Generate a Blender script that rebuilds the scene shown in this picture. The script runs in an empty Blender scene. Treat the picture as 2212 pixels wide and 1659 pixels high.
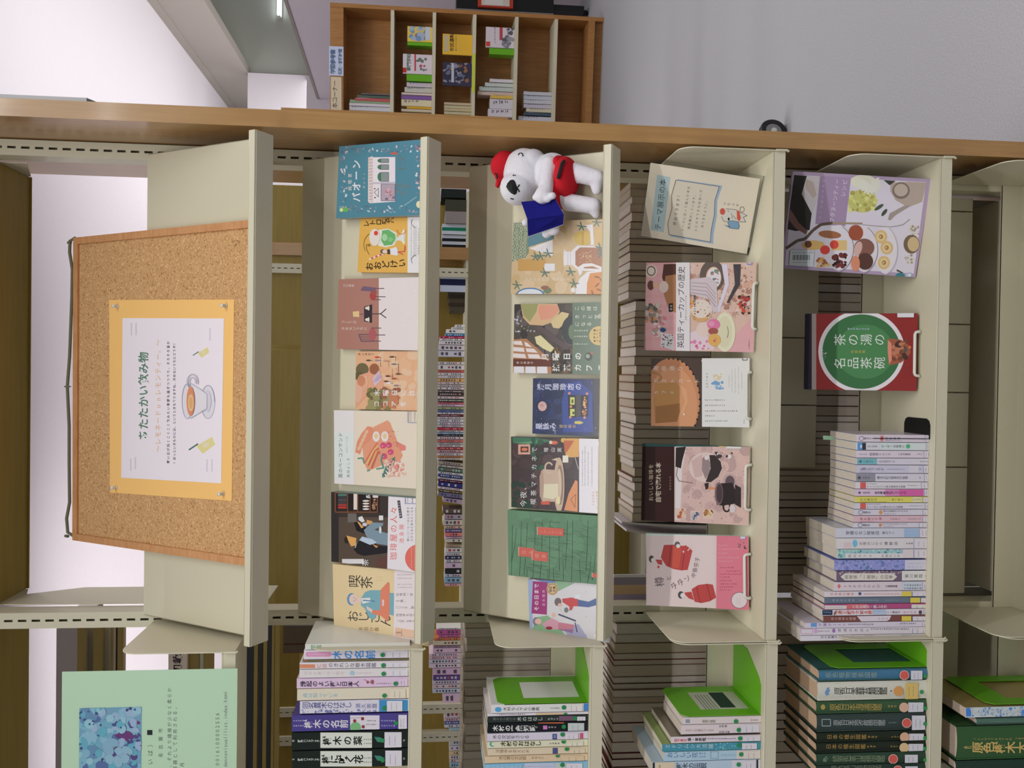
import bpy, bmesh, math, random
import numpy as np
from mathutils import Vector
R = random.Random(7)
S = bpy.context.scene
COL = S.collection
# ---------------------------------------------------------------- camera (the photo was shot with the phone turned on its side)
F = 1850.0
CAM = np.array([0.0378, -1.7081, 1.35])
def axes(p, y, r):
    cy, sy, cp, sp = math.cos(y), math.sin(y), math.cos(p), math.sin(p)
    fw = np.array([sy*cp, cy*cp, -sp]); rt = np.array([cy, -sy, 0.0]); dn = np.cross(fw, rt)
    cr, sr = math.cos(r), math.sin(r)
    return cr*rt-sr*dn, sr*rt+cr*dn, fw
RT, DN, FW = axes(math.radians(5.5657), math.radians(-0.7831), math.radians(0.7586))
cd = bpy.data.cameras.new('camera'); co = bpy.data.objects.new('camera', cd); COL.objects.link(co)
from mathutils import Matrix
co.matrix_world = Matrix(((DN[0], RT[0], -FW[0], CAM[0]), (DN[1], RT[1], -FW[1], CAM[1]), (DN[2], RT[2], -FW[2], CAM[2]), (0, 0, 0, 1)))
cd.sensor_fit = 'HORIZONTAL'; cd.sensor_width = 36.0; cd.lens = F/2212*36.0; cd.clip_start = 0.05
S.camera = co
# ---------------------------------------------------------------- world, lamps, exposure
w = bpy.data.worlds.new('world'); S.world = w; w.use_nodes = True
w.node_tree.nodes['Background'].inputs[0].default_value = (1.0, 0.985, 0.985, 1); w.node_tree.nodes['Background'].inputs[1].default_value = 0.10
S.view_settings.view_transform = 'Standard'; S.view_settings.look = 'None'; S.view_settings.exposure = 0.0; S.view_settings.gamma = 1.0
S.view_settings.use_curve_mapping = False
def area(name, loc, sx, sy, e, rot=(0, 0, 0), col=(1, 0.988, 0.985)):
    l = bpy.data.lights.new(name, 'AREA'); l.shape = 'RECTANGLE'; l.size = sx; l.size_y = sy; l.energy = e; l.color = col
    o = bpy.data.objects.new(name, l); o.location = loc; o.rotation_euler = rot; COL.objects.link(o)
area('pendant_tube_light', (0.25, -1.50, 2.74), 2.4, 0.05, 24)
area('pendant_tube_light', (0.25, -2.45, 2.74), 2.4, 0.05, 34)
area('ceiling_tube_light', (2.9, -3.4, 4.0), 0.08, 3.6, 50)
area('ceiling_tube_light', (-3.4, -3.6, 4.0), 3.6, 0.08, 40)
area('ceiling_tube_light', (-0.6, 2.4, 4.0), 3.6, 0.2, 50)
area('ceiling_tube_light', (-2.6, 3.2, 4.0), 3.6, 0.2, 32)
area('ceiling_tube_light', (2.4, 1.6, 4.0), 0.2, 3.0, 66)
area('added_ceiling_fill', (2.2, 6.6, 2.85), 2.6, 7.0, 82, (math.pi, 0, 0))  # unseen fill facing up, added to brighten the ceiling
area('ceiling_tube_light', (5.6, 3.5, 4.0), 0.2, 3.6, 50)
# ---------------------------------------------------------------- photo pixels <-> planes in the room
def ray(px, py): return FW + RT*((1659-py-829.5)/F) + DN*((px-1106)/F)
def hit(px, py, P, n):
    d = ray(px, py); n = np.asarray(n, float)
    return CAM + d*(((np.asarray(P, float)-CAM) @ n)/(d @ n))
def atY(px, py, Y): return hit(px, py, (0, Y, 0), (0, 1, 0))
def atZ(px, py, z): return hit(px, py, (0, 0, z), (0, 0, 1))
def atX(px, py, x): return hit(px, py, (x, 0, 0), (1, 0, 0))
def unit(v): v = np.asarray(v, float); return v/np.linalg.norm(v)
class Fr:                                            # a flat frame: o + a*ex + b*eu (+ t*n towards the viewer)
    def __init__(s, o, ex, eu):
        s.o = np.asarray(o, float); s.ex = unit(ex); s.eu = unit(eu); s.n = np.cross(s.ex, s.eu)
    def uv(s, px, py):
        d = hit(px, py, s.o, s.n)-s.o
        return d @ s.ex, d @ s.eu
    def w(s, a, b, t=0.0): return s.o + s.ex*a + s.eu*b + s.n*t
    def off(s, t): return Fr(s.o+s.n*t, s.ex, s.eu)
# ---------------------------------------------------------------- materials
def lin(c): return tuple(((x/255.0)/12.92 if x/255.0 <= 0.04045 else ((x/255.0+0.055)/1.055)**2.4) for x in c[:3])
def gained(c, g):                                     # brighten a print colour without shifting its hue
    l = [q*g**2.2 for q in lin(c)]; m = max(l)
    if m > 0.80: l = [q*0.80/m for q in l]
    y = 0.2126*l[0]+0.7152*l[1]+0.0722*l[2]; l = [q*0.90+y*0.10 for q in l]
    return tuple(255*(q*12.92 if q <= 0.0031308 else 1.055*q**(1/2.4)-0.055) for q in l)
def mat(name, col=None, rough=0.5, spec=0.5, metal=0.0, noise=0.0, nscale=60.0, bump=0.0, coat=0.0, attr=False, stretch=None, dark=None):
    m = bpy.data.materials.new(name); m.use_nodes = True; nt = m.node_tree; b = nt.nodes['Principled BSDF']
    b.inputs['Roughness'].default_value = rough; b.inputs['Metallic'].default_value = metal
    b.inputs['Specular IOR Level'].default_value = spec; b.inputs['Coat Weight'].default_value = coat; b.inputs['Coat Roughness'].default_value = 0.12
    src = None
    if attr:
        a = nt.nodes.new('ShaderNodeVertexColor'); a.layer_name = 'Col'; src = a.outputs[0]
    if noise or bump:
        tc = nt.nodes.new('ShaderNodeTexCoord'); mp = nt.nodes.new('ShaderNodeMapping'); nt.links.new(tc.outputs['Object'], mp.inputs[0])
        if stretch: mp.inputs['Scale'].default_value = stretch
        n = nt.nodes.new('ShaderNodeTexNoise'); n.inputs['Scale'].default_value = nscale; n.inputs['Detail'].default_value = 5
        nt.links.new(mp.outputs[0], n.inputs[0])
        if noise:
            mx = nt.nodes.new('ShaderNodeMix'); mx.data_type = 'RGBA'; mx.blend_type = 'MULTIPLY' if not dark else 'MIX'
            if dark:
                rp = nt.nodes.new('ShaderNodeMapRange'); rp.inputs[1].default_value = 0.35; rp.inputs[2].default_value = 0.65
                nt.links.new(n.outputs[0], rp.inputs[0]); nt.links.new(rp.outputs[0], mx.inputs[0])
                mx.inputs[7].default_value = (*lin(dark), 1)
            else:
                mx.inputs[0].default_value = noise
                nt.links.new(n.outputs[0], mx.inputs[7])
            if src: nt.links.new(src, mx.inputs[6])
            else: mx.inputs[6].default_value = (*lin(col), 1)
            src = mx.outputs[2]
        if bump:
            bp = nt.nodes.new('ShaderNodeBump'); bp.inputs['Strength'].default_value = bump; bp.inputs['Distance'].default_value = 0.002
            nt.links.new(n.outputs[0], bp.inputs['Height']); nt.links.new(bp.outputs[0], b.inputs['Normal'])
    if src: nt.links.new(src, b.inputs['Base Color'])
    else: b.inputs['Base Color'].default_value = (*lin(col), 1)
    return m
M = {}
M['print'] = mat('laminated_print', attr=True, rough=0.24, spec=0.42)
M['paper'] = mat('printed_paper', attr=True, rough=0.7, spec=0.2)
M['pages'] = mat('page_edges', attr=True, rough=0.85, spec=0.1, noise=0.25, nscale=90, stretch=(6, 1, 0.4))
M['cloth'] = mat('book_cloth', attr=True, rough=0.55, spec=0.3, noise=0.2, nscale=400)
M['steel'] = mat('cream_painted_steel', (215, 209, 183), rough=0.42, spec=0.4, noise=0.08, nscale=500, bump=0.03)
M['wood'] = mat('beech_veneer', (178, 138, 86), rough=0.3, spec=0.5, noise=1, nscale=14, stretch=(9, 9, 0.5), dark=(168, 128, 78), coat=0.25)
M['wood2'] = mat('old_oak_veneer', (152, 130, 60), rough=0.4, spec=0.4, noise=1, nscale=10, stretch=(0.6, 6, 6), dark=(144, 122, 54))
M['casewood'] = mat('brown_case_veneer', (176, 126, 74), rough=0.4, spec=0.4, noise=1, nscale=10, stretch=(6, 6, 0.6), dark=(162, 114, 64))
M['framewood'] = mat('cork_frame_wood', (212, 158, 108), rough=0.45, spec=0.4, noise=1, nscale=30, stretch=(1, 4, 4), dark=(198, 142, 94))
M['white'] = mat('white_wall_paint', (236, 228, 234), rough=0.85, spec=0.1, noise=0.05, nscale=40)
M['ceil'] = mat('white_ceiling_board', (236, 230, 236), rough=0.9, spec=0.1, noise=0.04, nscale=30)
M['greywall'] = mat('grey_bulkhead_paint', (176, 168, 160), rough=0.8, spec=0.15, noise=0.05, nscale=40)
M['greenwall'] = mat('grey_green_wall_paint', (206, 208, 198), rough=0.7, spec=0.2, noise=0.05, nscale=40)
M['carpet'] = mat('grey_carpet', (184, 183, 188), rough=0.95, spec=0.05, noise=0.5, nscale=260, bump=0.3)
M['black'] = mat('black_plastic', (24, 24, 26), rough=0.4, noise=0.1, nscale=200)
M['lime'] = mat('lime_enamelled_steel', (108, 182, 34), rough=0.35, spec=0.45, noise=0.06, nscale=80)
M['pin'] = mat('clear_pin_plastic', (238, 234, 226), rough=0.12, spec=0.8)
M['wire'] = mat('white_coated_wire', (226, 226, 216), rough=0.35, noise=0.05, nscale=90)
M['plush'] = mat('white_plush_fabric', (236, 234, 240), rough=0.95, spec=0.1, noise=0.12, nscale=160, bump=0.5)
M['redfelt'] = mat('red_felt', (214, 40, 52), rough=0.9, spec=0.1, noise=0.2, nscale=300, bump=0.3)
M['bluefelt'] = mat('navy_blue_felt', (34, 34, 128), rough=0.95, spec=0.08, noise=0.3, nscale=300, bump=0.3)
M['blackfelt'] = mat('black_stitching', (18, 26, 22), rough=0.8, noise=0.1, nscale=300)
M['cord'] = mat('grey_green_cord', (126, 126, 104), rough=0.9, noise=0.3, nscale=300)
M['grey'] = mat('grey_metal', (150, 150, 150), rough=0.4, metal=0.4, noise=0.05, nscale=90)
def special(name, fn):
    m = bpy.data.materials.new(name); m.use_nodes = True; fn(m.node_tree, m.node_tree.nodes['Principled BSDF']); return m
def _cork(nt, b):
    tc = nt.nodes.new('ShaderNodeTexCoord'); v = nt.nodes.new('ShaderNodeTexVoronoi'); v.inputs['Scale'].default_value = 430
    nt.links.new(tc.outputs['Object'], v.inputs[0]); r = nt.nodes.new('ShaderNodeValToRGB'); e = r.color_ramp.elements
    e[0].position = 0.0; e[0].color = (*lin((150, 110, 66)), 1); e[1].position = 1.0; e[1].color = (*lin((230, 188, 134)), 1)
    for p, c in ((0.1, (194, 148, 98)), (0.3, (200, 155, 104)), (0.8, (206, 162, 110))): x = e.new(p); x.color = (*lin(c), 1)
    s = nt.nodes.new('ShaderNodeSeparateColor'); nt.links.new(v.outputs['Color'], s.inputs[0]); nt.links.new(s.outputs[0], r.inputs[0]); nt.links.new(r.outputs[0], b.inputs['Base Color'])
    b.inputs['Roughness'].default_value = 0.9
M['cork'] = special('cork_granules', _cork)
def _acr(nt, b):
    o = nt.nodes['Material Output']; t = nt.nodes.new('ShaderNodeBsdfTransparent'); t.inputs[0].default_value = (0.985, 0.99, 0.985, 1)
    g = nt.nodes.new('ShaderNodeBsdfGlossy'); g.inputs['Roughness'].default_value = 0.03; f = nt.nodes.new('ShaderNodeFresnel'); f.inputs[0].default_value = 1.45
    m = nt.nodes.new('ShaderNodeMixShader'); gm = nt.nodes.new('ShaderNodeNewGeometry'); mu = nt.nodes.new('ShaderNodeMath'); mu.operation = 'MULTIPLY_ADD'; mu.inputs[1].default_value = -1.0; mu.inputs[2].default_value = 1.0; nt.links.new(gm.outputs['Backfacing'], mu.inputs[0]); mv = nt.nodes.new('ShaderNodeMath'); mv.operation = 'MULTIPLY'; nt.links.new(mu.outputs[0], mv.inputs[0]); nt.links.new(f.outputs[0], mv.inputs[1]); nt.links.new(mv.outputs[0], m.inputs[0]); nt.links.new(t.outputs[0], m.inputs[1]); nt.links.new(g.outputs[0], m.inputs[2]); nt.links.new(m.outputs[0], o.inputs[0])
M['acrylic'] = special('clear_acrylic', _acr)
def _tube(nt, b):
    b.inputs['Base Color'].default_value = (1, 1, 1, 1); b.inputs['Emission Color'].default_value = (0.86, 0.93, 1, 1); b.inputs['Emission Strength'].default_value = 3.0
M['tube'] = special('lit_fluorescent_tube', _tube)
# ---------------------------------------------------------------- mesh builder
class G:
    def __init__(s): s.v = []; s.f = []; s.c = []
    def face(s, pts, col=(200, 200, 200)):
        i = len(s.v); s.v.extend([tuple(map(float, p)) for p in pts]); s.f.append(tuple(range(i, i+len(pts)))); s.c.append(lin(col))
    def tris(s, pts, faces, col):
        i = len(s.v); s.v.extend([tuple(map(float, p)) for p in pts]); c = lin(col)
        for t in faces: s.f.append(tuple(i+k for k in t)); s.c.append(c)
    def hexa(s, p, col=(200, 200, 200), cols=None):       # p: 8 points, bottom ring 0-3 then top ring 4-7
        for k, q in enumerate(((3, 2, 1, 0), (4, 5, 6, 7), (0, 1, 5, 4), (1, 2, 6, 5), (2, 3, 7, 6), (3, 0, 4, 7))):
            s.face([p[i] for i in q], cols[k] if cols else col)
    def box(s, x0, x1, y0, y1, z0, z1, col=(200, 200, 200)):
        s.hexa([(x0, y0, z0), (x1, y0, z0), (x1, y1, z0), (x0, y1, z0), (x0, y0, z1), (x1, y0, z1), (x1, y1, z1), (x0, y1, z1)], col)
    def fbox(s, fr, a0, a1, b0, b1, t0, t1, col=(200, 200, 200), cols=None):   # box in a frame; faces: t0, t1(front), b0, a1, b1, a0
        s.hexa([fr.w(a0, b0, t0), fr.w(a1, b0, t0), fr.w(a1, b1, t0), fr.w(a0, b1, t0), fr.w(a0, b0, t1), fr.w(a1, b0, t1), fr.w(a1, b1, t1), fr.w(a0, b1, t1)], col, cols)
    def prism(s, prof, x0, x1, col=(200, 200, 200)):       # closed (y,z) outline swept along x
        n = len(prof); A = [(x0, y, z) for y, z in prof]; B = [(x1, y, z) for y, z in prof]
        s.face(A[::-1], col); s.face(B, col)
        for i in range(n): j = (i+1) % n; s.face([A[i], A[j], B[j], B[i]], col)
    def sheet(s, fr, poly, t0, t1, col=(200, 200, 200)):   # outline in a frame given a thickness
        A = [fr.w(a, b, t0) for a, b in poly]; B = [fr.w(a, b, t1) for a, b in poly]; n = len(poly)
        s.face(A[::-1], col); s.face(B, col)
        for i in range(n): j = (i+1) % n; s.face([A[i], A[j], B[j], B[i]], col)
    def tube(s, path, r, n=8, col=(200, 200, 200), r1=None):
        path = [np.asarray(p, float) for p in path]; rings = []; up = np.array([0.1, 0.3, 1.0])
        for i, p in enumerate(path):
            d = unit(path[min(i+1, len(path)-1)]-path[max(i-1, 0)]); a = np.cross(d, up)
            if np.linalg.norm(a) < 1e-3: a = np.cross(d, (1, 0, 0))
            a = unit(a); b = np.cross(d, a); rr = r if r1 is None else r+(r1-r)*i/(len(path)-1)
            rings.append([p+rr*(math.cos(2*math.pi*k/n)*a+math.sin(2*math.pi*k/n)*b) for k in range(n)])
        i0 = len(s.v); c = lin(col)
        for q in rings: s.v.extend([tuple(x) for x in q])
        for i in range(len(rings)-1):
            for k in range(n): l = (k+1) % n; s.f.append((i0+i*n+k, i0+i*n+l, i0+(i+1)*n+l, i0+(i+1)*n+k)); s.c.append(c)
        s.f.append(tuple(i0+k for k in range(n))[::-1]); s.c.append(c); m = i0+(len(rings)-1)*n; s.f.append(tuple(m+k for k in range(n))); s.c.append(c)
    def ball(s, c, rx, ry, rz, nu=20, nv=12, col=(200, 200, 200), ax=None, z0=-1.0):   # ellipsoid (z0: cut below)
        ax = ax if ax is not None else np.eye(3); i0 = len(s.v); cc = lin(col); c = np.asarray(c, float); t0 = math.asin(z0)
        for j in range(nv+1):
            t = t0+(math.pi/2-t0)*j/nv
            for k in range(nu):
                p = 2*math.pi*k/nu; q = np.array([rx*math.cos(t)*math.cos(p), ry*math.cos(t)*math.sin(p), rz*math.sin(t)])
                s.v.append(tuple(c+q @ ax))
        for j in range(nv):
            for k in range(nu): l = (k+1) % nu; s.f.append((i0+j*nu+k, i0+j*nu+l, i0+(j+1)*nu+l, i0+(j+1)*nu+k)); s.c.append(cc)
        s.f.append(tuple(i0+k for k in range(nu))[::-1]); s.c.append(cc)
    def obj(s, name, m, parent=None, smooth=False, bevel=0.0):
        me = bpy.data.meshes.new(name); off = np.array(parent.location) if parent is not None else np.zeros(3)
        p = parent.parent if parent is not None else None
        while p is not None: off = off+np.array(p.location); p = p.parent
        me.from_pydata([tuple(np.array(q)-off) for q in s.v], [], s.f); me.materials.append(M[m] if isinstance(m, str) else m)
        at = me.color_attributes.new('Col', 'FLOAT_COLOR', 'CORNER'); d = []
        for f, c in zip(s.f, s.c): d.extend((c[0], c[1], c[2], 1.0)*len(f))
        if len(d) == 4*len(at.data): at.data.foreach_set('color', d)
        if smooth: me.polygons.foreach_set('use_smooth', [True]*len(me.polygons))
        o = bpy.data.objects.new(name, me); COL.objects.link(o)
        if parent is not None: o.parent = parent
        if bevel:
            b = o.modifiers.new('bevel', 'BEVEL'); b.width = bevel; b.segments = 2; b.limit_method = 'ANGLE'
        me.update(); return o
def tag(o, label, cat, group=None):
    o['label'] = label; o['category'] = cat
    if group: o['group'] = group
    return o
def thing(name, label, cat, loc, group=None):
    o = bpy.data.objects.new(name, None); o.empty_display_size = 0.02; o.location = tuple(map(float, loc)); COL.objects.link(o)
    return tag(o, label, cat, group)
def struct(o): o['kind'] = 'structure'; return o
# ---------------------------------------------------------------- lettering: one flat outline per character, taken from the built-in typeface
_gl = {}
def glyph(ch, bold):
    k = (ch, bold)
    if k not in _gl:
        cu = bpy.data.curves.new('g', 'FONT'); cu.body = ch; cu.size = 1; cu.resolution_u = 2; cu.offset = 0.022 if bold else 0.0
        o = bpy.data.objects.new('g', cu); COL.objects.link(o); dg = bpy.context.evaluated_depsgraph_get()
        e = o.evaluated_get(dg); me = e.to_mesh()
        v = np.array([(q.co.x, q.co.y) for q in me.vertices]) if len(me.vertices) else np.zeros((0, 2)); f = [tuple(p.vertices) for p in me.polygons]
        e.to_mesh_clear(); bpy.data.objects.remove(o); bpy.data.curves.remove(cu); _gl[k] = (v, f)
    return _gl[k]
_g0 = glyph('国', False)[0]
EM = (_g0[:, 0].max()-_g0[:, 0].min())/0.84
CX, CY = (_g0[:, 0].max()+_g0[:, 0].min())/2/EM, (_g0[:, 1].max()+_g0[:, 1].min())/2/EM
class Art:                                            # prints on a flat frame, laid out in the pixels of a crop of the photo
    def __init__(s, g, fr, crop, rect=None, gain=1.0, t=1.2e-4):
        s.g, s.fr, s.cr, s.rect, s.gain, s.t = g, fr, crop, rect, gain, t; s.lay = []
    def ab(s, x, y): o = s.cr; return s.fr.uv(o[0]+x*o[2], o[1]+y*o[2])
    def col(s, c): return gained(c, s.gain)
    def level(s, P):
        a0, b0 = min(p[0] for p in P), min(p[1] for p in P); a1, b1 = max(p[0] for p in P), max(p[1] for p in P); l = 0
        for q in s.lay:
            if q[0] < a1 and q[2] > a0 and q[1] < b1 and q[3] > b0 and q[4] >= l: l = q[4]+1
        s.lay.append((a0, b0, a1, b1, l)); return s.t+l*5e-5
    def clip(s, P):
        if not s.rect: return P
        a0, a1, b0, b1 = s.rect
        for ax, lim, sg in ((0, a0, 1), (0, a1, -1), (1, b0, 1), (1, b1, -1)):
            Q = []; n = len(P)
            for i in range(n):
                p, q = P[i], P[(i+1) % n]; dp, dq = sg*(p[ax]-lim), sg*(q[ax]-lim)
                if dp >= 0: Q.append(p)
                if (dp >= 0) != (dq >= 0): k = dp/(dp-dq); Q.append((p[0]+(q[0]-p[0])*k, p[1]+(q[1]-p[1])*k))
            P = Q
            if len(P) < 3: return []
        return P
    def raw(s, c, P):
        P = s.clip(P)
        if len(P) < 3: return
        t = s.level(P); s.g.face([s.fr.w(a, b, t) for a, b in P], s.col(c))
    def poly(s, c, pts): s.raw(c, [s.ab(x, y) for x, y in pts])
    def rect_(s, c, x0, y0, x1, y1): s.poly(c, [(x0, y0), (x0, y1), (x1, y1), (x1, y0)])
    def ell(s, c, cx, cy, rx, ry, n=18, rot=0.0, a0=0, a1=360):
        k, q = math.cos(rot), math.sin(rot); P = []
        for i in range(n+(a1 != 360)):
            t = math.radians(a0+(a1-a0)*i/n); x, y = rx*math.cos(t), ry*math.sin(t); P.append((cx+x*k-y*q, cy+x*q+y*k))
        s.poly(c, P)
    def line(s, c, pts, w):
        for (x0, y0), (x1, y1) in zip(pts, pts[1:]):
            d = math.hypot(x1-x0, y1-y0) or 1; nx, ny = -(y1-y0)/d*w/2, (x1-x0)/d*w/2
            s.poly(c, [(x0+nx, y0+ny), (x1+nx, y1+ny), (x1-nx, y1-ny), (x0-nx, y0-ny)])
    def frame(s, c, x0, y0, x1, y1, w): s.line(c, [(x0, y0), (x1, y0), (x1, y1), (x0, y1), (x0, y0)], w)
    def arc(s, c, cx, cy, rx, ry, a0, a1, w, n=12): s.line(c, [(cx+rx*math.cos(math.radians(a0+(a1-a0)*i/n)), cy+ry*math.sin(math.radians(a0+(a1-a0)*i/n))) for i in range(n+1)], w)
    def ch(s, ch, x, y, sz, c, bold=False, rot=0.0, sx=1.0, vert=False):     # a character centred on crop pixel (x, y)
        if ch == ' ': return
        if vert and ch in 'ー～—-()「」（）…': rot += -math.pi/2; sx *= 1.0
        v, f = glyph(ch, bold)
        if not len(v): return
        if ord(ch) < 256: m = ((v[:, 0].max()+v[:, 0].min())/2/EM, CY)
        else: m = (CX, CY)
        q = (v/EM-np.array(m))*sz; q[:, 0] *= sx
        if rot: k, z = math.cos(rot), math.sin(rot); q = np.stack([q[:, 0]*k-q[:, 1]*z, q[:, 0]*z+q[:, 1]*k], 1)
        o = s.ab(x, y); o1 = s.ab(x-sz, y); o2 = s.ab(x, y-sz); ux = np.array(o2)-o; uy = np.array(o1)-o   # right, up per sz
        P = np.array(o)+q[:, :1]/sz*ux+q[:, 1:]/sz*uy
        if s.rect and not (s.rect[0] < P[:, 0].min() and P[:, 0].max() < s.rect[1] and s.rect[2] < P[:, 1].min() and P[:, 1].max() < s.rect[3]):
            if not (s.rect[0] < o[0] < s.rect[1] and s.rect[2] < o[1] < s.rect[3]): return
        t = s.level([(P[:, 0].min(), P[:, 1].min()), (P[:, 0].max(), P[:, 1].max())])
        s.g.tris([s.fr.w(a, b, t) for a, b in P], f, s.col(c))
    def v(s, txt, x0, x1, y, sz, c, bold=False, y1=None, sx=1.0):   # stacked downwards from x0 to x1 (as on a spine)
        n = len(txt)
        for i, k in enumerate(txt):
            q = (i+0.5)/n; s.ch(k, x0+(x1-x0)*q, y+((y1 if y1 is not None else y)-y)*q, sz, c, bold, sx=sx, vert=True)
    def h(s, txt, y0, y1, x, sz, c, bold=False, x1=None, rot=0.0, sx=1.0):    # reading across from y0 to y1
        n = len(txt)
        for i, k in enumerate(txt):
            q = (i+0.5)/n; s.ch(k, x+((x1 if x1 is not None else x)-x)*q, y0+(y1-y0)*q, sz, c, bold, rot, sx)
    def dash(s, x0, x1, y, sz, c, seed=0):                # a line of print too small to read, stacked
        r = random.Random(seed+int(x0*7+y*13)); x = x0; st = sz*0.95*(1 if x1 > x0 else -1)
        while x < x1-sz*0.4:
            k = sz*r.uniform(0.45, 0.7); j = r.uniform(-.1, .1)*sz
            s.rect_(c, x, y-k/2+j, x+sz*r.uniform(0.12, 0.25), y+k/2+j); s.rect_(c, x+sz*0.32, y-k*0.4, x+sz*r.uniform(.45, .6), y+k*0.35); x += st
    def dashh(s, y0, y1, x, sz, c, seed=0):               # the same, reading across
        r = random.Random(seed+int(x*7+y0*13)); y = y0
        while y > y1+sz*0.4:
            k = sz*r.uniform(0.4, 0.75)
            s.rect_(c, x-k/2, y, x+k/2, y-sz*r.uniform(.12, .25)); s.rect_(c, x-k*.4, y-sz*.35, x+k*.35, y-sz*r.uniform(.48, .65)); y -= sz*0.95
    def blobs(s, cols, x0, y0, x1, y1, n, r0, r1, seed=1):
        r = random.Random(seed)
        for i in range(n):
            q = r.uniform(r0, r1); s.ell(r.choice(cols), r.uniform(x0, x1), r.uniform(y0, y1), q*r.uniform(.6, 1.3), q*r.uniform(.6, 1.3), 9, r.uniform(0, 3))
# ================================================================ the room
def room():
    g = G(); g.box(-7, 9, -8, 14, -0.05, 0.0); struct(g.obj('floor', 'carpet'))
    g = G(); g.box(-7, 3.56, -8, 14, 4.08, 4.13); struct(g.obj('ceiling', 'ceil'))
    g = G(); g.box(3.56, 9, -8, 14, 4.08, 4.13); struct(g.obj('ceiling', 'greenwall'))  # grey-green colour stands in for the weaker light on this ceiling
    g = G(); g.box(-7, 1.35, 4.0, 4.1, 0, 4.08); struct(g.obj('wall_back', 'white'))
    g = G(); g.box(3.56, 3.66, -8, 14, 3.54, 4.08); struct(g.obj('wall_bulkhead', 'greywall'))
    g = G(); g.box(3.545, 3.56, -8, 14, 4.00, 4.08); struct(g.obj('trim_1', 'greywall'))
    g = G(); g.box(1.35, 3.56, 8.80, 8.90, 0, 3.54); struct(g.obj('wall_far', 'ceil'))
    g = G(); g.box(3.58, 9.0, 8.92, 9.02, 0, 3.54); g.box(3.662, 9.0, 8.92, 9.02, 3.54, 4.08); struct(g.obj('wall_glazed', 'greenwall'))
    g = G(); g.box(1.35, 9.0, 12.0, 12.1, 0, 4.08); struct(g.obj('wall_end', 'greywall'))
    P1, P2 = np.array([3.47, 6.17]), np.array([3.29, 8.79]); d = unit(P2-P1); nn = np.array([d[1], -d[0]])*0.12; P0 = P1-d*0.1
    g = G(); q = [P0, P0+nn, P2+nn, P2]; g.hexa([(p[0], p[1], 0) for p in q]+[(p[0], p[1], 2.70) for p in q]); struct(g.obj('wall_partition', 'white'))
    g = G(); q = [P0-nn*.05, P0+nn*1.05, P2+nn*1.05, P2-nn*.05]; g.hexa([(p[0], p[1], 2.70) for p in q]+[(p[0], p[1], 2.73) for p in q]); struct(g.obj('trim_2', 'greywall'))
    a = atY(602, 36, 8.85); t = thing('fluorescent_lamp', 'lit white fluorescent tube lamp on the far grey green wall', 'lamp', a)
    g = G(); g.box(a[0], a[0]+1.3, 8.90, 8.95, a[2]-0.03, a[2]+0.03); g.obj('lamp_body', 'wire', t)
    g = G(); g.tube([(a[0]+0.01, 8.86, a[2]), (a[0]+1.29, 8.86, a[2])], 0.024, 10); g.obj('tube', 'tube', t, True)
    g = G(); g.box(a[0], a[0]+0.02, 8.84, 8.90, a[2]-0.02, a[2]+0.02); g.obj('end_holder', 'wire', t)
room()
# ================================================================ the shelving
ZA, ZB, ZC, ZD, ZE, ZF = 1.6529, 1.3613, 1.0372, 0.7325, 0.4120, 0.107
AL = math.radians(33.0); SA, CA = math.sin(AL), math.cos(AL)
def plate_frame(zl):                                  # frame of an inclined display plate: b runs up the plate from the ledge
    y = -0.205-0.006*SA+0.04*CA; z = zl-0.006*CA-0.04*SA
    return Fr((0, y, z), (1, 0, 0), (0, SA, CA))
def seg(g, p, q, x0, x1, th):                         # a bent sheet's straight piece
    d = unit(np.array(q)-np.array(p)); n = np.array([-d[1], d[0]])*th
    g.prism([p, q, (q[0]+n[0], q[1]+n[1]), (p[0]+n[0], p[1]+n[1])], x0, x1)
def tray(par, zl, x0, x1):
    fr = plate_frame(zl); g = G(); L = np.array([-0.205, zl]); du = np.array([SA, CA]); n = np.array([-CA, SA])
    l0, l1 = L-0.006*du, L+0.006*du; P = l0-n*0.04; T = P+du*(-0.003-P[0])/SA
    seg(g, tuple(P), tuple(T), x0, x1, -0.0014); seg(g, tuple(P), tuple(l0), x0, x1, 0.0014); seg(g, tuple(l0), tuple(l1), x0, x1, 0.003)
    g.box(x0, x1, T[0]-0.0005, T[0]+0.001, T[1]-0.03, T[1])
    o = g.obj('display_shelf', 'steel', par)
    g = G(); g.tube([(x0, l1[0]+0.001, l1[1]), (x1, l1[0]+0.001, l1[1])], 0.0034, 8); g.tube([(x0, l0[0], l0[1]+0.001), (x1, l0[0], l0[1]+0.001)], 0.0016, 6); g.obj('front_lip', 'steel', o, True)
    for x in (x0, x1-0.0014):                         # small end gussets under the plate
        g = G(); g.prism([tuple(P), (-0.003, P[1]+0.06), (-0.003, T[1]), tuple(T)], x, x+0.0014); g.obj('end_gusset', 'steel', o)
def bracket(par, x, z, yf=-0.204, hgt=0.172):
    r = 0.03; pr = [(-0.002, z-0.014), (-0.002, z+hgt), (yf+r, z+hgt)]
    pr += [(yf+r-r*math.sin(t), z+hgt-r+r*math.cos(t)) for t in (math.pi*k/12 for k in range(1, 6))]+[(yf, z+hgt-r), (yf, z-0.022)]
    g = G(); g.prism(pr, x-0.0009, x+0.0009); e = 0.006 if x < 0 else -0.006
    g.tube([(x, yf-0.001, z-0.004), (x, yf-0.002, z-0.024), (x+e*0.3, yf-0.001, z-0.027)], 0.0022, 6)
    g.obj('bracket', 'steel', par)
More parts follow.
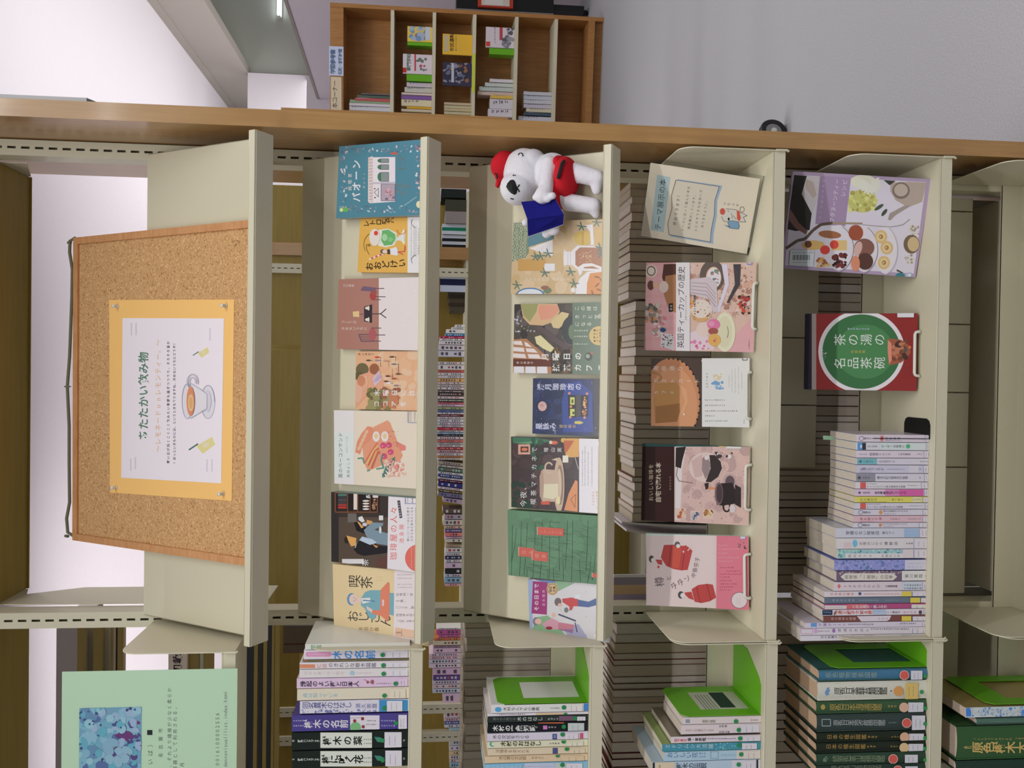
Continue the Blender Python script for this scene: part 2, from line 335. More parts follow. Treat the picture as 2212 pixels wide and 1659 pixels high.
def shelf(par, z, x0, x1, ups=0.045, brk=True):
    g = G(); yf = -0.20
    g.box(x0, x1, yf, -0.004, z-0.0014, z); g.box(x0, x1, yf-0.0014, yf, z-0.0225, z-0.0012); g.box(x0, x1, yf, yf+0.014, z-0.0225, z-0.0213)
    g.box(x0, x1, -0.0055, -0.004, z, z+ups); g.box(x0, x1, -0.0055, -0.001, z+ups-0.001, z+ups)
    o = g.obj('shelf', 'steel', par)
    g = G(); g.tube([(x0, yf-0.0004, z-0.0006), (x1, yf-0.0004, z-0.0006)], 0.0016, 6); g.obj('front_edge', 'steel', o, True)
    if brk: bracket(o, x0-0.0012, z); bracket(o, x1+0.0012, z)
    return o
def post(par, x, y, w=0.015, ztop=2.26, z0=0.0, pitch=0.025, deep=0.045):
    g = G(); ph = 2.0651 % pitch; g.box(x-w, x-0.0022, y, y+0.0015, z0, ztop); g.box(x+0.0022, x+w, y, y+0.0015, z0, ztop)
    k = math.ceil((z0-ph)/pitch); z = z0
    while True:
        c = ph+k*pitch
        if c+0.008 > ztop: break
        g.box(x-0.0022, x+0.0022, y, y+0.0015, z, c-0.0078); z = c+0.0078; k += 1
    g.box(x-0.0022, x+0.0022, y, y+0.0015, z, ztop)
    g.box(x-w, x-w+0.0015, y+0.0015, y+deep, z0, ztop); g.box(x+w-0.0015, x+w, y+0.0015, y+deep, z0, ztop); g.box(x-w+0.0015, x+w-0.0015, y+deep-0.0015, y+deep, z0, ztop)
    g.obj('post', 'steel', par)
def main_bookcase():
    b = thing('bookcase', 'cream steel bookcase bay with sloped display shelves and a wooden end panel', 'bookcase', (0, 0, 0))
    post(b, -0.4495, 0.0); post(b, 0.4495, 0.0)
    g = G(); g.box(0.4665, 0.4972, -0.15, 0.31, 0, 2.35); g.obj('end_panel', 'wood', b, bevel=0.0015)
    p = [(609, 229), (1095, 255)]; q0, q1 = atY(607, 230, -0.14), atY(1097, 254, -0.14)
    g = G(); g.box(0.4975, 0.5045, -0.14, 0.10, q1[2], q0[2]); g.obj('sign_board', 'wood', b, bevel=0.001)
    g = G(); z = atY(212, 216, -0.12)[2]; fr = Fr((0.4975, -0.14, z), (0, 1, 0), (0, 0, 1))
    g.sheet(fr, [(0, 0.012), (0.03, 0), (0.2, 0), (0.2, 0.4), (0, 0.4)], 0.0, 0.009); g.obj('sign_holder', 'grey', b)
    for z in (ZA, ZB, ZC): tray(b, z, -0.4395, 0.4445)
    for z in (ZD, ZE, ZF): shelf(b, z, -0.4455, 0.446)
    # the other side of the rack
    z = atY(62, 800, 0.175)[2]
    g = G(); g.box(-0.43, 0.43, 0.02, 0.175, z, z+0.02); g.box(-0.43, 0.43, 0.172, 0.1755, z-0.004, z+0.03); o = g.obj('rear_shelf', 'wood2', b)
    for x in (-0.4315, 0.4315):
        g = G(); g.prism([(0.05, z-0.05), (0.05, z+0.1), (0.17, z+0.1), (0.17, z-0.004)], x-0.0009, x+0.0009); g.obj('bracket', 'steel', o)
    for z in (ZD-0.003, ZE-0.003):
        g = G(); g.box(-0.43, 0.43, 0.012, 0.20, z-0.02, z); g.obj('rear_shelf', 'steel', b)
    g = G(); z0, z1 = atY(262, 1290, 0.1)[2]-0.3, atY(62, 1290, 0.1)[2]+0.02
    g.prism([(0.046, z0), (0.175, z0), (0.175, z1-0.1), (0.12, z1), (0.046, z1)], -0.4315, -0.4295); g.obj('rear_side_plate', 'steel', b)
    z0, z1 = atY(1768, 800, 0.04)[2], atY(1655, 800, 0.04)[2]
    xs = [0.43]+[atY(1730, y, 0.04)[0] for y in (729.7, 875.4, 1012)]
    for a, c in zip(xs[1:], xs): g = G(); g.box(a+0.0015, c-0.0015, 0.047, 0.0485, z0, z1); g.obj('rear_panel', 'steel', b)
    for yy in ((2035, 2098),):
        z0, z1 = atY(yy[1], 800, 0.04)[2], atY(yy[0]-60, 800, 0.04)[2]
        xs = [0.43]+[atY(2060, y, 0.04)[0] for y in (455, 700, 848, 1010)]+[-0.43]
        for a, c in zip(xs[1:], xs): g = G(); g.box(a+0.0015, c-0.0015, 0.047, 0.0485, z0, z1); g.obj('rear_panel', 'steel', b)
    g = G(); g.box(-0.43, 0.43, 0.012, 0.20, ZF-0.02, ZF); g.obj('rear_shelf', 'steel', b)
    g = G(); g.box(-0.455, 0.46, 0.205, 0.207, 0, ZE-0.03); g.obj('rear_light_block', 'steel', b)  # added panel, blocks light coming through behind the bottom shelves
main_bookcase()
LB = atY(884, 1500, -0.2)[2]; LC = atY(1275, 1500, -0.2)[2]; LD = atY(1652, 1500, -0.2)[2]; LE = atY(2010, 1500, -0.2)[2]; LA = atY(480, 1430, -0.2)[2]; LF = LE-0.315
def next_bookcase():
    b = thing('bookcase', 'neighbouring cream steel bookcase bay full of plant books, cut by the frame', 'bookcase', (-0.9, 0, 0))
    post(b, -1.3495, 0.0)
    for z in (LA, LB, LC, LD, LE, LF): shelf(b, z, -1.334, -0.4515, 0.045)
    z = atY(62, 1500, 0.175)[2]
    g = G(); g.box(-1.33, -0.47, 0.02, 0.175, z, z+0.02); g.obj('rear_shelf', 'wood2', b); g = G(); g.box(-1.34, -0.4565, 0.205, 0.207, 0, LE-0.03); g.obj('rear_light_block', 'steel', b)  # the low thin panel is added to keep this bay's bottom dark
    for a in (-0.62, -0.78, -0.95, -1.13, -1.32): g = G(); g.box(a+0.0015, a+0.15, 0.047, 0.0485, LF+0.1, LE-0.03); g.obj('rear_panel', 'steel', b)
    for z in (LD-0.003, LE-0.003, LC-0.003, LB-0.003, LF): g = G(); g.box(-1.33, -0.47, 0.012, 0.2, z-0.02, z); g.obj('rear_shelf', 'steel', b)
next_bookcase()
FY = 2.5
FZ = atY(1000, 1000, FY)[2]
def far_bookcases():
    b = thing('bookcase', 'long far bookcase across the next aisle with an ochre wooden top board', 'bookcase', (0, FY, 0))
    za, zb = atY(655, 800, FY)[2], atY(560, 800, FY)[2]; xj = atY(616, 751, FY)[0]; x1 = atY(616, 402, FY)[0]
    for a, c in ((xj+0.012, x1), (-2.0, xj-0.012)):
        g = G(); g.box(a, c, FY-0.02, FY, za, zb); g.obj('top_board', 'wood2', b)
    g = G(); g.box(xj-0.003, xj+0.003, FY-0.015, FY+0.01, za, zb); g.obj('joint_strip', 'wood2', b)
    g = G(); g.box(-2.6, x1, FY-0.02, FY+0.25, FZ-0.02, FZ); o = g.obj('shelf', 'steel', b)
    for k in (1, 2, 3): g = G(); g.box(-2.6, x1, FY-0.02, FY+0.25, FZ-0.02-0.3*k, FZ-0.3*k); g.obj('shelf', 'steel', b)
    g = G(); g.box(-2.6, x1, FY+0.25, FY+0.255, 0, zb); g.obj('back_panel', 'wood2', b)
    for py in (580, 1538, 1600):
        x = atY(640, py, FY-0.03)[0]; post(b, x, FY-0.035, 0.022, zb if py < 1000 else atY(606, py, FY)[2]+0.02, 0.2, 0.03)
    x = atY(970, 549, FY)[0]; g = G(); g.box(x-0.03, x+0.03, FY-0.03, FY+0.25, 0, zb); g.obj('divider', 'wood', b)
    # the taller bookcase further along
    Y = 2.2; xr = atY(200, 1338, Y)[0]
    t = thing('bookcase', 'tall far bookcase with olive wooden boards seen beyond the perforated post', 'bookcase', (xr-0.7, Y, 0))
    def band(n, m, p0, p1, y0=0.0, d=0.02):
        g = G(); g.box(-2.7, xr, Y+y0, Y+y0+d, atY(p1, 1500, Y+y0)[2], atY(p0, 1500, Y+y0)[2]); g.obj(n, m, t)
    band('header', 'greywall', 121, 166, 0, 0.3)
    for a, c, y, m in ((166, 183, 0.0, 'wood2'), (183, 201, 0.06, 'steel'), (201, 220, 0.0, 'wood2'), (220, 238, 0.05, 'steel'), (238, 244, 0.02, 'wood2'), (244, 253, 0.14, 'black'), (253, 266, 0.0, 'wood2')): band('board', m, a, c, y, 0.03)
    for a, c, m in ((404, 429, 'wood2'), (430.5, 438, 'steel'), (439, 460, 'wood2'), (532, 548, 'black'), (548, 556, 'wood2'), (558, 566, 'black'), (568, 576, 'wood2'), (576, 585, 'black'), (586, 592, 'wood2'), (593, 603, 'wood2')): band('board', m, a, c, 0.02 if m != 'steel' else 0.03, 0.02)
    g = G(); fr = Fr((-2.7, Y-0.004, atY(404, 1500, Y)[2]), (1, 0, 0), (0, 0, 1)); hh = atY(364, 1500, Y)[2]-atY(404, 1500, Y)[2]
    g.fbox(fr, 0, 2.7+xr, 0, hh, -0.02, 0, (226, 212, 190)); A = Art(g, fr, (0, 1250, .24649), gain=1.0)
    A.rect_((214, 200, 178), 1476, 560, 1484, 3000); A.ch('裁', 1557, 704, 86, (60, 50, 56), True); A.ch('和', 1557, 792, 86, (60, 50, 56), True); A.ch('・', 1557, 640, 80, (60, 50, 56), True)
    g.obj('sign_strip', 'paper', t)
far_bookcases()
# ================================================================ face-out books
K1, K2, K3, K4 = (560, 280, .22604), (560, 600, .22604), (560, 900, .22604), (580, 1200, .217)
_s = .18083
K5, K6, K7, K8 = (1000, 300, _s), (1000, 500, _s), (1000, 760, _s), (1000, 1080, _s)
K9, K10, K11, K12 = (1300, 310, _s), (1300, 560, _s), (1300, 840, _s), (1300, 1110, _s)
K13, K14, K15, K16 = (1650, 330, .18987), (1650, 620, .18987), (1650, 900, .18987), (1650, 1150, .18987)
K17, K18, K19, K20 = (580, 1360, _s), (900, 1360, _s), (1300, 1360, _s), (1640, 1360, _s)
K21, K22 = (1900, 1300, .14105), (1900, 1425, .14105)
W_, PG = (238, 234, 236), (226, 214, 196)
def quadframe(fr, crop, q, floor=None):               # rectangle that best fits four photographed corners (TL, TR, BR, BL) lying in a frame
    TL, TR, BR, BL = [np.array(fr.uv(crop[0]+x*crop[2], crop[1]+y*crop[2])) for x, y in q]
    up = unit(unit(TL-BL)+unit(TR-BR)); rt = np.array([up[1], -up[0]])
    c = (TL+TR)/2; wd = ((TR-TL) @ rt+(BR-BL) @ rt)/2; c = c+rt*(((BL+BR)/2-c) @ rt)*0.5*0
    h = ((TL+TR)/2-(BL+BR)/2) @ up; o = c-rt*wd/2-up*h
    if floor is not None:
        low = min(o[1], (o+rt*wd)[1]); k = (low-floor)/up[1]; h += k; o = o-up*k
    return Fr(fr.w(o[0], o[1]), fr.ex*rt[0]+fr.eu*rt[1], fr.ex*up[0]+fr.eu*up[1]), wd, h
def dbook(name, label, group, fr, t, crop, q, art, cov, spine, gain=1.08, floor=0.0006, thick=None, mat_='print', side='R', sart=None):
    thick = thick or t-0.0008
    f2, wd, h = quadframe(fr.off(t), crop, q, floor)
    b = thing(name, label, 'book', f2.w(wd/2, 0, -thick/2), group)
    g = G(); th = 0.0012; gc = gained(cov, gain); gs = gained(spine, gain)
    g.fbox(f2, 0, wd, 0, h, -th, 0, gc); g.fbox(f2, 0, wd, 0, h, -thick, -thick+th, gs)
    x0, x1 = (wd-th, wd) if side == 'R' else (0, th)
    g.fbox(f2, x0, x1, 0, h, -thick+th, -th, gs)
    A = Art(g, f2, crop, (0, wd, 0, h), gain); gb = G(); B = Art(gb, f2, crop, (-.0002, wd+.0002, 0, h), gain, 1.6e-3); gl = G(); L = Art(gl, f2, crop, (0, wd, 0, h), gain, 2.6e-3)
    art(A, B, L)
    if sart: sart(Art(g, Fr(f2.w(wd, 0, 0), -f2.n, f2.eu), crop, (0, thick, 0, h), gain))
    if mat_ == 'print': g.obj('cover', 'print', b)
    else: g.obj('cover', mat_, b)
    if gb.f: gb.obj('paper_band', 'print', b)
    if gl.f: gl.obj('call_label', 'paper', b)
    p = G(); e = 0.0015; u0, u1 = (e*0.4, wd-th) if side == 'R' else (th, wd-e*0.4)
    p.fbox(f2, u0, u1, e*0.5, h-e, -thick+th, -th, PG); p.obj('pages', 'pages', b)
    return f2, wd, h
FB, FC = plate_frame(ZB), plate_frame(ZC)
GB, GC, GD, GE = 'face-out books on the middle sloped shelf', 'face-out books on the lowest sloped shelf', 'face-out books on wire stands', 'face-out books on the low flat shelf'
def a_teal(A, B, L):
    r = random.Random(3)
    for i in range(150):
        e = r.choice('tblr'); u = r.random()
        if e == 't': x, y = r.uniform(780, 840), 200+u*580
        elif e == 'l': x, y = 800+u*720, r.uniform(730, 790)
        elif e == 'r': x, y = 800+u*730, r.uniform(150, 215)
        else: x, y = r.uniform(1500, 1545), 160+u*450
        A.ell(r.choice([(200, 205, 215), (150, 120, 130), (120, 150, 165), (90, 105, 125), (190, 170, 180)]), x, y, r.uniform(6, 18), r.uniform(4, 10), 8, r.uniform(0, 3))
    A.ell((90, 170, 90), 820, 765, 36, 22); A.ell((220, 225, 150), 785, 768, 16, 18); A.ell((222, 215, 170), 1528, 715, 28, 34); A.ell((190, 90, 70), 1290, 228, 36, 12)
    A.h('純喫茶', 592, 408, 868, 40, (228, 226, 220)); A.h('パオーン', 700, 282, 930, 88, (236, 232, 236), True); A.h('椿よりこ', 570, 405, 1002, 24, (190, 190, 150))
    A.poly((216, 208, 214), [(1042, 265), (1300, 262), (1300, 688), (1060, 705), (1040, 690)])
    A.poly((176, 170, 186), [(1085, 520), (1300, 512), (1300, 500), (1085, 505)]); A.poly((206, 190, 186), [(1042, 268), (1085, 252), (1090, 700), (1055, 706)])
    for i in range(14): A.line((170, 130, 124), [(1048, 290+i*29), (1082, 286+i*29)], 5)
    for y0, y1 in ((278, 316), (335, 382), (408, 496)):
        A.ell((60, 120, 84), 1160, (y0+y1)/2, 30, (y1-y0)/2, 14); A.rect_((128, 140, 138), 1160, y0, 1238, y1); A.frame((80, 84, 90), 1162, y0, 1238, y1, 4)
    A.rect_((236, 230, 234), 1090, 540, 1156, 690); A.line((90, 90, 110), [(1140, 560), (1100, 600), (1140, 645), (1140, 560)], 5); A.ell((60, 60, 70), 1105, 565, 8, 6); A.ell((60, 60, 70), 1108, 650, 8, 6)
    A.rect_((168, 152, 164), 1166, 520, 1298, 680); A.blobs([(214, 160, 166), (190, 120, 130), (110, 100, 116)], 1210, 560, 1285, 665, 18, 6, 16, 4); A.frame((110, 100, 120), 1166, 520, 1298, 680, 5)
    A.blobs([(120, 110, 96), (84, 120, 124)], 1330, 240, 1400, 380, 40, 3, 7, 5); A.blobs([(140, 112, 96), (100, 120, 120)], 1300, 520, 1450, 640, 50, 3, 7, 6)
    for i in range(12): A.ell((196, 210, 214), 1390+i*10, 722-i*7, 4, 4, 6)
dbook('picture_book', 'teal picture book with a white cafe house, beside the wooden end panel', GB, FB, 0.0275, K1, [(742, 850), (757, 158), (1560, 96), (1555, 814)], a_teal, (70, 128, 146), (60, 110, 130), thick=0.0135)
def a_yel(A, B, L):
    ink = (64, 48, 36)
    A.v('おおどけい', 1015, 1405, 1312, 78, ink, True, 1270); A.v('レトロ喫茶', 995, 1290, 905, 62, ink, True, 862)
    A.arc(ink, 1110, 1100, 110, 120, 150, 250, 4); A.arc(ink, 1110, 1080, 90, 150, 130, 165, 4); A.v('内山純', 1022, 1060, 1105, 26, ink)
    A.poly((224, 228, 214), [(1140, 960), (1230, 945), (1310, 985), (1322, 1050), (1290, 1105), (1210, 1125), (1140, 1110), (1115, 1040)]); A.ell((236, 226, 216), 1105, 1030, 52, 82); A.ell((214, 60, 50), 1118, 990, 20, 22)
    A.poly((96, 168, 96), [(1175, 965), (1235, 955), (1300, 1000), (1305, 1050), (1270, 1100), (1195, 1110), (1165, 1060)]); A.ell((150, 200, 150), 1200, 1030, 26, 34); A.ell((120, 186, 118), 1255, 1050, 24, 22); A.arc((226, 240, 226), 1240, 1030, 70, 70, -60, 40, 9)
    A.poly((206, 210, 200), [(1318, 1035), (1345, 1010), (1385, 960), (1392, 1090), (1345, 1060), (1318, 1060)]); A.ell((226, 226, 216), 1380, 1025, 16, 72); A.ell((196, 196, 180), 1386, 1025, 7, 50); A.arc((206, 110, 50), 1360, 960, 40, 40, 0, 180, 6)
    for i in range(9): A.line((208, 70, 60) if i % 2 else (240, 230, 226), [(1050+i*20, 1240-i*8), (1070+i*20, 1232-i*8)], 16)
    A.ell((96, 76, 60), 1185, 1165, 26, 22); A.ell((240, 214, 196), 1200, 1165, 22, 18); A.rect_((70, 60, 60), 1225, 1145, 1250, 1190); A.poly((232, 232, 236), [(1250, 1140), (1310, 1120), (1330, 1160), (1325, 1205), (1260, 1195)]); A.line((206, 70, 70), [(1320, 1170), (1390, 1165), (1395, 1110)], 9); A.line((206, 70, 70), [(1340, 1175), (1375, 1195)], 8)
    B.rect_((226, 223, 224), 1422, 600, 1560, 1372); B.arc((60, 60, 60), 1540, 1250, 80, 60, 150, 240, 4); B.arc((60, 60, 60), 1540, 890, 80, 60, 120, 210, 4)
    B.dashh(1245, 910, 1458, 14, (70, 150, 120)); B.dashh(1215, 910, 1485, 12, (90, 90, 90)); B.dashh(1215, 920, 1503, 12, (90, 90, 90)); B.h('でぎあなとりのひとつ', 1200, 940, 1530, 24, (50, 50, 54))
dbook('novel', 'yellow book with a green cream soda, half under the teal book', GB, FB, 0.0125, K1, [(958, 1370), (953, 690), (1545, 684), (1545, 1362)], a_yel, (246, 190, 74), (240, 190, 90))
def a_brown(A, B, L):
    A.rect_((222, 212, 210), 1143, -20, 1600, 720); A.blobs([(250, 248, 248)], 1370, 20, 1545, 560, 34, 3, 12, 8)
    wd, pu = (226, 214, 206), (104, 78, 96)
    A.v('川口俊和', 797, 910, 75, 26, wd); A.v('コーヒーが', 785, 930, 424, 30, wd); A.v('冷めないうちに', 785, 1030, 485, 32, wd)
    A.poly((112, 88, 112), [(966, 122), (992, 80), (1118, 96), (1110, 136)]); A.line(pu, [(1110, 102), (1195, 102)], 8); A.line(pu, [(1110, 182), (1208, 182)], 8); A.line(pu, [(1090, 208), (1162, 210)], 8); A.ell((168, 62, 62), 1086, 172, 30, 44); A.ell((150, 80, 80), 1100, 140, 22, 26)
    A.poly((56, 48, 58), [(1002, 276), (1080, 254), (1078, 432), (1002, 416)]); A.line((70, 62, 72), [(1078, 345), (1160, 345)], 9); A.line((70, 62, 72), [(1214, 298), (1160, 345), (1214, 384)], 9)
    A.poly((222, 190, 128), [(894, 324), (955, 318), (956, 376), (898, 372)]); A.line(pu, [(956, 348), (1002, 348)], 6)
    for y in (290, 400): A.ell((226, 220, 200), 1032, y, 20, 14); A.ell((214, 206, 180), 1046, y, 8, 24)
    A.line(pu, [(1065, 540), (952, 542), (976, 608), (1100, 606)], 9)
    for k in (1, 2, 3): A.line(pu, [(955+k*6, 542+k*17), (1070, 542+k*16)], 5)
    A.ell((168, 86, 92), 1082, 542, 34, 62); A.line(pu, [(1070, 480), (1166, 481)], 8); A.line(pu, [(1115, 547), (1205, 547)], 8); A.line(pu, [(1095, 605), (1164, 606)], 8)
dbook('novel', 'brown over white book showing two chairs and a small table', GB, FB, 0.017, K2, [(742, 686), (757, 8), (1545, 0), (1541, 690)], a_brown, (166, 116, 102), (150, 104, 92))
def a_org(A, B, L):
    A.blobs([(246, 206, 166), (240, 190, 146)], 1150, 720, 1560, 1260, 60, 20, 60, 3)
    A.ell((108, 96, 66), 985, 880, 62, 66); A.ell((92, 88, 60), 955, 940, 40, 50)
    A.poly((232, 166, 132), [(918, 1010), (960, 930), (1040, 905), (1060, 840), (1110, 825), (1150, 870), (1190, 1000), (1180, 1060), (1060, 1090), (915, 1250), (910, 1120)])
    A.ell((150, 92, 62), 1100, 872, 46, 52); A.ell((224, 172, 146), 945, 1080, 40, 110); A.ell((196, 128, 92), 975, 985, 38, 52); A.arc((240, 196, 160), 985, 1000, 50, 70, -60, 90, 10)
    A.poly((196, 178, 200), [(1085, 965), (1142, 888), (1172, 968), (1104, 1036)])
    for i in range(5): A.line((160, 130, 160), [(1092+i*10, 1000-i*4), (1138+i*9, 915+i*6)], 3)
    A.blobs([(126, 122, 72), (104, 100, 60), (146, 138, 90)], 1045, 1075, 1260, 1250, 60, 18, 40, 9); A.blobs([(150, 92, 66), (190, 120, 84)], 1180, 1060, 1340, 1250, 20, 16, 36, 2)
    for x, y, c in ((1130, 760, (200, 60, 50)), (1130, 790, (150, 130, 150)), (1045, 790, (90, 80, 70)), (1270, 756, (100, 80, 60)), (1210, 796, (190, 140, 110)), (1290, 826, (120, 110, 120)), (1290, 964, (160, 80, 60)), (1230, 940, (120, 50, 50)), (1330, 920, (110, 80, 60)), (1240, 1006, (220, 210, 220)), (1215, 990, (120, 60, 50)), (1310, 1030, (140, 120, 130))): A.ell(c, x, y, 26, 9, 10); A.line((120, 90, 70), [(x+10, y), (x+44, y+3)], 4)
    for p in ([(1160, 760), (1160, 850)], [(1240, 790), (1240, 850)], [(1305, 750), (1305, 800)], [(1333, 820), (1333, 915)], [(1275, 870), (1275, 960)]): A.line((140, 100, 76), p, 4)
    A.v('青山美智子', 942, 1100, 730, 25, (110, 78, 58)); A.v('木曜日には', 1090, 1505, 1100, 60, (240, 232, 230), True); A.v('ココアを', 1085, 1418, 1206, 58, (240, 232, 230), True); A.blobs([(250, 236, 220)], 1400, 1080, 1535, 1120, 10, 4, 9)
dbook('novel', 'peach orange book with white vertical title and tiny cafe figures', GB, FB, 0.012, K2, [(908, 1256), (935, 704), (1545, 700), (1536, 1272)], a_org, (234, 180, 136), (226, 170, 120))
def a_sand(A, B, L):
    A.rect_((232, 228, 230), 700, -70, 905, 660); A.rect_((220, 228, 226), 715, 150, 900, 590)
    ink = (84, 88, 88); A.h('風のベーコンサンド', 588, 150, 778, 44, ink); A.h('柴田よしき', 585, 390, 852, 30, ink); A.h('高原カフェ日誌', 345, 190, 838, 18, (120, 170, 170))
    A.poly((222, 150, 116), [(1040, 520), (1000, 440), (985, 280), (1090, 100), (1225, 34), (1252, 58), (1372, 372), (1348, 416), (1230, 440)])
    A.poly((228, 142, 110), [(918, 340), (935, 240), (975, 165), (1035, 92), (1080, 100), (1095, 150), (1060, 230), (985, 290), (965, 360)])
    for i in range(5): A.ell((242, 196, 160), 955+i*18, 300-i*38, 16, 26, 10, 0.5)
    for i, c in enumerate([(206, 110, 90), (232, 190, 110), (196, 96, 84), (228, 176, 104), (190, 100, 84)]): A.line(c, [(1010+i*16, 440+i*14), (1075+i*16, 330), (1130+i*6, 250+i*26)], 16)
    for x in (1118, 1200): A.ell((244, 238, 236), x, 190, 34, 50); A.ell((238, 206, 150), x, 186, 19, 26)
    for x, y in ((1185, 276), (1240, 272), (1256, 338), (1194, 378)): A.ell((198, 74, 112), x, y, 30, 29); A.ell((222, 130, 160), x-8, y+6, 9, 8)
    for p in ([(1120, 500), (1190, 490), (1165, 420), (1180, 360)], [(1180, 580), (1230, 430), (1300, 390)], [(940, 400), (990, 395), (1005, 450)], [(1030, 520), (1060, 510)]): A.line((82, 140, 124), p, 14)
    for i in range(7): A.ell((70, 110, 110), 1190+i*17, 560-i*24, 22, 8, 8, 0.9)
    A.blobs([(232, 170, 156), (222, 140, 130), (240, 200, 180)], 1220, 420, 1400, 570, 40, 8, 20, 4); A.poly((226, 130, 116), [(1310, 235), (1400, 280), (1400, 320), (1350, 330)])
    A.blobs([(190, 90, 80), (150, 90, 80)], 1230, 130, 1330, 290, 26, 3, 7, 8)
    L.frame((120, 130, 190), 1426, -60, 1560, 56, 5); L.dashh(40, -50, 1450, 14, (70, 70, 120)); L.dashh(40, -50, 1490, 14, (70, 70, 120))
dbook('novel', 'cream book with a drawn sandwich board, eggs and radishes', GB, FB, 0.0185, K3, [(710, 635), (722, -58), (1537, -52), (1528, 694)], a_sand, (240, 226, 204), (236, 224, 206))
def a_cof(A, B, L):
    A.poly((46, 44, 46), [(680, 640), (760, 640), (760, 1420), (680, 1420)]); A.rect_((84, 70, 60), 760, 960, 1232, 1460); A.rect_((104, 100, 96), 846, 925, 930, 1010)
    A.rect_((36, 30, 32), 725, 730, 1150, 915); A.frame((120, 72, 48), 728, 728, 1130, 912, 12)
    for x in (845, 942, 1060): A.line((120, 72, 48), [(x, 730), (x, 912)], 10)
    for i, c in enumerate([(70, 120, 110), (60, 60, 66), (76, 74, 80), (66, 66, 70), (150, 60, 54), (180, 50, 46), (40, 40, 44)]): A.rect_(c, 755, 738+i*24, 836, 758+i*24)
    A.line((214, 200, 190), [(920, 735), (920, 890)], 34); A.line((60, 50, 50), [(905, 890), (940, 890)], 3)
    for i in range(4): A.ell((220, 208, 196), 1020, 805+i*26, 32, 9); A.ell((206, 196, 190), 1112, 745+i*8, 28, 7)
    A.blobs([(150, 110, 80), (190, 150, 120)], 1080, 790, 1120, 880, 14, 6, 14); A.blobs([(200, 206, 210)], 1010, 725, 1060, 775, 10, 5, 12, 3)
    A.poly((26, 24, 30), [(905, 1010), (960, 1000), (1040, 1080), (1010, 1120), (930, 1090)]); A.poly((212, 152, 74), [(935, 1000), (960, 1010), (1000, 1060), (975, 1065)]); A.poly((226, 226, 232), [(950, 960), (985, 950), (1010, 1000), (980, 1010), (950, 985)]); A.ell((190, 190, 206), 1010, 1030, 24, 18); A.poly((206, 150, 80), [(1030, 985), (1085, 1000), (1080, 1030), (1025, 1030)])
    A.poly((118, 140, 156), [(1000, 1085), (1080, 1010), (1190, 1015), (1180, 1045), (1100, 1080), (1230, 1115), (1232, 1230), (1130, 1215), (1030, 1150)]); A.rect_((206, 206, 206), 1145, 945, 1185, 990); A.ell((196, 214, 218), 1158, 1082, 12, 34)
    A.poly((34, 32, 38), [(905, 1270), (950, 1190), (1040, 1160), (1130, 1230), (1232, 1240), (1232, 1300), (1000, 1330), (940, 1310)]); A.poly((170, 190, 208), [(958, 1180), (985, 1145), (1080, 1170), (1130, 1205), (1060, 1225)]); A.ell((40, 36, 36), 835, 1180, 22, 34); A.poly((210, 156, 80), [(835, 1135), (930, 1160), (925, 1230), (880, 1240), (850, 1180)]); A.poly((190, 214, 226), [(915, 1255), (938, 1190), (925, 1250)]); A.poly((200, 146, 80), [(1080, 1215), (1140, 1240), (1120, 1255)])
    A.rect_((206, 204, 206), 792, 1360, 1000, 1405); A.ch('茶', 1015, 1395, 66, (214, 214, 214)); A.poly((96, 62, 56), [(1130, 1360), (1230, 1330), (1232, 1460), (1110, 1450)])
    B.poly((230, 224, 228), [(1240, 680), (1560, 690), (1560, 1520), (1228, 1460)]); red = (222, 92, 84)
    B.h('珈琲屋の人々', 1375, 850, 1288, 74, red, False, 1292); B.h('池永陽', 1218, 1020, 1366, 50, red); B.poly((70, 66, 70), [(1324, 802), (1350, 798), (1372, 966), (1346, 970)]); B.h('宿命に生きる', 960, 810, 1356, 18, (220, 216, 216), False, 1338)
    B.ell((226, 108, 94), 1530, 1350, 132, 132, 30); B.dashh(1440, 1250, 1460, 16, (244, 200, 190)); B.dashh(1460, 1250, 1495, 16, (244, 200, 190)); B.h('熱いコーヒーは心を癒す', 1192, 860, 1428, 26, (66, 64, 70)); B.h('だからまた飲みたくなる', 1192, 860, 1463, 26, (66, 64, 70)); B.dashh(1190, 860, 1500, 18, (90, 86, 90))
    L.frame((120, 130, 190), 1402, 735, 1560, 830, 5); L.dashh(820, 745, 1425, 14, (70, 70, 120)); L.dashh(820, 745, 1470, 16, (70, 70, 120))
dbook('novel', 'dark brown book with a barista picture and white band, teal spine', GB, FB, 0.022, K3, [(684, 1390), (692, 715), (1530, 790), (1517, 1480)], a_cof, (58, 50, 46), (40, 120, 140))
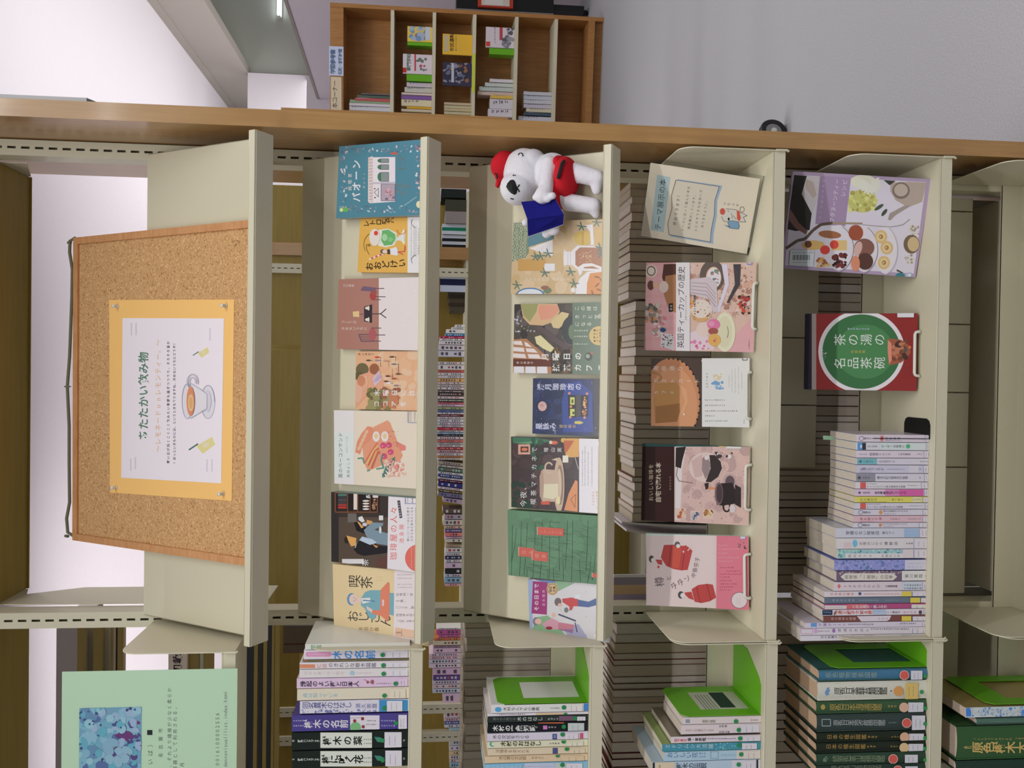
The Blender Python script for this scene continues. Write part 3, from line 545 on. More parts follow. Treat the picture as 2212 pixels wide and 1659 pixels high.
def a_oji(A, B, L):
    ink = (58, 54, 52)
    A.ch('お', 842, 605, 118, ink); A.ch('じ', 948, 610, 118, ink); A.ch('さ', 1058, 625, 118, ink); A.ch('ん', 1166, 650, 122, ink); A.ch('喫', 858, 255, 128, ink); A.ch('茶', 978, 268, 128, ink); A.v('原田ひ香', 895, 1105, 735, 46, (116, 84, 62))
    A.dash(1070, 1150, 215, 16, (206, 178, 120)); A.dash(1070, 1150, 250, 16, (206, 178, 120))
    A.poly((112, 164, 176), [(925, 420), (960, 365), (1010, 345), (1120, 345), (1120, 360), (1250, 375), (1248, 600), (1120, 560), (1080, 590), (1050, 640), (1000, 620), (960, 530), (920, 495)])
    A.ell((90, 140, 178), 828, 436, 46, 62); A.ell((232, 206, 196), 845, 436, 42, 52); A.poly((232, 206, 196), [(880, 410), (930, 425), (930, 460), (880, 470)]); A.poly((228, 228, 230), [(930, 425), (1010, 420), (1020, 460), (935, 480)]); A.line((80, 130, 170), [(940, 445), (1060, 455)], 12); A.line((90, 80, 80), [(850, 415), (850, 430)], 4); A.line((90, 80, 80), [(850, 445), (850, 460)], 4); A.arc((170, 90, 80), 860, 437, 14, 14, -50, 50, 3)
    A.poly((206, 190, 184), [(975, 500), (1040, 540), (1030, 570), (980, 535)]); A.poly((220, 126, 96), [(1118, 340), (1190, 262), (1206, 275), (1205, 580), (1190, 660), (1120, 600), (1035, 580), (1030, 545), (1110, 545)])
    A.ell((228, 206, 216), 1140, 470, 12, 34); A.ell((206, 150, 170), 1134, 470, 5, 20)
    B.poly((234, 224, 226), [(1258, 100), (1500, 120), (1500, 940), (1250, 870)]); t = (104, 84, 96)
    for s_, x1, y, k in (('松尾純一郎、', 1480, 385, 30), ('57歳、', 1370, 450, 30), ('バツイチ、無職', 1484, 515, 30), ('純喫茶を巡り', 1470, 590, 30), ('「人生」を考える', 1484, 650, 28)): B.v(s_, 1272, x1, y, k, t)
    for y in (190, 225, 285, 315): B.dash(1290, 1440, y, 16, (150, 120, 130), y)
    B.poly((216, 178, 148), [(1268, 712), (1480, 745), (1480, 830), (1262, 800)]); B.line((140, 100, 80), [(1330, 735), (1330, 800)], 4); B.dash(1350, 1470, 775, 16, (240, 226, 214)); B.dash(1350, 1470, 800, 14, (240, 226, 214)); B.v('純喫茶', 1275, 1325, 765, 18, (120, 80, 66))
dbook('novel', 'pale yellow book of a man carrying an orange table, nearest the perforated post', GB, FB, 0.0155, K4, [(636, 772), (655, 85), (1487, 165), (1480, 888)], a_oji, (238, 214, 164), (236, 214, 170))
# ---- the lowest sloped shelf
def a_pot(A, B, L):
    A.blobs([(198, 168, 118), (210, 184, 146)], 600, -150, 1700, 750, 50, 40, 110, 7); A.poly((120, 138, 112), [(585, -120), (790, -120), (775, 40), (790, 250), (740, 320), (590, 335)])
    r = random.Random(5)
    for i in range(46): x, y = 600+(i % 4)*48+r.uniform(-8, 8), -100+(i//4)*40+r.uniform(-8, 8); A.ell((188, 184, 150), x, y, 18, 19, 9); A.ell((104, 128, 118), x, y, 11, 12, 8)
    A.rect_((196, 150, 74), 660, 330, 990, 470); A.poly((84, 128, 140), [(778, 190), (782, 60), (1100, -40), (1085, 90)]); A.poly((226, 222, 222), [(800, 205), (1076, 100), (1074, 292)])
    for i in range(8): A.line((176, 170, 176), [(890+i*24, 186-i*5), (890+i*24, 225+i*7)], 3)
    A.ell((206, 174, 66), 1435, 80, 110, 85); A.rect_((196, 150, 60), 1420, 5, 1445, 160); A.poly((228, 224, 226), [(1450, -75), (1550, -85), (1570, 160), (1530, 165), (1520, 0)]); A.rect_((206, 170, 100), 1580, -30, 1700, 160)
    A.ell((226, 222, 222), 1217, 318, 16, 108); A.rect_((226, 222, 222), 1217, 240, 1345, 402); A.ell((222, 218, 218), 1345, 320, 30, 84)
    for x in (1255, 1285, 1315): A.line((170, 166, 170), [(x, 245), (x, 398)], 4)
    A.poly((236, 232, 232), [(1300, 232), (1370, 168), (1470, 170), (1720, 180), (1720, 480), (1440, 470), (1370, 455), (1305, 400)]); A.poly((170, 116, 84), [(1345, 240), (1400, 190), (1720, 195), (1720, 450), (1400, 440), (1345, 400)]); A.blobs([(226, 186, 120), (236, 206, 150)], 1395, 235, 1540, 380, 40, 3, 7, 4)
    A.poly((230, 226, 224), [(1376, 470), (1385, 420), (1440, 385), (1540, 380), (1700, 440), (1700, 470), (1550, 415), (1450, 425), (1425, 500), (1395, 535)])
    A.poly((232, 228, 228), [(1345, 745), (1355, 650), (1400, 560), (1490, 480), (1700, 470), (1700, 760), (1345, 760)]); A.ell((232, 228, 228), 1320, 700, 28, 30); A.poly((212, 138, 66), [(1480, 760), (1484, 620), (1520, 500), (1700, 478), (1700, 760)])
    for x, y, k in ((1605, 545, .2), (1660, 590, .9), (1605, 640, 2.4), (1630, 700, .4), (1550, 735, 1.2)): A.ell((150, 96, 52), x, y, 38, 12, 10, k)
    A.rect_((226, 226, 230), 978, 384, 1100, 472); A.ell((236, 236, 240), 985, 428, 12, 44)
    for x, y in ((870, 300), (930, 290), (650, 640), (1330, 620), (1020, 260), (1640, 190), (1650, 270), (980, 490), (1290, 480), (1600, -110), (1420, -60)):
        for k in range(5): A.ell((92, 122, 108), x+math.cos(k*1.1)*30, y+math.sin(k*1.1)*30, 34, 8, 8, k*1.1)
    A.v('サキの忘れ物', 738, 1035, 572, 42, (236, 226, 206)); A.v('津村記久子', 1068, 1285, 572, 36, (236, 226, 206)); A.ell((60, 120, 170), 805, 760, 172, 88, 24); A.ell((226, 232, 238), 805, 762, 155, 76, 24); A.ell((110, 128, 96), 1010, 705, 50, 38); A.ell((150, 104, 84), 980, 672, 50, 24)
dbook('novel', 'tan book of glass teapots and a honey jar, partly behind the white plush dog', GC, FC, 0.017, K6, [(575, 746), (600, -106), (1700, -150), (1695, 748)], a_pot, (204, 176, 132), (200, 170, 130), 1.05)
def a_mat(A, B, L):
    A.blobs([(84, 76, 66), (60, 56, 56), (96, 88, 84)], 610, 860, 1310, 1700, 70, 30, 90, 2); A.blobs([(200, 200, 214), (160, 156, 170)], 620, 1010, 860, 1200, 26, 4, 14, 5)
    A.poly((206, 170, 124), [(690, 865), (1130, 865), (1160, 960), (1080, 1080), (960, 1125), (800, 1115), (720, 1030)]); A.poly((152, 152, 92), [(690, 865), (900, 865), (880, 960), (800, 1080), (730, 1010)]); A.poly((216, 146, 116), [(910, 880), (1130, 880), (1150, 950), (1060, 1040), (930, 1060), (900, 960)])
    A.poly((206, 184, 130), [(1050, 1080), (1180, 960), (1270, 980), (1230, 1090), (1150, 1160), (1080, 1150)]); A.ell((54, 62, 62), 1300, 1180, 120, 170); A.ell((104, 124, 92), 1310, 1200, 48, 90); A.poly((214, 204, 150), [(860, 1260), (930, 1240), (1100, 1400), (1130, 1480), (960, 1400), (880, 1340)]); A.poly((92, 76, 78), [(860, 1150), (940, 1130), (1310, 1400), (1310, 1480)])
    A.poly((176, 124, 84), [(600, 1290), (760, 1280), (1060, 1540), (1060, 1720), (590, 1720)])
    for i, x in enumerate((612, 750, 890)):
        A.poly((232, 230, 236), [(x, 1610), (x+118, 1612), (x+124, 1698), (x-4, 1694)])
    for p in ([(608, 1310), (700, 1308), (720, 1360), (610, 1350)], [(735, 1318), (770, 1330), (830, 1385), (750, 1370)], [(606, 1380), (730, 1390), (740, 1440), (604, 1430)], [(752, 1395), (850, 1400), (900, 1450), (765, 1440)], [(604, 1455), (745, 1465), (760, 1515), (602, 1505)], [(775, 1465), (905, 1468), (940, 1520), (790, 1515)]): A.poly((226, 216, 214), p)
    A.poly((104, 54, 40), [(600, 1522), (1060, 1530), (1060, 1615), (600, 1612)]); A.v('青山美智子', 638, 850, 1568, 32, (226, 214, 206)); A.blobs([(50, 40, 30), (110, 80, 50), (60, 60, 40)], 1070, 1400, 1310, 1700, 40, 14, 40, 8)
    B.rect_((98, 118, 98), 1312, 840, 1720, 1720); wd = (236, 234, 230)
    for s_, x0, x1, y, k in (('この縁は、', 1330, 1690, 920, 56), ('きっと宝', 1330, 1640, 1020, 56), ('になる', 1330, 1550, 1108, 56)): B.v(s_, x0, x1, y, k, (214, 216, 196))
    B.ch('物', 1652, 1012, 58, (214, 216, 196))
    for y in (1185, 1255, 1345): B.dash(1335, 1500, y, 30, (190, 196, 176), y)
    B.ell((206, 176, 96), 1628, 1246, 116, 114, 30); B.h('本屋大賞', 1330, 1160, 1578, 30, (60, 50, 40), True); B.h('受賞作家', 1325, 1165, 1612, 22, (60, 50, 40)); B.h('青山美智子', 1330, 1160, 1648, 28, (60, 50, 40), True); B.ell((60, 70, 58), 1505, 1495, 46, 50); B.ell((140, 160, 140), 1495, 1490, 26, 26); B.ell((200, 90, 70), 1545, 1455, 16, 14)
    for A_, c, x, y in ((A, '月', 985, 1498), (A, '曜', 1116, 1498), (A, '日', 1246, 1494), (B, 'の', 1380, 1490), (A, '抹', 1116, 1628), (A, '茶', 1250, 1628), (B, 'カ', 1378, 1628), (B, 'フ', 1512, 1632), (B, 'ェ', 1640, 1628)): A_.ch(c, x, y, 88, wd, True)
dbook('novel', 'green banded book with a gold seal, paper screens and a frothy tea cup', GC, FC, 0.0185, K6, [(598, 1694), (618, 864), (1692, 852), (1682, 1704)], a_mat, (76, 68, 62), (70, 84, 70), 1.05)
def a_navy(A, B, L):
    A.blobs([(40, 50, 84), (52, 64, 104), (44, 58, 110)], 830, 330, 1600, 1000, 60, 40, 100, 3); A.poly((50, 74, 150), [(1230, 380), (1400, 350), (1550, 500), (1560, 960), (1200, 960), (1180, 600)]); A.rect_((62, 60, 66), 1560, 330, 1680, 1010); A.blobs([(190, 196, 220)], 840, 340, 1640, 990, 40, 1.5, 4, 9)
    A.v('満月珈琲店の', 885, 1425, 418, 82, (196, 198, 226), True); A.v('星詠み', 868, 1118, 888, 82, (196, 198, 226), True); A.v('望月麻衣', 1150, 1358, 890, 44, (206, 178, 96)); A.ell((206, 166, 158), 950, 650, 52, 58, 24); A.ell((186, 146, 144), 944, 640, 24, 20)
    A.poly((40, 40, 52), [(1255, 515), (1500, 520), (1495, 770), (1260, 785)]); A.rect_((196, 204, 96), 1282, 542, 1336, 632); A.rect_((196, 204, 96), 1282, 682, 1336, 766); A.rect_((84, 60, 40), 1300, 570, 1320, 612); A.rect_((84, 60, 40), 1310, 715, 1334, 745); A.rect_((80, 74, 76), 1350, 520, 1410, 780)
    for x, y in ((1272, 496), (1484, 500), (1292, 655), (1462, 660), (1285, 780), (1455, 785)): A.ell((216, 140, 110), x, y, 16, 16, 10)
    A.blobs([(226, 170, 100), (180, 110, 70)], 1435, 540, 1478, 640, 16, 6, 14, 1); A.blobs([(226, 170, 100), (180, 110, 70)], 1430, 690, 1475, 765, 14, 6, 14, 2); A.poly((206, 186, 84), [(1335, 830), (1400, 825), (1445, 848), (1400, 866), (1335, 858)])
    A.blobs([(150, 156, 176)], 1080, 900, 1110, 1000, 6, 5, 12, 2); L.frame((120, 150, 200), 1648, 330, 1700, 372, 5)
dbook('paperback_novel', 'navy blue paperback with a pink moon and lit van', GC, FC, 0.0125, K7, [(822, 980), (844, 312), (1672, 332), (1662, 1012)], a_navy, (46, 56, 92), (40, 66, 70), 1.05)
def a_cup(A, B, L):
    A.blobs([(76, 58, 60), (62, 48, 52), (84, 66, 66)], 590, 1040, 1390, 1860, 60, 40, 100, 5); A.poly((60, 116, 88), [(590, 1020), (900, 1030), (1080, 1060), (860, 1110), (600, 1090)]); A.poly((96, 150, 110), [(610, 1090), (1000, 1050), (800, 1100)]); A.blobs([(40, 72, 58), (50, 90, 70)], 820, 1040, 960, 1400, 26, 10, 36, 5); A.blobs([(36, 62, 52)], 590, 1560, 800, 1900, 26, 20, 60, 8)
    A.rect_((214, 160, 140), 662, 1105, 805, 1225); A.rect_((84, 60, 56), 690, 1130, 785, 1200); A.ell((214, 120, 80), 738, 1165, 36, 20)
    wd = (232, 228, 226); A.h('今夜、', 1860, 1560, 726, 84, wd); A.h('喫茶マチカネで', 1840, 1120, 842, 72, wd, False, 858); A.v('増山実', 955, 1195, 1172, 58, wd)
    A.ell((206, 170, 74), 1200, 1055, 30, 30); A.poly((214, 158, 76), [(1205, 1035), (1395, 1030), (1385, 1255), (1290, 1262), (1230, 1250)]); A.poly((190, 96, 52), [(1205, 1060), (1330, 1060), (1240, 1200), (1215, 1200)]); A.rect_((226, 222, 206), 1192, 1238, 1260, 1322); A.ell((214, 104, 70), 1090, 1085, 44, 22); A.ell((240, 220, 200), 1050, 1082, 20, 20)
    A.ell((196, 170, 144), 1150, 1590, 64, 330, 30); A.ell((150, 122, 104), 1160, 1590, 42, 240, 26); A.ell((206, 182, 154), 1150, 1585, 30, 190, 24); A.poly((196, 168, 146), [(918, 1480), (960, 1400), (1100, 1410), (1145, 1480), (1150, 1720), (1100, 1790), (950, 1790), (920, 1720)]); A.poly((214, 206, 172), [(960, 1580), (1140, 1575), (1140, 1720), (1080, 1760), (960, 1740)]); A.ell((178, 148, 128), 944, 1590, 24, 180, 24); A.arc((200, 178, 156), 1030, 1385, 46, 62, 60, 330, 20); A.poly((206, 190, 160), [(1085, 1280), (1130, 1265), (1125, 1300), (1060, 1290)])
    A.poly((216, 138, 82), [(1265, 1690), (1345, 1530), (1372, 1545), (1372, 1910), (1210, 1890)]); A.line((140, 80, 44), [(1290, 1760), (1350, 1700), (1340, 1860), (1290, 1760)], 6); A.line((206, 200, 190), [(1340, 1260), (1380, 1400)], 6); A.poly((206, 86, 60), [(930, 1790), (1040, 1780), (1040, 1825), (940, 1825)]); A.ell((222, 210, 160), 1140, 1775, 26, 50)
    B.rect_((230, 226, 232), 1392, 1020, 1690, 1960)
    for x, y0, y1 in ((1432, 1600, 1180), (1463, 1600, 1130), (1500, 1600, 1190), (1545, 1610, 1130)): B.dashh(y0, y1, x, 18, (110, 106, 112), x)
    B.h('人生を彩る', 1840, 1660, 1560, 34, (206, 140, 106)); B.h('ちいさな奇蹟', 1880, 1660, 1608, 34, (206, 140, 106)); B.dashh(1600, 1120, 1618, 18, (206, 150, 130)); L.arc((110, 140, 200), 1650, 1060, 22, 24, 90, 270, 5)
dbook('novel', 'dark book with a big beige coffee cup and white band beside the navy paperback', GC, FC, 0.0185, K7, [(564, 1858), (588, 1008), (1668, 1048), (1650, 1926)], a_cup, (68, 54, 56), (60, 70, 62), 1.05)
def a_grn(A, B, L):
    A.blobs([(102, 148, 112), (94, 138, 104)], 560, 150, 1640, 980, 50, 40, 110, 2); ln = (40, 56, 44)
    for x, y0, y1, d in ((590, 300, 900, -10), (640, 330, 740, -60), (700, 260, 920, -25), (770, 270, 900, -40), (865, 280, 930, -30), (948, 230, 600, -6), (940, 620, 940, -20), (1040, 250, 940, -10), (1148, 440, 840, 6), (1250, 240, 830, -30), (1195, 720, 960, 6), (1312, 240, 980, -14), (1495, 240, 840, -25), (1080, 810, 950, 4), (1008, 820, 950, 6), (1395, 700, 980, 10), (1530, 670, 990, -40), (1580, 650, 960, -30), (768, 820, 920, -4)): A.line(ln, [(x, y0), (x+d*.3, (y0+y1)/2), (x+d, y1)], 4)
    r = random.Random(4)
    for i in range(90): x, y = r.choice([r.uniform(960, 1250), r.uniform(1310, 1480), r.uniform(740, 900)]), r.uniform(250, 910); A.line((66, 92, 72), [(x, y), (x+r.uniform(60, 150), y+r.uniform(5, 40))], 2.5)
    for x0, y0, x1, y1 in ((895, 322, 1203, 432), (670, 560, 858, 686), (832, 606, 1016, 736), (1550, 870, 1660, 940)): A.poly((236, 206, 190), [(x0-8, y0-2), (x1-3, y0+20), (x1-3, y1), (x0-6, y1-18)]); A.poly((216, 100, 84), [(x0, y0), (x1, y0+20), (x1, y1), (x0, y1-18)])
    c = (238, 176, 160); A.v('くつしたこむ', 910, 1190, 376, 34, c, False, 392); A.v('日々', 690, 850, 622, 52, c, False, 630); A.v('喫茶', 848, 1008, 664, 52, c, False, 672); A.v('千早', 1565, 1640, 900, 24, c)
dbook('novel', 'green book with black pen lines and coral tags', GC, FC, 0.0205, K8, [(532, 905), (542, 112), (1650, 200), (1637, 1006)], a_grn, (98, 142, 108), (84, 124, 94), 1.05, mat_='cloth')
def a_day(A, B, L):
    A.poly((150, 170, 206), [(770, 930), (835, 940), (830, 1660), (770, 1660)]); A.poly((126, 172, 130), [(980, 960), (1340, 990), (1140, 1090), (1000, 1080)]); A.poly((126, 172, 130), [(880, 1400), (1010, 1380), (1090, 1440), (1290, 1700), (850, 1690), (830, 1540)]); A.poly((110, 136, 190), [(835, 945), (1100, 960), (1105, 990), (980, 990)]); A.poly((160, 160, 192), [(1210, 1545), (1380, 1480), (1520, 1700), (1290, 1700)])
    A.poly((158, 50, 118), [(836, 968), (1012, 984), (1002, 1370), (820, 1354)]); A.h('その日まで', 1330, 996, 880, 58, (240, 220, 236), True); A.h('吉永南央', 1276, 1066, 966, 38, (220, 180, 210)); A.ell((196, 166, 122), 1070, 1064, 70, 74, 26); A.ell((130, 96, 60), 1070, 1064, 58, 62, 26); A.ell((206, 176, 132), 1070, 1064, 52, 56, 26); A.h('限定', 1100, 1030, 1050, 34, (90, 60, 40), True); A.h('文庫', 1100, 1030, 1092, 34, (90, 60, 40), True)
    A.ell((110, 100, 100), 1135, 1218, 42, 50); A.ell((214, 176, 156), 1160, 1255, 28, 22); A.poly((196, 62, 66), [(1185, 1180), (1300, 1165), (1375, 1185), (1375, 1270), (1320, 1270), (1305, 1310), (1270, 1325), (1275, 1275), (1190, 1220)]); A.poly((70, 96, 150), [(1375, 1190), (1500, 1215), (1600, 1170), (1620, 1250), (1500, 1282), (1375, 1270)]); A.ell((150, 110, 84), 1608, 1190, 18, 30); A.ell((110, 116, 116), 1235, 1315, 26, 32); A.rect_((206, 214, 220), 1340, 1130, 1400, 1180)
    A.ell((130, 120, 150), 870, 1450, 36, 50); A.ell((220, 180, 160), 900, 1450, 40, 34); A.poly((206, 150, 170), [(940, 1480), (1060, 1410), (1140, 1450), (1140, 1545), (1010, 1550)]); A.poly((196, 120, 140), [(1140, 1460), (1330, 1490), (1320, 1540), (1140, 1545)]); A.poly((150, 106, 150), [(1130, 1545), (1320, 1545), (1310, 1590)]); A.ell((150, 40, 70), 1030, 1530, 40, 20); A.ell((216, 178, 158), 1085, 1375, 26, 30); A.line((60, 70, 96), [(1140, 1365), (1350, 1445)], 18); A.line((60, 60, 80), [(1340, 1465), (1365, 1580)], 12)
    A.blobs([(120, 120, 120)], 1130, 1060, 1620, 1620, 24, 2, 5, 7); A.blobs([(250, 250, 250)], 1555, 1595, 1625, 1640, 5, 6, 16, 1)
dbook('paperback_novel', 'small paperback with a magenta title tag and two walking figures', GC, FC, 0.011, K8, [(774, 1606), (802, 942), (1642, 1012), (1630, 1692)], a_day, (204, 202, 206), (130, 150, 190), 1.05)
# ---- wire stands and the books on the flat shelves
def lean_frame(z, Y, tilt, x=0.0, ex=(1, 0, 0)):
    ex = unit(ex); bk = np.cross((0, 0, 1), ex); return Fr((x, Y, z), ex, np.array([0, 0, 1])*math.cos(tilt)+bk*math.sin(tilt))
def wire_stand(label, f2, wd, h, a0, a1, rise, bot, thick):      # bent wire easel: two prongs, a front bar and a slanted back loop
    z0 = bot+0.003; r = 0.0029; o = f2.w((a0+a1)/2, 0, 0); t = thing('book_stand', label, 'book stand', (o[0], o[1]+0.02, bot), 'white wire book stands')
    g = G()
    p0, p1 = f2.w(a0, 0, 0.0055), f2.w(a1, 0, 0.0055); q0, q1 = f2.w(a0, rise, 0.0055), f2.w(a1, rise, 0.0055)
    bk = -f2.n; bk = unit(np.array([bk[0], bk[1], 0]))
    def low(p): return np.array([p[0], p[1], z0])
    e0, e1 = low(p0), low(p1); s0, s1 = e0+bk*(thick+0.05), e1+bk*(thick+0.05)
    def rnd(a, b, c, k=0.005): u, v = unit(a-b), unit(c-b); return [b+u*k, b+(u+v)*k*0.3, b+v*k]
    path = [s0]+rnd(s0, e0, q0)+rnd(e0, q0, q1)+rnd(q0, q1, e1)+rnd(q1, e1, s1)+[s1]
    g.tube(path, r, 8); g.obj('front_bar', 'wire', t, True)
    g = G(); b0, b1 = f2.w(a0+0.01, 0.012, -thick-0.0036), f2.w(a1-0.01, 0.012, -thick-0.0036); u0, u1 = f2.w(a0+0.01, h*0.6, -thick-0.0036), f2.w(a1-0.01, h*0.6, -thick-0.0036)
    k0, k1 = low(b0)+bk*0.001, low(b1)+bk*0.001
    g.tube([s0, k0, u0, u1, k1, s1], r, 8); g.obj('back_loop', 'wire', t, True)
def sbook(label, crop, q, z, tilt, t, art, cov, spine, gain, bar=None, name='book', side='R', sart=None, lift=0.0062, Y=None, grp=GD, stand_label=None, thick_=None):
    BL, BR = q[3], q[2]; pl = atZ(crop[0]+BL[0]*crop[2], crop[1]+BL[1]*crop[2], z+lift); pr = atZ(crop[0]+BR[0]*crop[2], crop[1]+BR[1]*crop[2], z+lift)
    fr = lean_frame(z+lift, pl[1], tilt, pl[0], pr-pl)
    f2, wd, h = dbook(name, label, grp, fr, 0.0, crop, q, art, cov, spine, gain, None, t, 'print', side, sart)
    if bar:
        ys = [f2.uv(crop[0]+x*crop[2], crop[1]+y*crop[2]) for x, y in bar]
        wire_stand(stand_label, f2, wd, h, ys[0][0], ys[1][0], ys[0][1], z, t)
    return f2, wd, h
def a_hist(A, B, L):
    for i in range(17): A.rect_((232, 176, 178) if i % 2 else (218, 158, 160), 500, 40+i*64, 900, 40+i*64+34)
    for i in range(12): A.rect_((236, 176, 184), 1560, 700+i*34, 1850, 700+i*34+15)
    A.ell((206, 190, 176), 590, 140, 72, 80); A.ell((120, 96, 84), 590, 140, 54, 62); A.ell((214, 204, 190), 590, 140, 40, 46); A.poly((84, 52, 44), [(740, 60), (890, 55), (880, 300), (760, 320), (720, 220)]); A.poly((160, 110, 70), [(760, 200), (890, 180), (885, 640), (800, 600), (740, 420)]); A.ell((96, 62, 50), 585, 312, 40, 58); A.ell((214, 190, 180), 740, 330, 56, 70); A.poly((206, 160, 130), [(610, 280), (690, 290), (690, 340), (615, 340)])
    A.blobs([(130, 122, 110), (180, 170, 160), (90, 84, 70), (190, 130, 90)], 530, 550, 700, 760, 50, 12, 34, 3); A.blobs([(200, 190, 184), (150, 140, 130), (190, 120, 130)], 610, 700, 760, 900, 30, 12, 30, 5); A.ell((44, 70, 116), 730, 845, 34, 28); A.poly((200, 196, 200), [(710, 880), (860, 900), (860, 1090), (700, 1040)]); A.blobs([(130, 60, 90), (90, 100, 80)], 720, 900, 850, 1050, 24, 5, 14, 2); A.poly((38, 34, 34), [(800, 530), (850, 525), (850, 625), (800, 630)]); A.h('図説', 615, 540, 828, 28, (220, 216, 210))
    A.poly((196, 166, 150), [(1050, 40), (1850, 35), (1850, 640), (1600, 900), (1400, 1100), (1050, 1100)]); A.blobs([(176, 140, 126), (206, 180, 170), (160, 120, 104), (196, 150, 130)], 1060, 50, 1800, 700, 90, 14, 46, 4)
    A.blobs([(226, 206, 196), (150, 112, 100), (206, 170, 160), (130, 96, 84), (216, 190, 180)], 1060, 50, 1790, 700, 220, 4, 12, 14)
    A.ell((96, 84, 78), 1320, 200, 150, 190, 26); A.ell((206, 170, 130), 1335, 220, 92, 130, 26); A.ell((226, 218, 222), 1338, 222, 82, 120, 26); A.blobs([(200, 100, 110), (110, 110, 150), (110, 130, 100)], 1290, 120, 1390, 300, 22, 8, 18, 3)
    A.poly((200, 192, 206), [(1430, 60), (1500, 60), (1520, 300), (1400, 640), (1370, 620), (1470, 300)]); A.poly((70, 66, 70), [(1570, 60), (1660, 60), (1650, 300), (1520, 520), (1490, 520), (1590, 300)]); A.blobs([(190, 70, 60), (216, 150, 60), (50, 56, 48), (150, 60, 60)], 1640, 430, 1760, 660, 30, 10, 26, 6)
    A.poly((190, 176, 180), [(1060, 240), (1280, 210), (1370, 280), (1390, 620), (1330, 640), (1280, 480), (1060, 420)])
    for i in range(4): A.line((150, 136, 144), [(1070, 280+i*40), (1250, 290+i*46), (1360, 420+i*50)], 7)
    A.ell((220, 204, 196), 1180, 610, 140, 130); A.ell((196, 150, 96), 1180, 640, 120, 110); A.ell((214, 200, 186), 1180, 600, 116, 104); A.blobs([(150, 100, 70), (214, 206, 200)], 1090, 520, 1290, 700, 30, 6, 14, 8); A.blobs([(190, 70, 90), (220, 150, 60)], 1030, 440, 1090, 600, 10, 10, 22, 2); A.v('Cha Tea 紅茶教室'.replace(' ', ''), 1100, 1106, 560, 4, (80, 60, 60)); A.h('ＣｈａＴｅａ紅茶教室', 730, 425, 1108, 32, (66, 54, 54))
    A.poly((226, 206, 214), [(1010, 900), (1130, 850), (1340, 960), (1340, 1080), (1060, 1090), (1005, 1020)]); A.blobs([(216, 90, 130), (206, 120, 160)], 1040, 980, 1280, 1075, 12, 8, 22, 3)
    A.ell((214, 210, 178), 1470, 870, 126, 236, 30); A.ell((196, 192, 160), 1465, 870, 90, 190, 26); A.ell((206, 186, 176), 1210, 840, 80, 90); A.ell((206, 110, 150), 1335, 780, 78, 66); A.ell((222, 150, 180), 1310, 770, 36, 30); A.ell((150, 80, 70), 1330, 860, 60, 40); A.ell((222, 172, 84), 1345, 965, 76, 76); A.blobs([(190, 80, 100)], 1330, 940, 1370, 990, 5, 6, 12); A.arc((110, 96, 80), 1470, 870, 40, 90, -50, 50, 6)
    A.rect_((236, 230, 232), 886, 20, 1052, 1120); A.h('英国ティーカップの歴史', 1062, 86, 942, 88, (52, 46, 50), False, 952); A.h('紅茶でよみとくイギリス史', 730, 430, 1006, 22, (70, 60, 64)); A.v('河出書房新社', 1745, 1755, 1020, 3, (90, 60, 60)); A.h('河出書房新社', 1080, 960, 1760, 15, (90, 60, 60)); L.frame((80, 120, 200), 1730, 30, 1792, 62, 7)
sbook('pink striped teacup history book on a wire stand next to the acrylic sign', K10, [(514, 1082), (520, 44), (1846, 34), (1812, 1116)], ZD, math.radians(17), 0.011, a_hist, (222, 168, 170), (226, 222, 224), 1.14, [(1795, 835), (1797, 285)], stand_label='white wire stand holding the pink teacup book')
def a_post(A, B, L):
    A.rect_((78, 64, 58), 560, 1170, 1195, 2010); A.ell((186, 126, 86), 830, 1700, 340, 520, 40); A.ell((196, 138, 96), 850, 1760, 290, 470, 40)
    for i in range(22): t = math.radians(-95+i*9.2); A.ell((44, 40, 40), 830+340*math.cos(t), 1700+515*math.sin(t), 12, 14, 8)
    A.poly((176, 128, 70), [(640, 1480), (890, 1470), (930, 1530), (935, 1820), (900, 1940), (640, 1960), (620, 1700)]); A.poly((150, 104, 58), [(640, 1760), (930, 1720), (935, 1820), (900, 1940), (640, 1960)]); A.poly((206, 150, 104), [(935, 1500), (1010, 1560), (1030, 1700), (980, 1830), (935, 1850), (990, 1700)]); A.line((160, 116, 70), [(585, 1345), (690, 1380), (715, 1420), (640, 1480)], 26); A.ell((250, 246, 240), 980, 1852, 10, 14)
    wd = (230, 222, 214); A.v('海岸通り', 600, 985, 1305, 64, wd); A.v('ポストカード', 600, 1185, 1455, 60, wd); A.v('カフェ', 605, 880, 1592, 52, wd)
    B.rect_((214, 214, 212), 1196, 1165, 1790, 2030); B.h('吉野万理子', 1545, 1350, 1258, 26, (130, 116, 104)); B.blobs([(226, 200, 140), (210, 190, 150)], 1330, 1370, 1430, 1450, 14, 6, 16, 2); B.blobs([(140, 176, 206), (110, 150, 190)], 1320, 1470, 1450, 1550, 12, 10, 24, 3)
    for x, y0, y1 in ((1520, 1525, 1380), (1555, 1585, 1310), (1593, 1600, 1300), (1632, 1610, 1290), (1672, 1550, 1350)): B.dashh(y0, y1, x, 15, (150, 140, 136), x)
    for y, x1 in ((1682, 1490), (1745, 1490), (1812, 1620), (1870, 1360), (1932, 1500)): B.dash(1235, x1, y, 26, (120, 106, 100), y)
    B.blobs([(206, 206, 204)], 1200, 1180, 1480, 1300, 20, 8, 26, 4); B.h('双葉社', 1965, 1905, 1700, 15, (90, 90, 90)); L.frame((70, 70, 80), 1680, 1172, 1735, 1206, 6)
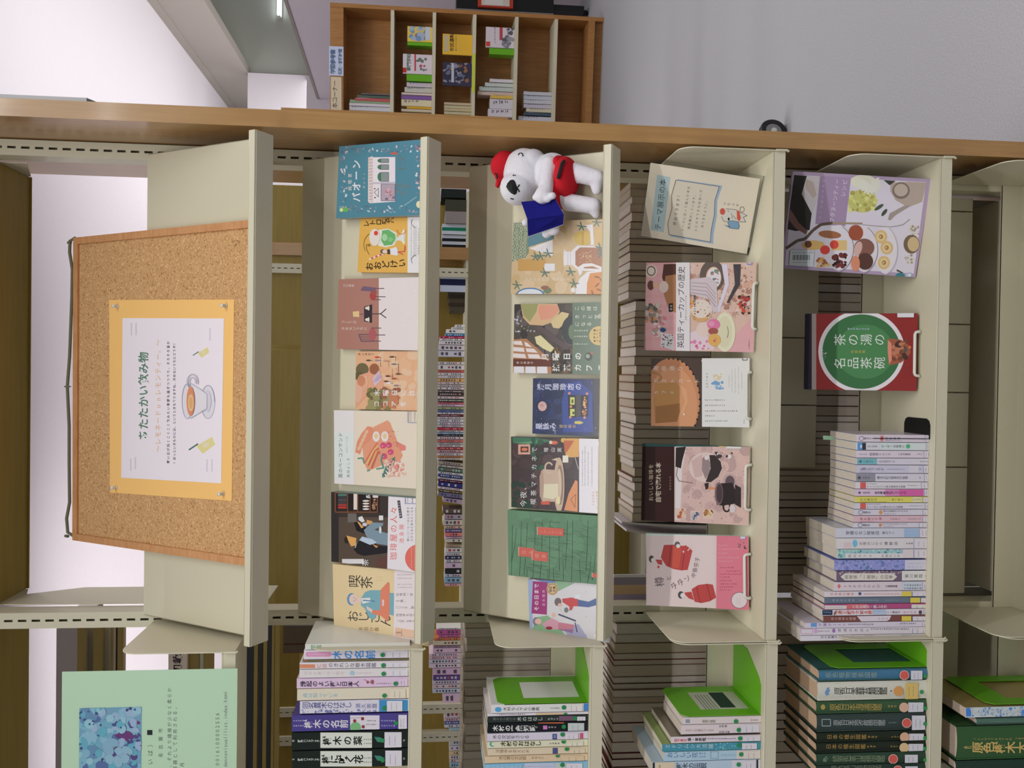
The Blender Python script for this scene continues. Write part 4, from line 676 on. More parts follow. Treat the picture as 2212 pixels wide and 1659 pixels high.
sbook('book with an orange cup photo above and white floral band below', K10, [(588, 1988), (590, 1188), (1768, 1180), (1757, 2010)], ZD, math.radians(17), 0.010, a_post, (78, 64, 58), (70, 60, 56), 1.14, [(1725, 1905), (1735, 1350)], stand_label='white wire stand holding the orange cup book')
def a_home(A, B, L):
    A.rect_((52, 32, 30), 460, 660, 645, 1600); A.rect_((66, 40, 38), 640, 660, 866, 1600); cr = (206, 190, 160)
    A.poly((196, 166, 158), [(866, 670), (1790, 690), (1790, 1660), (866, 1600)]); A.poly((214, 206, 206), [(870, 680), (1010, 690), (960, 960), (935, 1560), (870, 1560)]); A.blobs([(176, 146, 142), (200, 168, 160), (186, 154, 150)], 1000, 700, 1760, 1620, 60, 30, 80, 6)
    A.blobs([(206, 176, 168), (168, 136, 130), (192, 160, 154)], 960, 690, 1750, 1600, 260, 4, 11, 16)
    A.h('おいしい珈琲を', 1345, 895, 588, 58, cr); A.h('自宅で淹れる本', 1358, 878, 676, 70, (224, 212, 190), True); A.h('富田佐奈栄', 1215, 1040, 818, 26, (160, 130, 110))
    A.poly((48, 42, 40), [(885, 700), (1005, 690), (960, 860), (945, 950), (880, 930)]); A.line((130, 110, 100), [(905, 940), (890, 1030), (920, 1100), (1090, 1125)], 10)
    A.ell((206, 184, 178), 1240, 935, 200, 180, 30); A.poly((190, 160, 156), [(1070, 860), (1200, 780), (1200, 1040), (1110, 1060)]); A.poly((58, 50, 50), [(1285, 790), (1350, 790), (1420, 870), (1436, 950), (1390, 1050), (1300, 1115), (1240, 1110), (1300, 950)]); A.poly((140, 122, 122), [(1200, 830), (1250, 780), (1300, 900), (1285, 1000), (1240, 1080), (1195, 970)]); A.ell((226, 214, 210), 1250, 820, 26, 30); A.arc((230, 214, 206), 1240, 935, 195, 175, 120, 240, 8); A.poly((52, 46, 46), [(1225, 1130), (1275, 1120), (1275, 1190), (1240, 1205)]); A.line((206, 130, 84), [(1270, 1185), (1380, 1190)], 26)
    A.ell((176, 150, 152), 1525, 1110, 84, 100); A.ell((96, 80, 84), 1530, 1110, 56, 74); A.poly((50, 42, 44), [(1370, 1130), (1560, 1120), (1600, 1230), (1590, 1370), (1440, 1395), (1370, 1380)]); A.ell((120, 96, 100), 1398, 1250, 50, 134, 26); A.ell((74, 60, 64), 1404, 1250, 38, 112, 24); A.arc((46, 40, 42), 1490, 1410, 40, 55, -40, 220, 18); A.ell((196, 186, 190), 1560, 1430, 36, 50); A.poly((56, 46, 48), [(1590, 1140), (1660, 1180), (1660, 1420), (1590, 1380)])
    for x0, y0, x1, y1, cs in ((878, 1425, 1005, 1545, [(170, 90, 60), (220, 190, 170), (196, 150, 120)]), (1060, 1455, 1170, 1562, [(90, 110, 150), (60, 70, 96), (170, 160, 166)]), (1212, 1440, 1332, 1552, [(160, 110, 60), (216, 190, 150), (96, 60, 40)])): A.rect_((206, 180, 166), x0, y0, x1, y1); A.blobs(cs, x0+18, y0+18, x1-18, y1-18, 16, 10, 26, x0)
    A.blobs([(70, 60, 66), (226, 220, 216)], 1370, 760, 1560, 810, 10, 12, 30, 5); A.poly((40, 84, 84), [(470, 655), (1420, 665), (1420, 690), (470, 688)]); L.ell((222, 214, 60), 1432, 674, 42, 20); L.rect_((226, 226, 226), 1482, 668, 1668, 716); L.frame((150, 160, 160), 1490, 672, 1660, 708, 4); A.line((236, 210, 196), [(1030, 742), (1640, 748)], 6)
sbook('dark brown topped coffee brewing book with a glass server and black cup', K11, [(474, 1562), (480, 664), (1770, 686), (1750, 1640)], ZD, math.radians(17), 0.013, a_home, (58, 36, 34), (40, 84, 84), 1.14, [(1708, 1440), (1708, 905)], stand_label='white wire stand holding the coffee brewing book')
def a_bar(A, B, L):
    A.rect_((206, 226, 220), 520, 230, 1400, 262)
    rd, dk = (176, 66, 64), (110, 40, 44)
    A.poly(rd, [(742, 372), (860, 368), (1030, 392), (1082, 440), (1026, 670), (950, 676), (860, 660), (770, 622), (705, 520)]); A.line(dk, [(830, 380), (800, 630)], 6); A.line(dk, [(985, 480), (955, 670)], 6); A.poly((190, 78, 64), [(850, 380), (960, 400), (920, 650), (830, 640)])
    A.ell((90, 92, 92), 902, 368, 34, 38); A.ell((236, 226, 224), 912, 384, 24, 24); A.poly(rd, [(935, 390), (1010, 375), (1030, 440), (960, 450)]); A.line((236, 214, 206), [(1025, 440), (1060, 400), (1080, 380)], 12); A.ell((240, 226, 220), 975, 452, 10, 12)
    A.ell((70, 74, 70), 592, 538, 30, 42); A.ell((236, 226, 222), 612, 552, 24, 26); A.poly(rd, [(640, 545), (720, 550), (720, 610), (670, 600)]); A.ell((190, 70, 60), 676, 634, 14, 16)
    A.poly(rd, [(1072, 900), (1150, 850), (1260, 835), (1326, 845), (1366, 1000), (1290, 1045), (1190, 1066), (1108, 1050)]); A.line(dk, [(1130, 870), (1178, 1062)], 6); A.line(dk, [(1252, 838), (1308, 1034)], 6)
    A.ell((70, 74, 76), 945, 968, 36, 44); A.ell((238, 230, 228), 966, 974, 28, 30); A.poly(rd, [(985, 940), (1070, 930), (1100, 1030), (1040, 1010), (1000, 970)])
    ink = (92, 78, 88); A.ch('樽', 690, 812, 120, ink, False, 0.14); A.ch('と', 800, 770, 66, ink, False, 0.1); A.ch('タ', 862, 860, 88, ink, False, -0.5); A.ch('タ', 940, 818, 88, ink, False, -0.5); A.ch('ン', 1020, 770, 80, ink, False, -0.5); A.h('中島京子', 765, 515, 1090, 62, (84, 72, 78), False, 1150)
    B.poly((238, 132, 152), [(1372, 250), (1790, 260), (1790, 1170), (1366, 1140)]); wd = (246, 176, 190)
    for y, x1 in ((375, 1520), (420, 1690), (470, 1500), (520, 1640), (565, 1550)): B.dash(1395, x1, y, 30, wd, y)
    for y, x0, x1 in ((640, 1410, 1590), (682, 1490, 1660), (718, 1410, 1670), (755, 1410, 1530), (795, 1410, 1560), (836, 1420, 1610), (872, 1410, 1590), (908, 1410, 1550)): B.dash(x0, x1, y, 26, (160, 60, 92), y)
    B.ell((90, 80, 100), 1642, 1030, 98, 98, 30); B.ell((240, 224, 228), 1642, 1030, 92, 92, 30); B.dashh(1070, 990, 1620, 14, (170, 150, 170)); B.dashh(1080, 985, 1650, 14, (170, 150, 170)); B.blobs([(80, 76, 84), (110, 90, 100)], 1630, 330, 1720, 430, 12, 5, 14, 4); L.rect_((214, 210, 226), 1648, 262, 1716, 300); L.frame((110, 116, 170), 1650, 264, 1714, 298, 5)
sbook('pinkish book with two red barrels above a rose pink band', K12, [(530, 1086), (528, 242), (1752, 266), (1756, 1152)], ZD, math.radians(17), 0.0165, a_bar, (216, 198, 196), (196, 214, 208), 1.14, [(1705, 1000), (1705, 478)], stand_label='white wire stand holding the red barrel book')
def a_aft(A, B, L):
    def q(x, y): return x, y
    A.poly((206, 200, 212), [(345, 250), (1845, 335), (1705, 1375), (240, 1280)])
    A.poly((44, 42, 36), [(345, 252), (490, 262), (430, 470), (545, 690), (520, 880), (360, 890), (270, 870), (300, 600)]); A.poly((190, 184, 186), [(490, 262), (640, 270), (600, 560), (545, 690), (430, 470)]); A.poly((120, 84, 76), [(300, 640), (400, 800), (500, 890), (480, 930), (360, 860), (280, 760)]); A.poly((176, 160, 150), [(480, 300), (560, 330), (600, 480), (560, 520), (470, 400)])
    A.ell((214, 212, 190), 1130, 330, 150, 80); A.ell((178, 178, 92), 1120, 550, 168, 130, 26); A.blobs([(190, 186, 100), (160, 150, 70), (200, 200, 120)], 970, 440, 1280, 660, 50, 10, 26, 2)
    for i in range(14): t = math.radians(-40+i*20); A.ell((230, 230, 214), 1210+math.cos(t)*70, 360+math.sin(t)*55, 66, 20, 10, t)
    A.poly((166, 150, 138), [(1440, 340), (1640, 330), (1850, 340), (1800, 560), (1640, 620), (1500, 540), (1440, 440)]); A.ell((120, 106, 96), 1560, 430, 100, 96); A.ell((176, 160, 146), 1560, 425, 78, 72); A.poly((150, 138, 130), [(1410, 760), (1430, 690), (1600, 600), (1680, 600), (1500, 710), (1440, 770)]); A.ell((70, 84, 64), 1310, 620, 62, 20, 12, -0.6); A.ell((64, 76, 60), 1370, 680, 50, 20, 12, -0.9); A.poly((60, 60, 52), [(1360, 310), (1500, 320), (1430, 370)])
    A.poly((150, 128, 158), [(640, 262), (990, 285), (925, 835), (585, 810)])
    A.h('ホテル椿山荘東京', 765, 290, 636, 30, (184, 166, 190), False, 690); A.h('アフタヌーンティー', 862, 295, 762, 62, (236, 228, 240), False, 838); A.h('レシピ', 505, 300, 898, 62, (236, 228, 240), False, 926)
    A.ell((220, 214, 222), 850, 1080, 165, 260, 26); A.ell((216, 210, 218), 1150, 1090, 150, 270, 26); A.ell((226, 220, 226), 1390, 1110, 140, 270, 26)
    A.line((90, 76, 66), [(250, 1090), (380, 1000), (470, 980), (560, 880), (650, 815), (780, 800)], 34); A.line((150, 130, 106), [(780, 800), (1120, 805)], 22); A.line((150, 140, 136), [(1120, 820), (1440, 845), (1580, 820), (1660, 755)], 9)
    A.arc((130, 120, 124), 760, 1090, 260, 290, -60, 70, 8, 16); A.arc((130, 120, 124), 1060, 1100, 235, 290, -60, 70, 8, 16); A.arc((150, 140, 146), 1330, 1110, 190, 290, -60, 70, 6, 16)
    A.ell((150, 96, 60), 750, 930, 130, 44, 18, 0.1); A.ell((206, 166, 90), 560, 1050, 130, 54); A.ell((96, 60, 40), 505, 1040, 40, 40); A.rect_((206, 176, 110), 770, 995, 945, 1110); A.ell((206, 62, 52), 695, 1105, 56, 52); A.ell((216, 70, 58), 800, 1045, 50, 50); A.blobs([(70, 40, 40), (50, 34, 34), (110, 50, 46)], 770, 1150, 930, 1290, 30, 14, 30, 3); A.blobs([(206, 150, 70), (150, 90, 50), (226, 190, 110)], 610, 1200, 740, 1290, 24, 10, 26, 4)
    A.ell((150, 76, 50), 1045, 910, 84, 90); A.ell((126, 84, 72), 1140, 1080, 116, 104); A.ell((196, 160, 150), 1070, 1090, 44, 84, 18, 0.3); A.ell((84, 56, 46), 1150, 1235, 90, 96); A.ell((206, 130, 96), 1040, 1260, 50, 90)
    for x, y in ((1330, 955), (1395, 1080), (1365, 1250)): A.ell((206, 170, 106), x, y, 70, 76); A.ell((226, 206, 150), x, y, 48, 52); A.ell((160, 110, 60), x, y, 24, 26); A.ell((220, 190, 120), x-6, y, 10, 12)
    A.ell((110, 90, 66), 1680, 1040, 92, 108); A.ell((186, 164, 120), 1700, 1040, 66, 84); A.blobs([(196, 188, 174), (150, 138, 120)], 1660, 830, 1760, 930, 26, 6, 16, 6); A.blobs([(196, 188, 174), (150, 138, 120)], 1610, 1160, 1710, 1250, 22, 6, 16, 7); A.poly((80, 64, 56), [(1515, 1325), (1590, 1365), (1570, 1372), (1508, 1345)])
    L.poly((214, 222, 226), [(300, 1105), (572, 1120), (556, 1295), (285, 1280)])
    for i in range(17): L.line((60, 70, 70), [(325+i*12, 1160), (322+i*12, 1220)], 4+(i*7 % 3)*2)
    L.dash(320, 560, 1136, 22, (60, 110, 120)); L.dash(330, 520, 1246, 18, (90, 100, 104)); A.ell((40, 120, 130), 1550, 1410, 56, 46); A.poly((226, 226, 232), [(1620, 1366), (1690, 1370), (1680, 1420), (1616, 1415)]); A.frame((90, 130, 190), 1628, 1370, 1680, 1412, 6)
sbook('large lavender framed afternoon tea recipe book leaning at the shelf end', K13, [(214, 1312), (310, 210), (1892, 297), (1740, 1420)], ZE, math.radians(11), 0.013, a_aft, (160, 140, 168), (150, 130, 158), 1.14, None, 'cookbook', 'R', None, 0.0008, grp=GE)
def a_tea(A, B, L):
    A.rect_((44, 40, 56), 440, 280, 545, 1200); A.rect_((150, 134, 128), 545, 280, 596, 1200); A.ell((214, 208, 212), 1112, 735, 492, 470, 60); A.ell((54, 104, 62), 1112, 735, 446, 424, 60); A.ell((66, 122, 72), 1150, 735, 330, 310, 40)
    wd = (232, 236, 230)
    for s_, y in (('茶の湯の', 600), ('名品茶碗', 865)): A.v(s_, 792, 1392, y, 138, wd)
    A.dash(955, 1195, 478, 34, (150, 170, 190)); A.v('矢部良明', 985, 1160, 736, 34, (196, 160, 60))
    A.poly((150, 84, 60), [(1410, 600), (1430, 585), (1560, 600), (1640, 650), (1672, 740), (1640, 800), (1560, 860), (1440, 890), (1415, 860), (1408, 740)]); A.blobs([(70, 50, 44), (110, 66, 50), (176, 110, 80), (90, 80, 70)], 1470, 620, 1620, 840, 30, 14, 36, 4); A.poly((206, 130, 106), [(1410, 600), (1450, 640), (1455, 830), (1425, 880), (1408, 740)]); A.ell((210, 120, 60), 1660, 685, 14, 18)
    A.blobs([(226, 224, 226)], 620, 690, 720, 830, 12, 3, 9, 2); L.rect_((220, 220, 226), 1516, 290, 1704, 346); A.v('淡交社', 1692, 1700, 380, 4, (180, 120, 110))
sbook('red book with a big green circle and tea bowl title', K14, [(462, 1162), (476, 306), (1752, 296), (1738, 1186)], ZE, math.radians(19), 0.014, a_tea, (134, 44, 42), (60, 30, 34), 1.14, [(1705, 1010), (1720, 510)], 'book', 'R', None, 0.007, grp=GE, stand_label='white wire stand holding the red and green tea bowl book')
# ---- the acrylic sign
def sign():
    pl, pr = atZ(1300+1760*_s, 310+1355*_s, ZD+0.0005), atZ(1300+1950*_s, 310+385*_s, ZD+0.0005)
    fr = lean_frame(ZD+0.0005, pl[1], math.radians(12), pl[0], pr-pl); q = [(440, 1118), (552, 180), (1968, 386), (1792, 1356)]
    f2, wd, h = quadframe(fr, K9, q)
    t = thing('sign_holder', 'clear acrylic sign holder with a handwritten theme display notice', 'sign', f2.w(wd/2, 0, 0))
    g = G(); g.fbox(f2, 0, wd, 0.0, h, 0.0, 0.002); g.fbox(f2, 0, wd, 0.0, h, -0.005, -0.003); g.fbox(f2, 0, 0.0016, 0, h, -0.003, 0); g.fbox(f2, wd-0.0016, wd, 0, h, -0.003, 0); g.obj('acrylic_panels', 'acrylic', t)
    bk = -f2.n; bk = unit(np.array([bk[0], bk[1], 0])); ff = Fr(f2.w(0, 0, -0.005), f2.ex, bk)
    g = G(); g.fbox(ff, 0, wd, 0.0, 0.03, 0.0, 0.003); g.fbox(f2, 0, wd, 0.0, 0.011, -0.003, 0.0, ); g.obj('foot', 'acrylic', t)
    P = [f2.uv(1300+x*_s, 310+y*_s) for x, y in ((468, 1105), (582, 232), (1893, 425), (1733, 1322))]
    g = G(); fp = f2.off(-0.0016); g.sheet(fp, P, -0.0003, 0.0, (240, 228, 208)); A = Art(g, fp, K9, None, 1.12, 8e-5)
    A.poly((166, 186, 190), [(660, 372), (820, 402), (738, 1062), (582, 1030)]); ink = (44, 56, 60); A.h('テーマ展示の本', 1038, 420, 668, 84, ink, False, 735, -0.11)
    A.poly((150, 172, 196), [(905, 425), (1440, 505), (1380, 680), (1375, 860), (1335, 1080), (1330, 1200), (825, 1110), (800, 1070)]); bk_ = [(885, 436), (1402, 514), (1350, 680), (1345, 845), (1305, 1040), (1296, 1176), (802, 1088), (788, 960), (838, 770), (832, 620)]
    A.poly((238, 226, 206), bk_); A.line((52, 52, 60), bk_+[bk_[0]], 5); tx = (60, 60, 62)
    for s_, y0, y1, x0, x1, k in (('貸出できます！', 985, 590, 868, 925, 44), ('テーマに沿って選んだ本を', 1055, 505, 962, 1042, 36), ('毎月展示しています。', 1028, 590, 1038, 1112, 36), ('ふとのすてきな出会いが', 1060, 545, 1118, 1188, 36), ('ありますように。', 1010, 660, 1196, 1258, 36)): A.h(s_, y0, y1, x0, k, tx, False, x1, -0.13)
    ln = (60, 66, 66)
    A.poly((244, 236, 226), [(1430, 870), (1480, 780), (1600, 790), (1650, 820), (1700, 810), (1736, 860), (1700, 880), (1720, 935), (1650, 935), (1560, 930), (1490, 938), (1450, 920)]); A.line(ln, [(1430, 870), (1450, 920), (1490, 938)], 5); A.line(ln, [(1480, 778), (1600, 790), (1650, 822), (1736, 862), (1690, 880), (1720, 938), (1640, 935)], 5); A.arc(ln, 1675, 788, 26, 34, 0, 360, 5)
    A.ell((206, 84, 70), 1442, 812, 32, 40); A.poly((206, 84, 60), [(1612, 800), (1640, 805), (1660, 890), (1640, 930), (1615, 900)]); A.ell((40, 44, 46), 1516, 902, 12, 18); A.arc(ln, 1518, 800, 12, 12, 60, 220, 4); A.poly((120, 156, 186), [(1500, 930), (1560, 920), (1630, 935), (1645, 985), (1630, 1022), (1530, 1010)]); A.poly((96, 130, 160), [(1455, 970), (1525, 985), (1530, 1010)]); A.line(ln, [(1500, 930), (1560, 920), (1630, 935), (1645, 985), (1630, 1022), (1530, 1010), (1500, 930)], 4); A.line(ln, [(1545, 830), (1560, 900)], 4); A.line(ln, [(1565, 860), (1605, 905)], 4)
    A.v('ふむふむ', 1440, 1645, 715, 36, tx, False, 735); g.obj('notice', 'paper', t)
sign()
# ---- cork board and poster on the top sloped shelf
def board():
    fr = plate_frame(ZA).off(0.0165); q = [((0, 0)), ((0, 0)), (0, 0), (0, 0)]
    crop = (0, 0, 1.0); q = [(155, 1180), (159, 500), (553, 489), (541, 1209)]
    f2, wd, h = quadframe(fr, crop, q, 0.0006)
    b = thing('cork_board', 'wood framed cork notice board leaning on the top sloped shelf', 'notice board', f2.w(wd/2, 0, -0.008)); fw = 0.0135
    g = G(); g.fbox(f2, fw, wd-fw, fw, h-fw, -0.012, -0.0045); g.obj('cork_panel', 'cork', b)
    for n, a0, a1, b0, b1 in (('frame_rail', 0, wd, h-fw, h), ('frame_rail', 0, wd, 0, fw), ('frame_stile', 0, fw, fw, h-fw), ('frame_stile', wd-fw, wd, fw, h-fw)):
        g = G(); g.fbox(f2, a0, a1, b0, b1, -0.0155, 0); g.obj(n, 'framewood', b, bevel=0.0012)
    g = G(); P = [(158, 1160), (142, 1150), (139.5, 1120), (146, 1085), (145, 1000), (145, 920), (141, 835), (146, 770), (151, 640), (152, 582), (146, 545), (147, 520), (158, 514)]
    fo = f2.off(-0.012); g.tube([fo.w(*fo.uv(p[0]+4.5, p[1])) for p in P], 0.0032, 7); o = g.obj('hanging_cord', 'cord', b, True)
    g = G(); c = fo.uv(145, 835); g.tube([fo.w(c[0], c[1]+0.008), fo.w(c[0], c[1]-0.010)], 0.0016, 6)
    for x, y in ((140, 1158), (146, 524)): c = fo.uv(x+4.5, y); g.tube([fo.w(c[0], c[1]+0.005), fo.w(c[0], c[1]-0.004)], 0.003, 6)
    g.obj('cord_knots', 'cord', o)
    g = G()
    for x, y in ((548, 535), (547, 607)): c = f2.uv(x, y); g.fbox(f2, c[0]-0.007, c[0]+0.007, c[1]-0.003, c[1]+0.003, -0.0044, -0.002)
    g.obj('board_hook', 'black', b)
    # poster
    K0 = (0, 420, .33454); fp = f2.off(-0.0042); TT = [(238, 1064), (236, 648), (506, 647), (501, 1082)]; P = [fp.uv(*p) for p in TT]
    t = thing('poster', 'orange mounted lemon drink poster pinned to the cork board', 'poster', fp.w(*P[3]))
    g = G(); g.sheet(fp, P, 0, 0.0004, (250, 200, 122)); g.obj('mount_sheet', 'paper', t)
    fq = f2.off(-0.0036); P = [fq.uv(*p) for p in ((262, 1032), (265, 687), (484, 688), (478, 1044))]; g = G(); g.sheet(fq, P, 0, 0.0003, (242, 234, 240)); A = Art(g, fq, K0, None, 1.06, 3.5e-4)
    gr = (84, 128, 104); A.h('あたたかい飲み物', 1590, 1015, 928, 68, gr, True); A.h('～レモネードonレモンティー。～', 1665, 935, 1022, 42, (252, 190, 110)); A.h('寒い日が続くこくこく飲みたい季節も過ぎつつあり、そろそろ温か', 1740, 945, 1088, 20, (70, 64, 76), True); A.h('！ほっといきものには、というときもありますね、冷めないうちにどうぞ！', 1740, 950, 1127, 20, (70, 64, 76), True)
    lg = (170, 170, 186)
    A.ell((232, 228, 236), 1345, 1340, 44, 108, 24); A.arc(lg, 1345, 1340, 44, 108, 0, 360, 4, 22); A.ell((206, 202, 212), 1340, 1335, 26, 70, 20); A.poly((240, 234, 240), [(1190, 1270), (1235, 1220), (1300, 1260), (1340, 1290), (1335, 1380), (1290, 1410), (1230, 1445), (1185, 1400)]); A.line(lg, [(1235, 1220), (1300, 1260), (1340, 1290), (1340, 1385), (1290, 1412), (1235, 1446)], 4); A.ell((236, 228, 236), 1215, 1335, 34, 112, 24); A.arc(lg, 1215, 1335, 34, 112, 0, 360, 4, 24); A.ell((226, 142, 96), 1238, 1335, 26, 94, 24); A.ell((250, 216, 164), 1240, 1345, 18, 55, 20); A.ell((246, 186, 110), 1240, 1345, 12, 40, 18); A.arc(lg, 1250, 1210, 34, 48, 130, 380, 5, 14); A.arc(lg, 1250, 1212, 20, 30, 130, 380, 4, 14)
    for x, y, k in ((1330, 1605, 1.0), (1315, 1012, 0.62)):
        A.poly((246, 232, 150), [(x-60*k, y+20*k), (x+40*k, y-40*k), (x+60*k, y+10*k), (x-20*k, y+70*k)]); A.line((60, 110, 90), [(x-110*k, y+45*k), (x-50*k, y+5*k)], 9*k); A.ell((250, 240, 200), x+2*k, y+12*k, 24*k, 16*k, 12, -0.6)
    for x, y in ((850, 870), (880, 870), (1357, 905), (845, 1745), (875, 1735), (1338, 1750), (1370, 1750)): A.line((206, 198, 210), [(x, y-40), (x, y+40)], 9)
    g.obj('printed_sheet', 'paper', t)
    for x, y, s_ in ((255, 662, 'beside the frame edge at upper end'), (489, 661, ''), (252, 1053, ''), (483, 1066, '')):
        lab = {(255, 662): 'clear push pin at the top corner of the orange poster, end panel side', (489, 661): 'clear push pin at the bottom corner of the orange poster, end panel side', (252, 1053): 'clear push pin at the top corner of the orange poster, post side', (483, 1066): 'clear push pin at the bottom corner of the orange poster, post side'}[(x, y)]
        c = fp.uv(x, y); p = thing('push_pin', lab, 'push pin', fp.w(c[0], c[1], 0.0008), 'clear push pins in the poster'); n = fp.n
        g = G(); o = fp.w(c[0], c[1], 0); g.tube([o+n*0.001, o+n*0.0022], 0.0042, 12); g.tube([o+n*0.0022, o+n*0.008, o+n*0.010], 0.0028, 10, r1=0.0022); g.tube([o+n*0.010, o+n*0.012], 0.0036, 12); g.obj('head', 'pin', p, True)
        g = G(); g.tube([o-n*0.006, o+n*0.001], 0.0005, 6); g.obj('needle', 'grey', p)
board()
# ================================================================ books standing with their spines out
class Spine: pass
def spine(name, label, group, crop, y0, y1, xt, z, yf, depth, col, art=None, gain=1.3, pages=PG, side=None, hard=False, lean=0.0, mt='print', xmid=None, gap=0.0004, extra=None):
    xm = xmid if xmid is not None else xt+(2012-crop[0])/crop[2]*0.0+400
    pa, pb = (crop[0]+xm*crop[2], crop[1]+y1*crop[2]), (crop[0]+xm*crop[2], crop[1]+y0*crop[2])
    fx = Fr((0, yf, z), (1, 0, 0), (0, 0, 1)); x0, x1 = fx.uv(*pa)[0]+gap, fx.uv(*pb)[0]-gap
    ym = (y0+y1)/2; h = fx.uv(crop[0]+xt*crop[2], crop[1]+ym*crop[2])[1]
    return sbox(name, label, group, x0, x1, z, h, yf, depth, col, art, crop, gain, pages, side, hard, lean, mt, extra)
def sbox(name, label, group, x0, x1, z, h, yf, depth, col, art=None, crop=None, gain=1.3, pages=PG, side=None, hard=False, lean=0.0, mt='print', extra=None):
    if x0 < -0.465: x1 = min(x1, -0.4525)
    wd = x1-x0; c = gained(col, gain); s2 = gained(side or col, gain)
    up = (math.sin(lean), 0, math.cos(lean)); f = Fr((x0, yf, z+0.0004), (math.cos(lean), 0, -math.sin(lean)), up)
    b = thing(name, label, 'book', f.w(wd/2, 0, -depth/2), group); th = min(0.0022 if hard else 0.0007, wd*0.2); ins = 0.003 if hard else 0.0006
    g = G(); g.fbox(f, 0, th, 0, h, -depth, -th, s2); g.fbox(f, wd-th, wd, 0, h, -depth, -th, s2)
    if hard and wd > 0.012:                           # rounded spine
        n = 8; P = [(wd*i/n, -0.004+0.0042*math.sin(math.pi*i/n)) for i in range(n+1)]
        for (a, t0), (a2, t1) in zip(P, P[1:]): g.hexa([f.w(a, 0, t0), f.w(a2, 0, t1), f.w(a2, 0, t1-th), f.w(a, 0, t0-th), f.w(a, h, t0), f.w(a2, h, t1), f.w(a2, h, t1-th), f.w(a, h, t0-th)], c)
    else: g.fbox(f, 0, wd, 0, h, -th, 0, c)
    gl = G(); gd = G(); ge = G()
    if art:
        A = Art(g, f, crop, (0.0003, wd-0.0003, 0, h), gain, 2.5e-4); L = Art(gl, f, crop, (0.0003, wd-0.0003, 0, h), gain, 1.2e-3); D = Art(gd, f, crop, (0.0003, wd-0.0003, 0, h), gain, 1.8e-3); D.e = Art(ge, f, crop, (0.0003, wd-0.0003, 0, h), gain, 1.9e-3); art(A, L, D)
    g.obj('cover', mt, b)
    if gl.f: gl.obj('call_label', 'paper', b)
    if gd.f: gd.obj('round_sticker', 'paper', b)
    if ge.f: ge.obj('green_dot', 'paper', b)
    p = G(); p.fbox(f, th, wd-th, ins, h-ins, -depth+ins, -th-(0.004 if hard else 0), gained(pages, gain*0.9)); p.obj('pages', 'pages', b)
    if extra: extra(b, f, wd, h)
    return b
LBLUE = (90, 110, 160); INK = (74, 68, 84)
def call(L, x0, x1, ya, yb, c=(222, 216, 226), box=True, rows=2):
    L.rect_(c, x0, ya, x1, yb)
    if box: L.line(LBLUE, [(x0+3, ya), (x0+3, yb)], 5)
    for i in range(rows): L.dashh(yb-(yb-ya)*0.2, ya+(yb-ya)*0.2, x0+(x1-x0)*(0.3+0.32*i), min(16, (x1-x0)*0.2), (80, 80, 104), i)
GS = 'books standing on the low flat shelf'
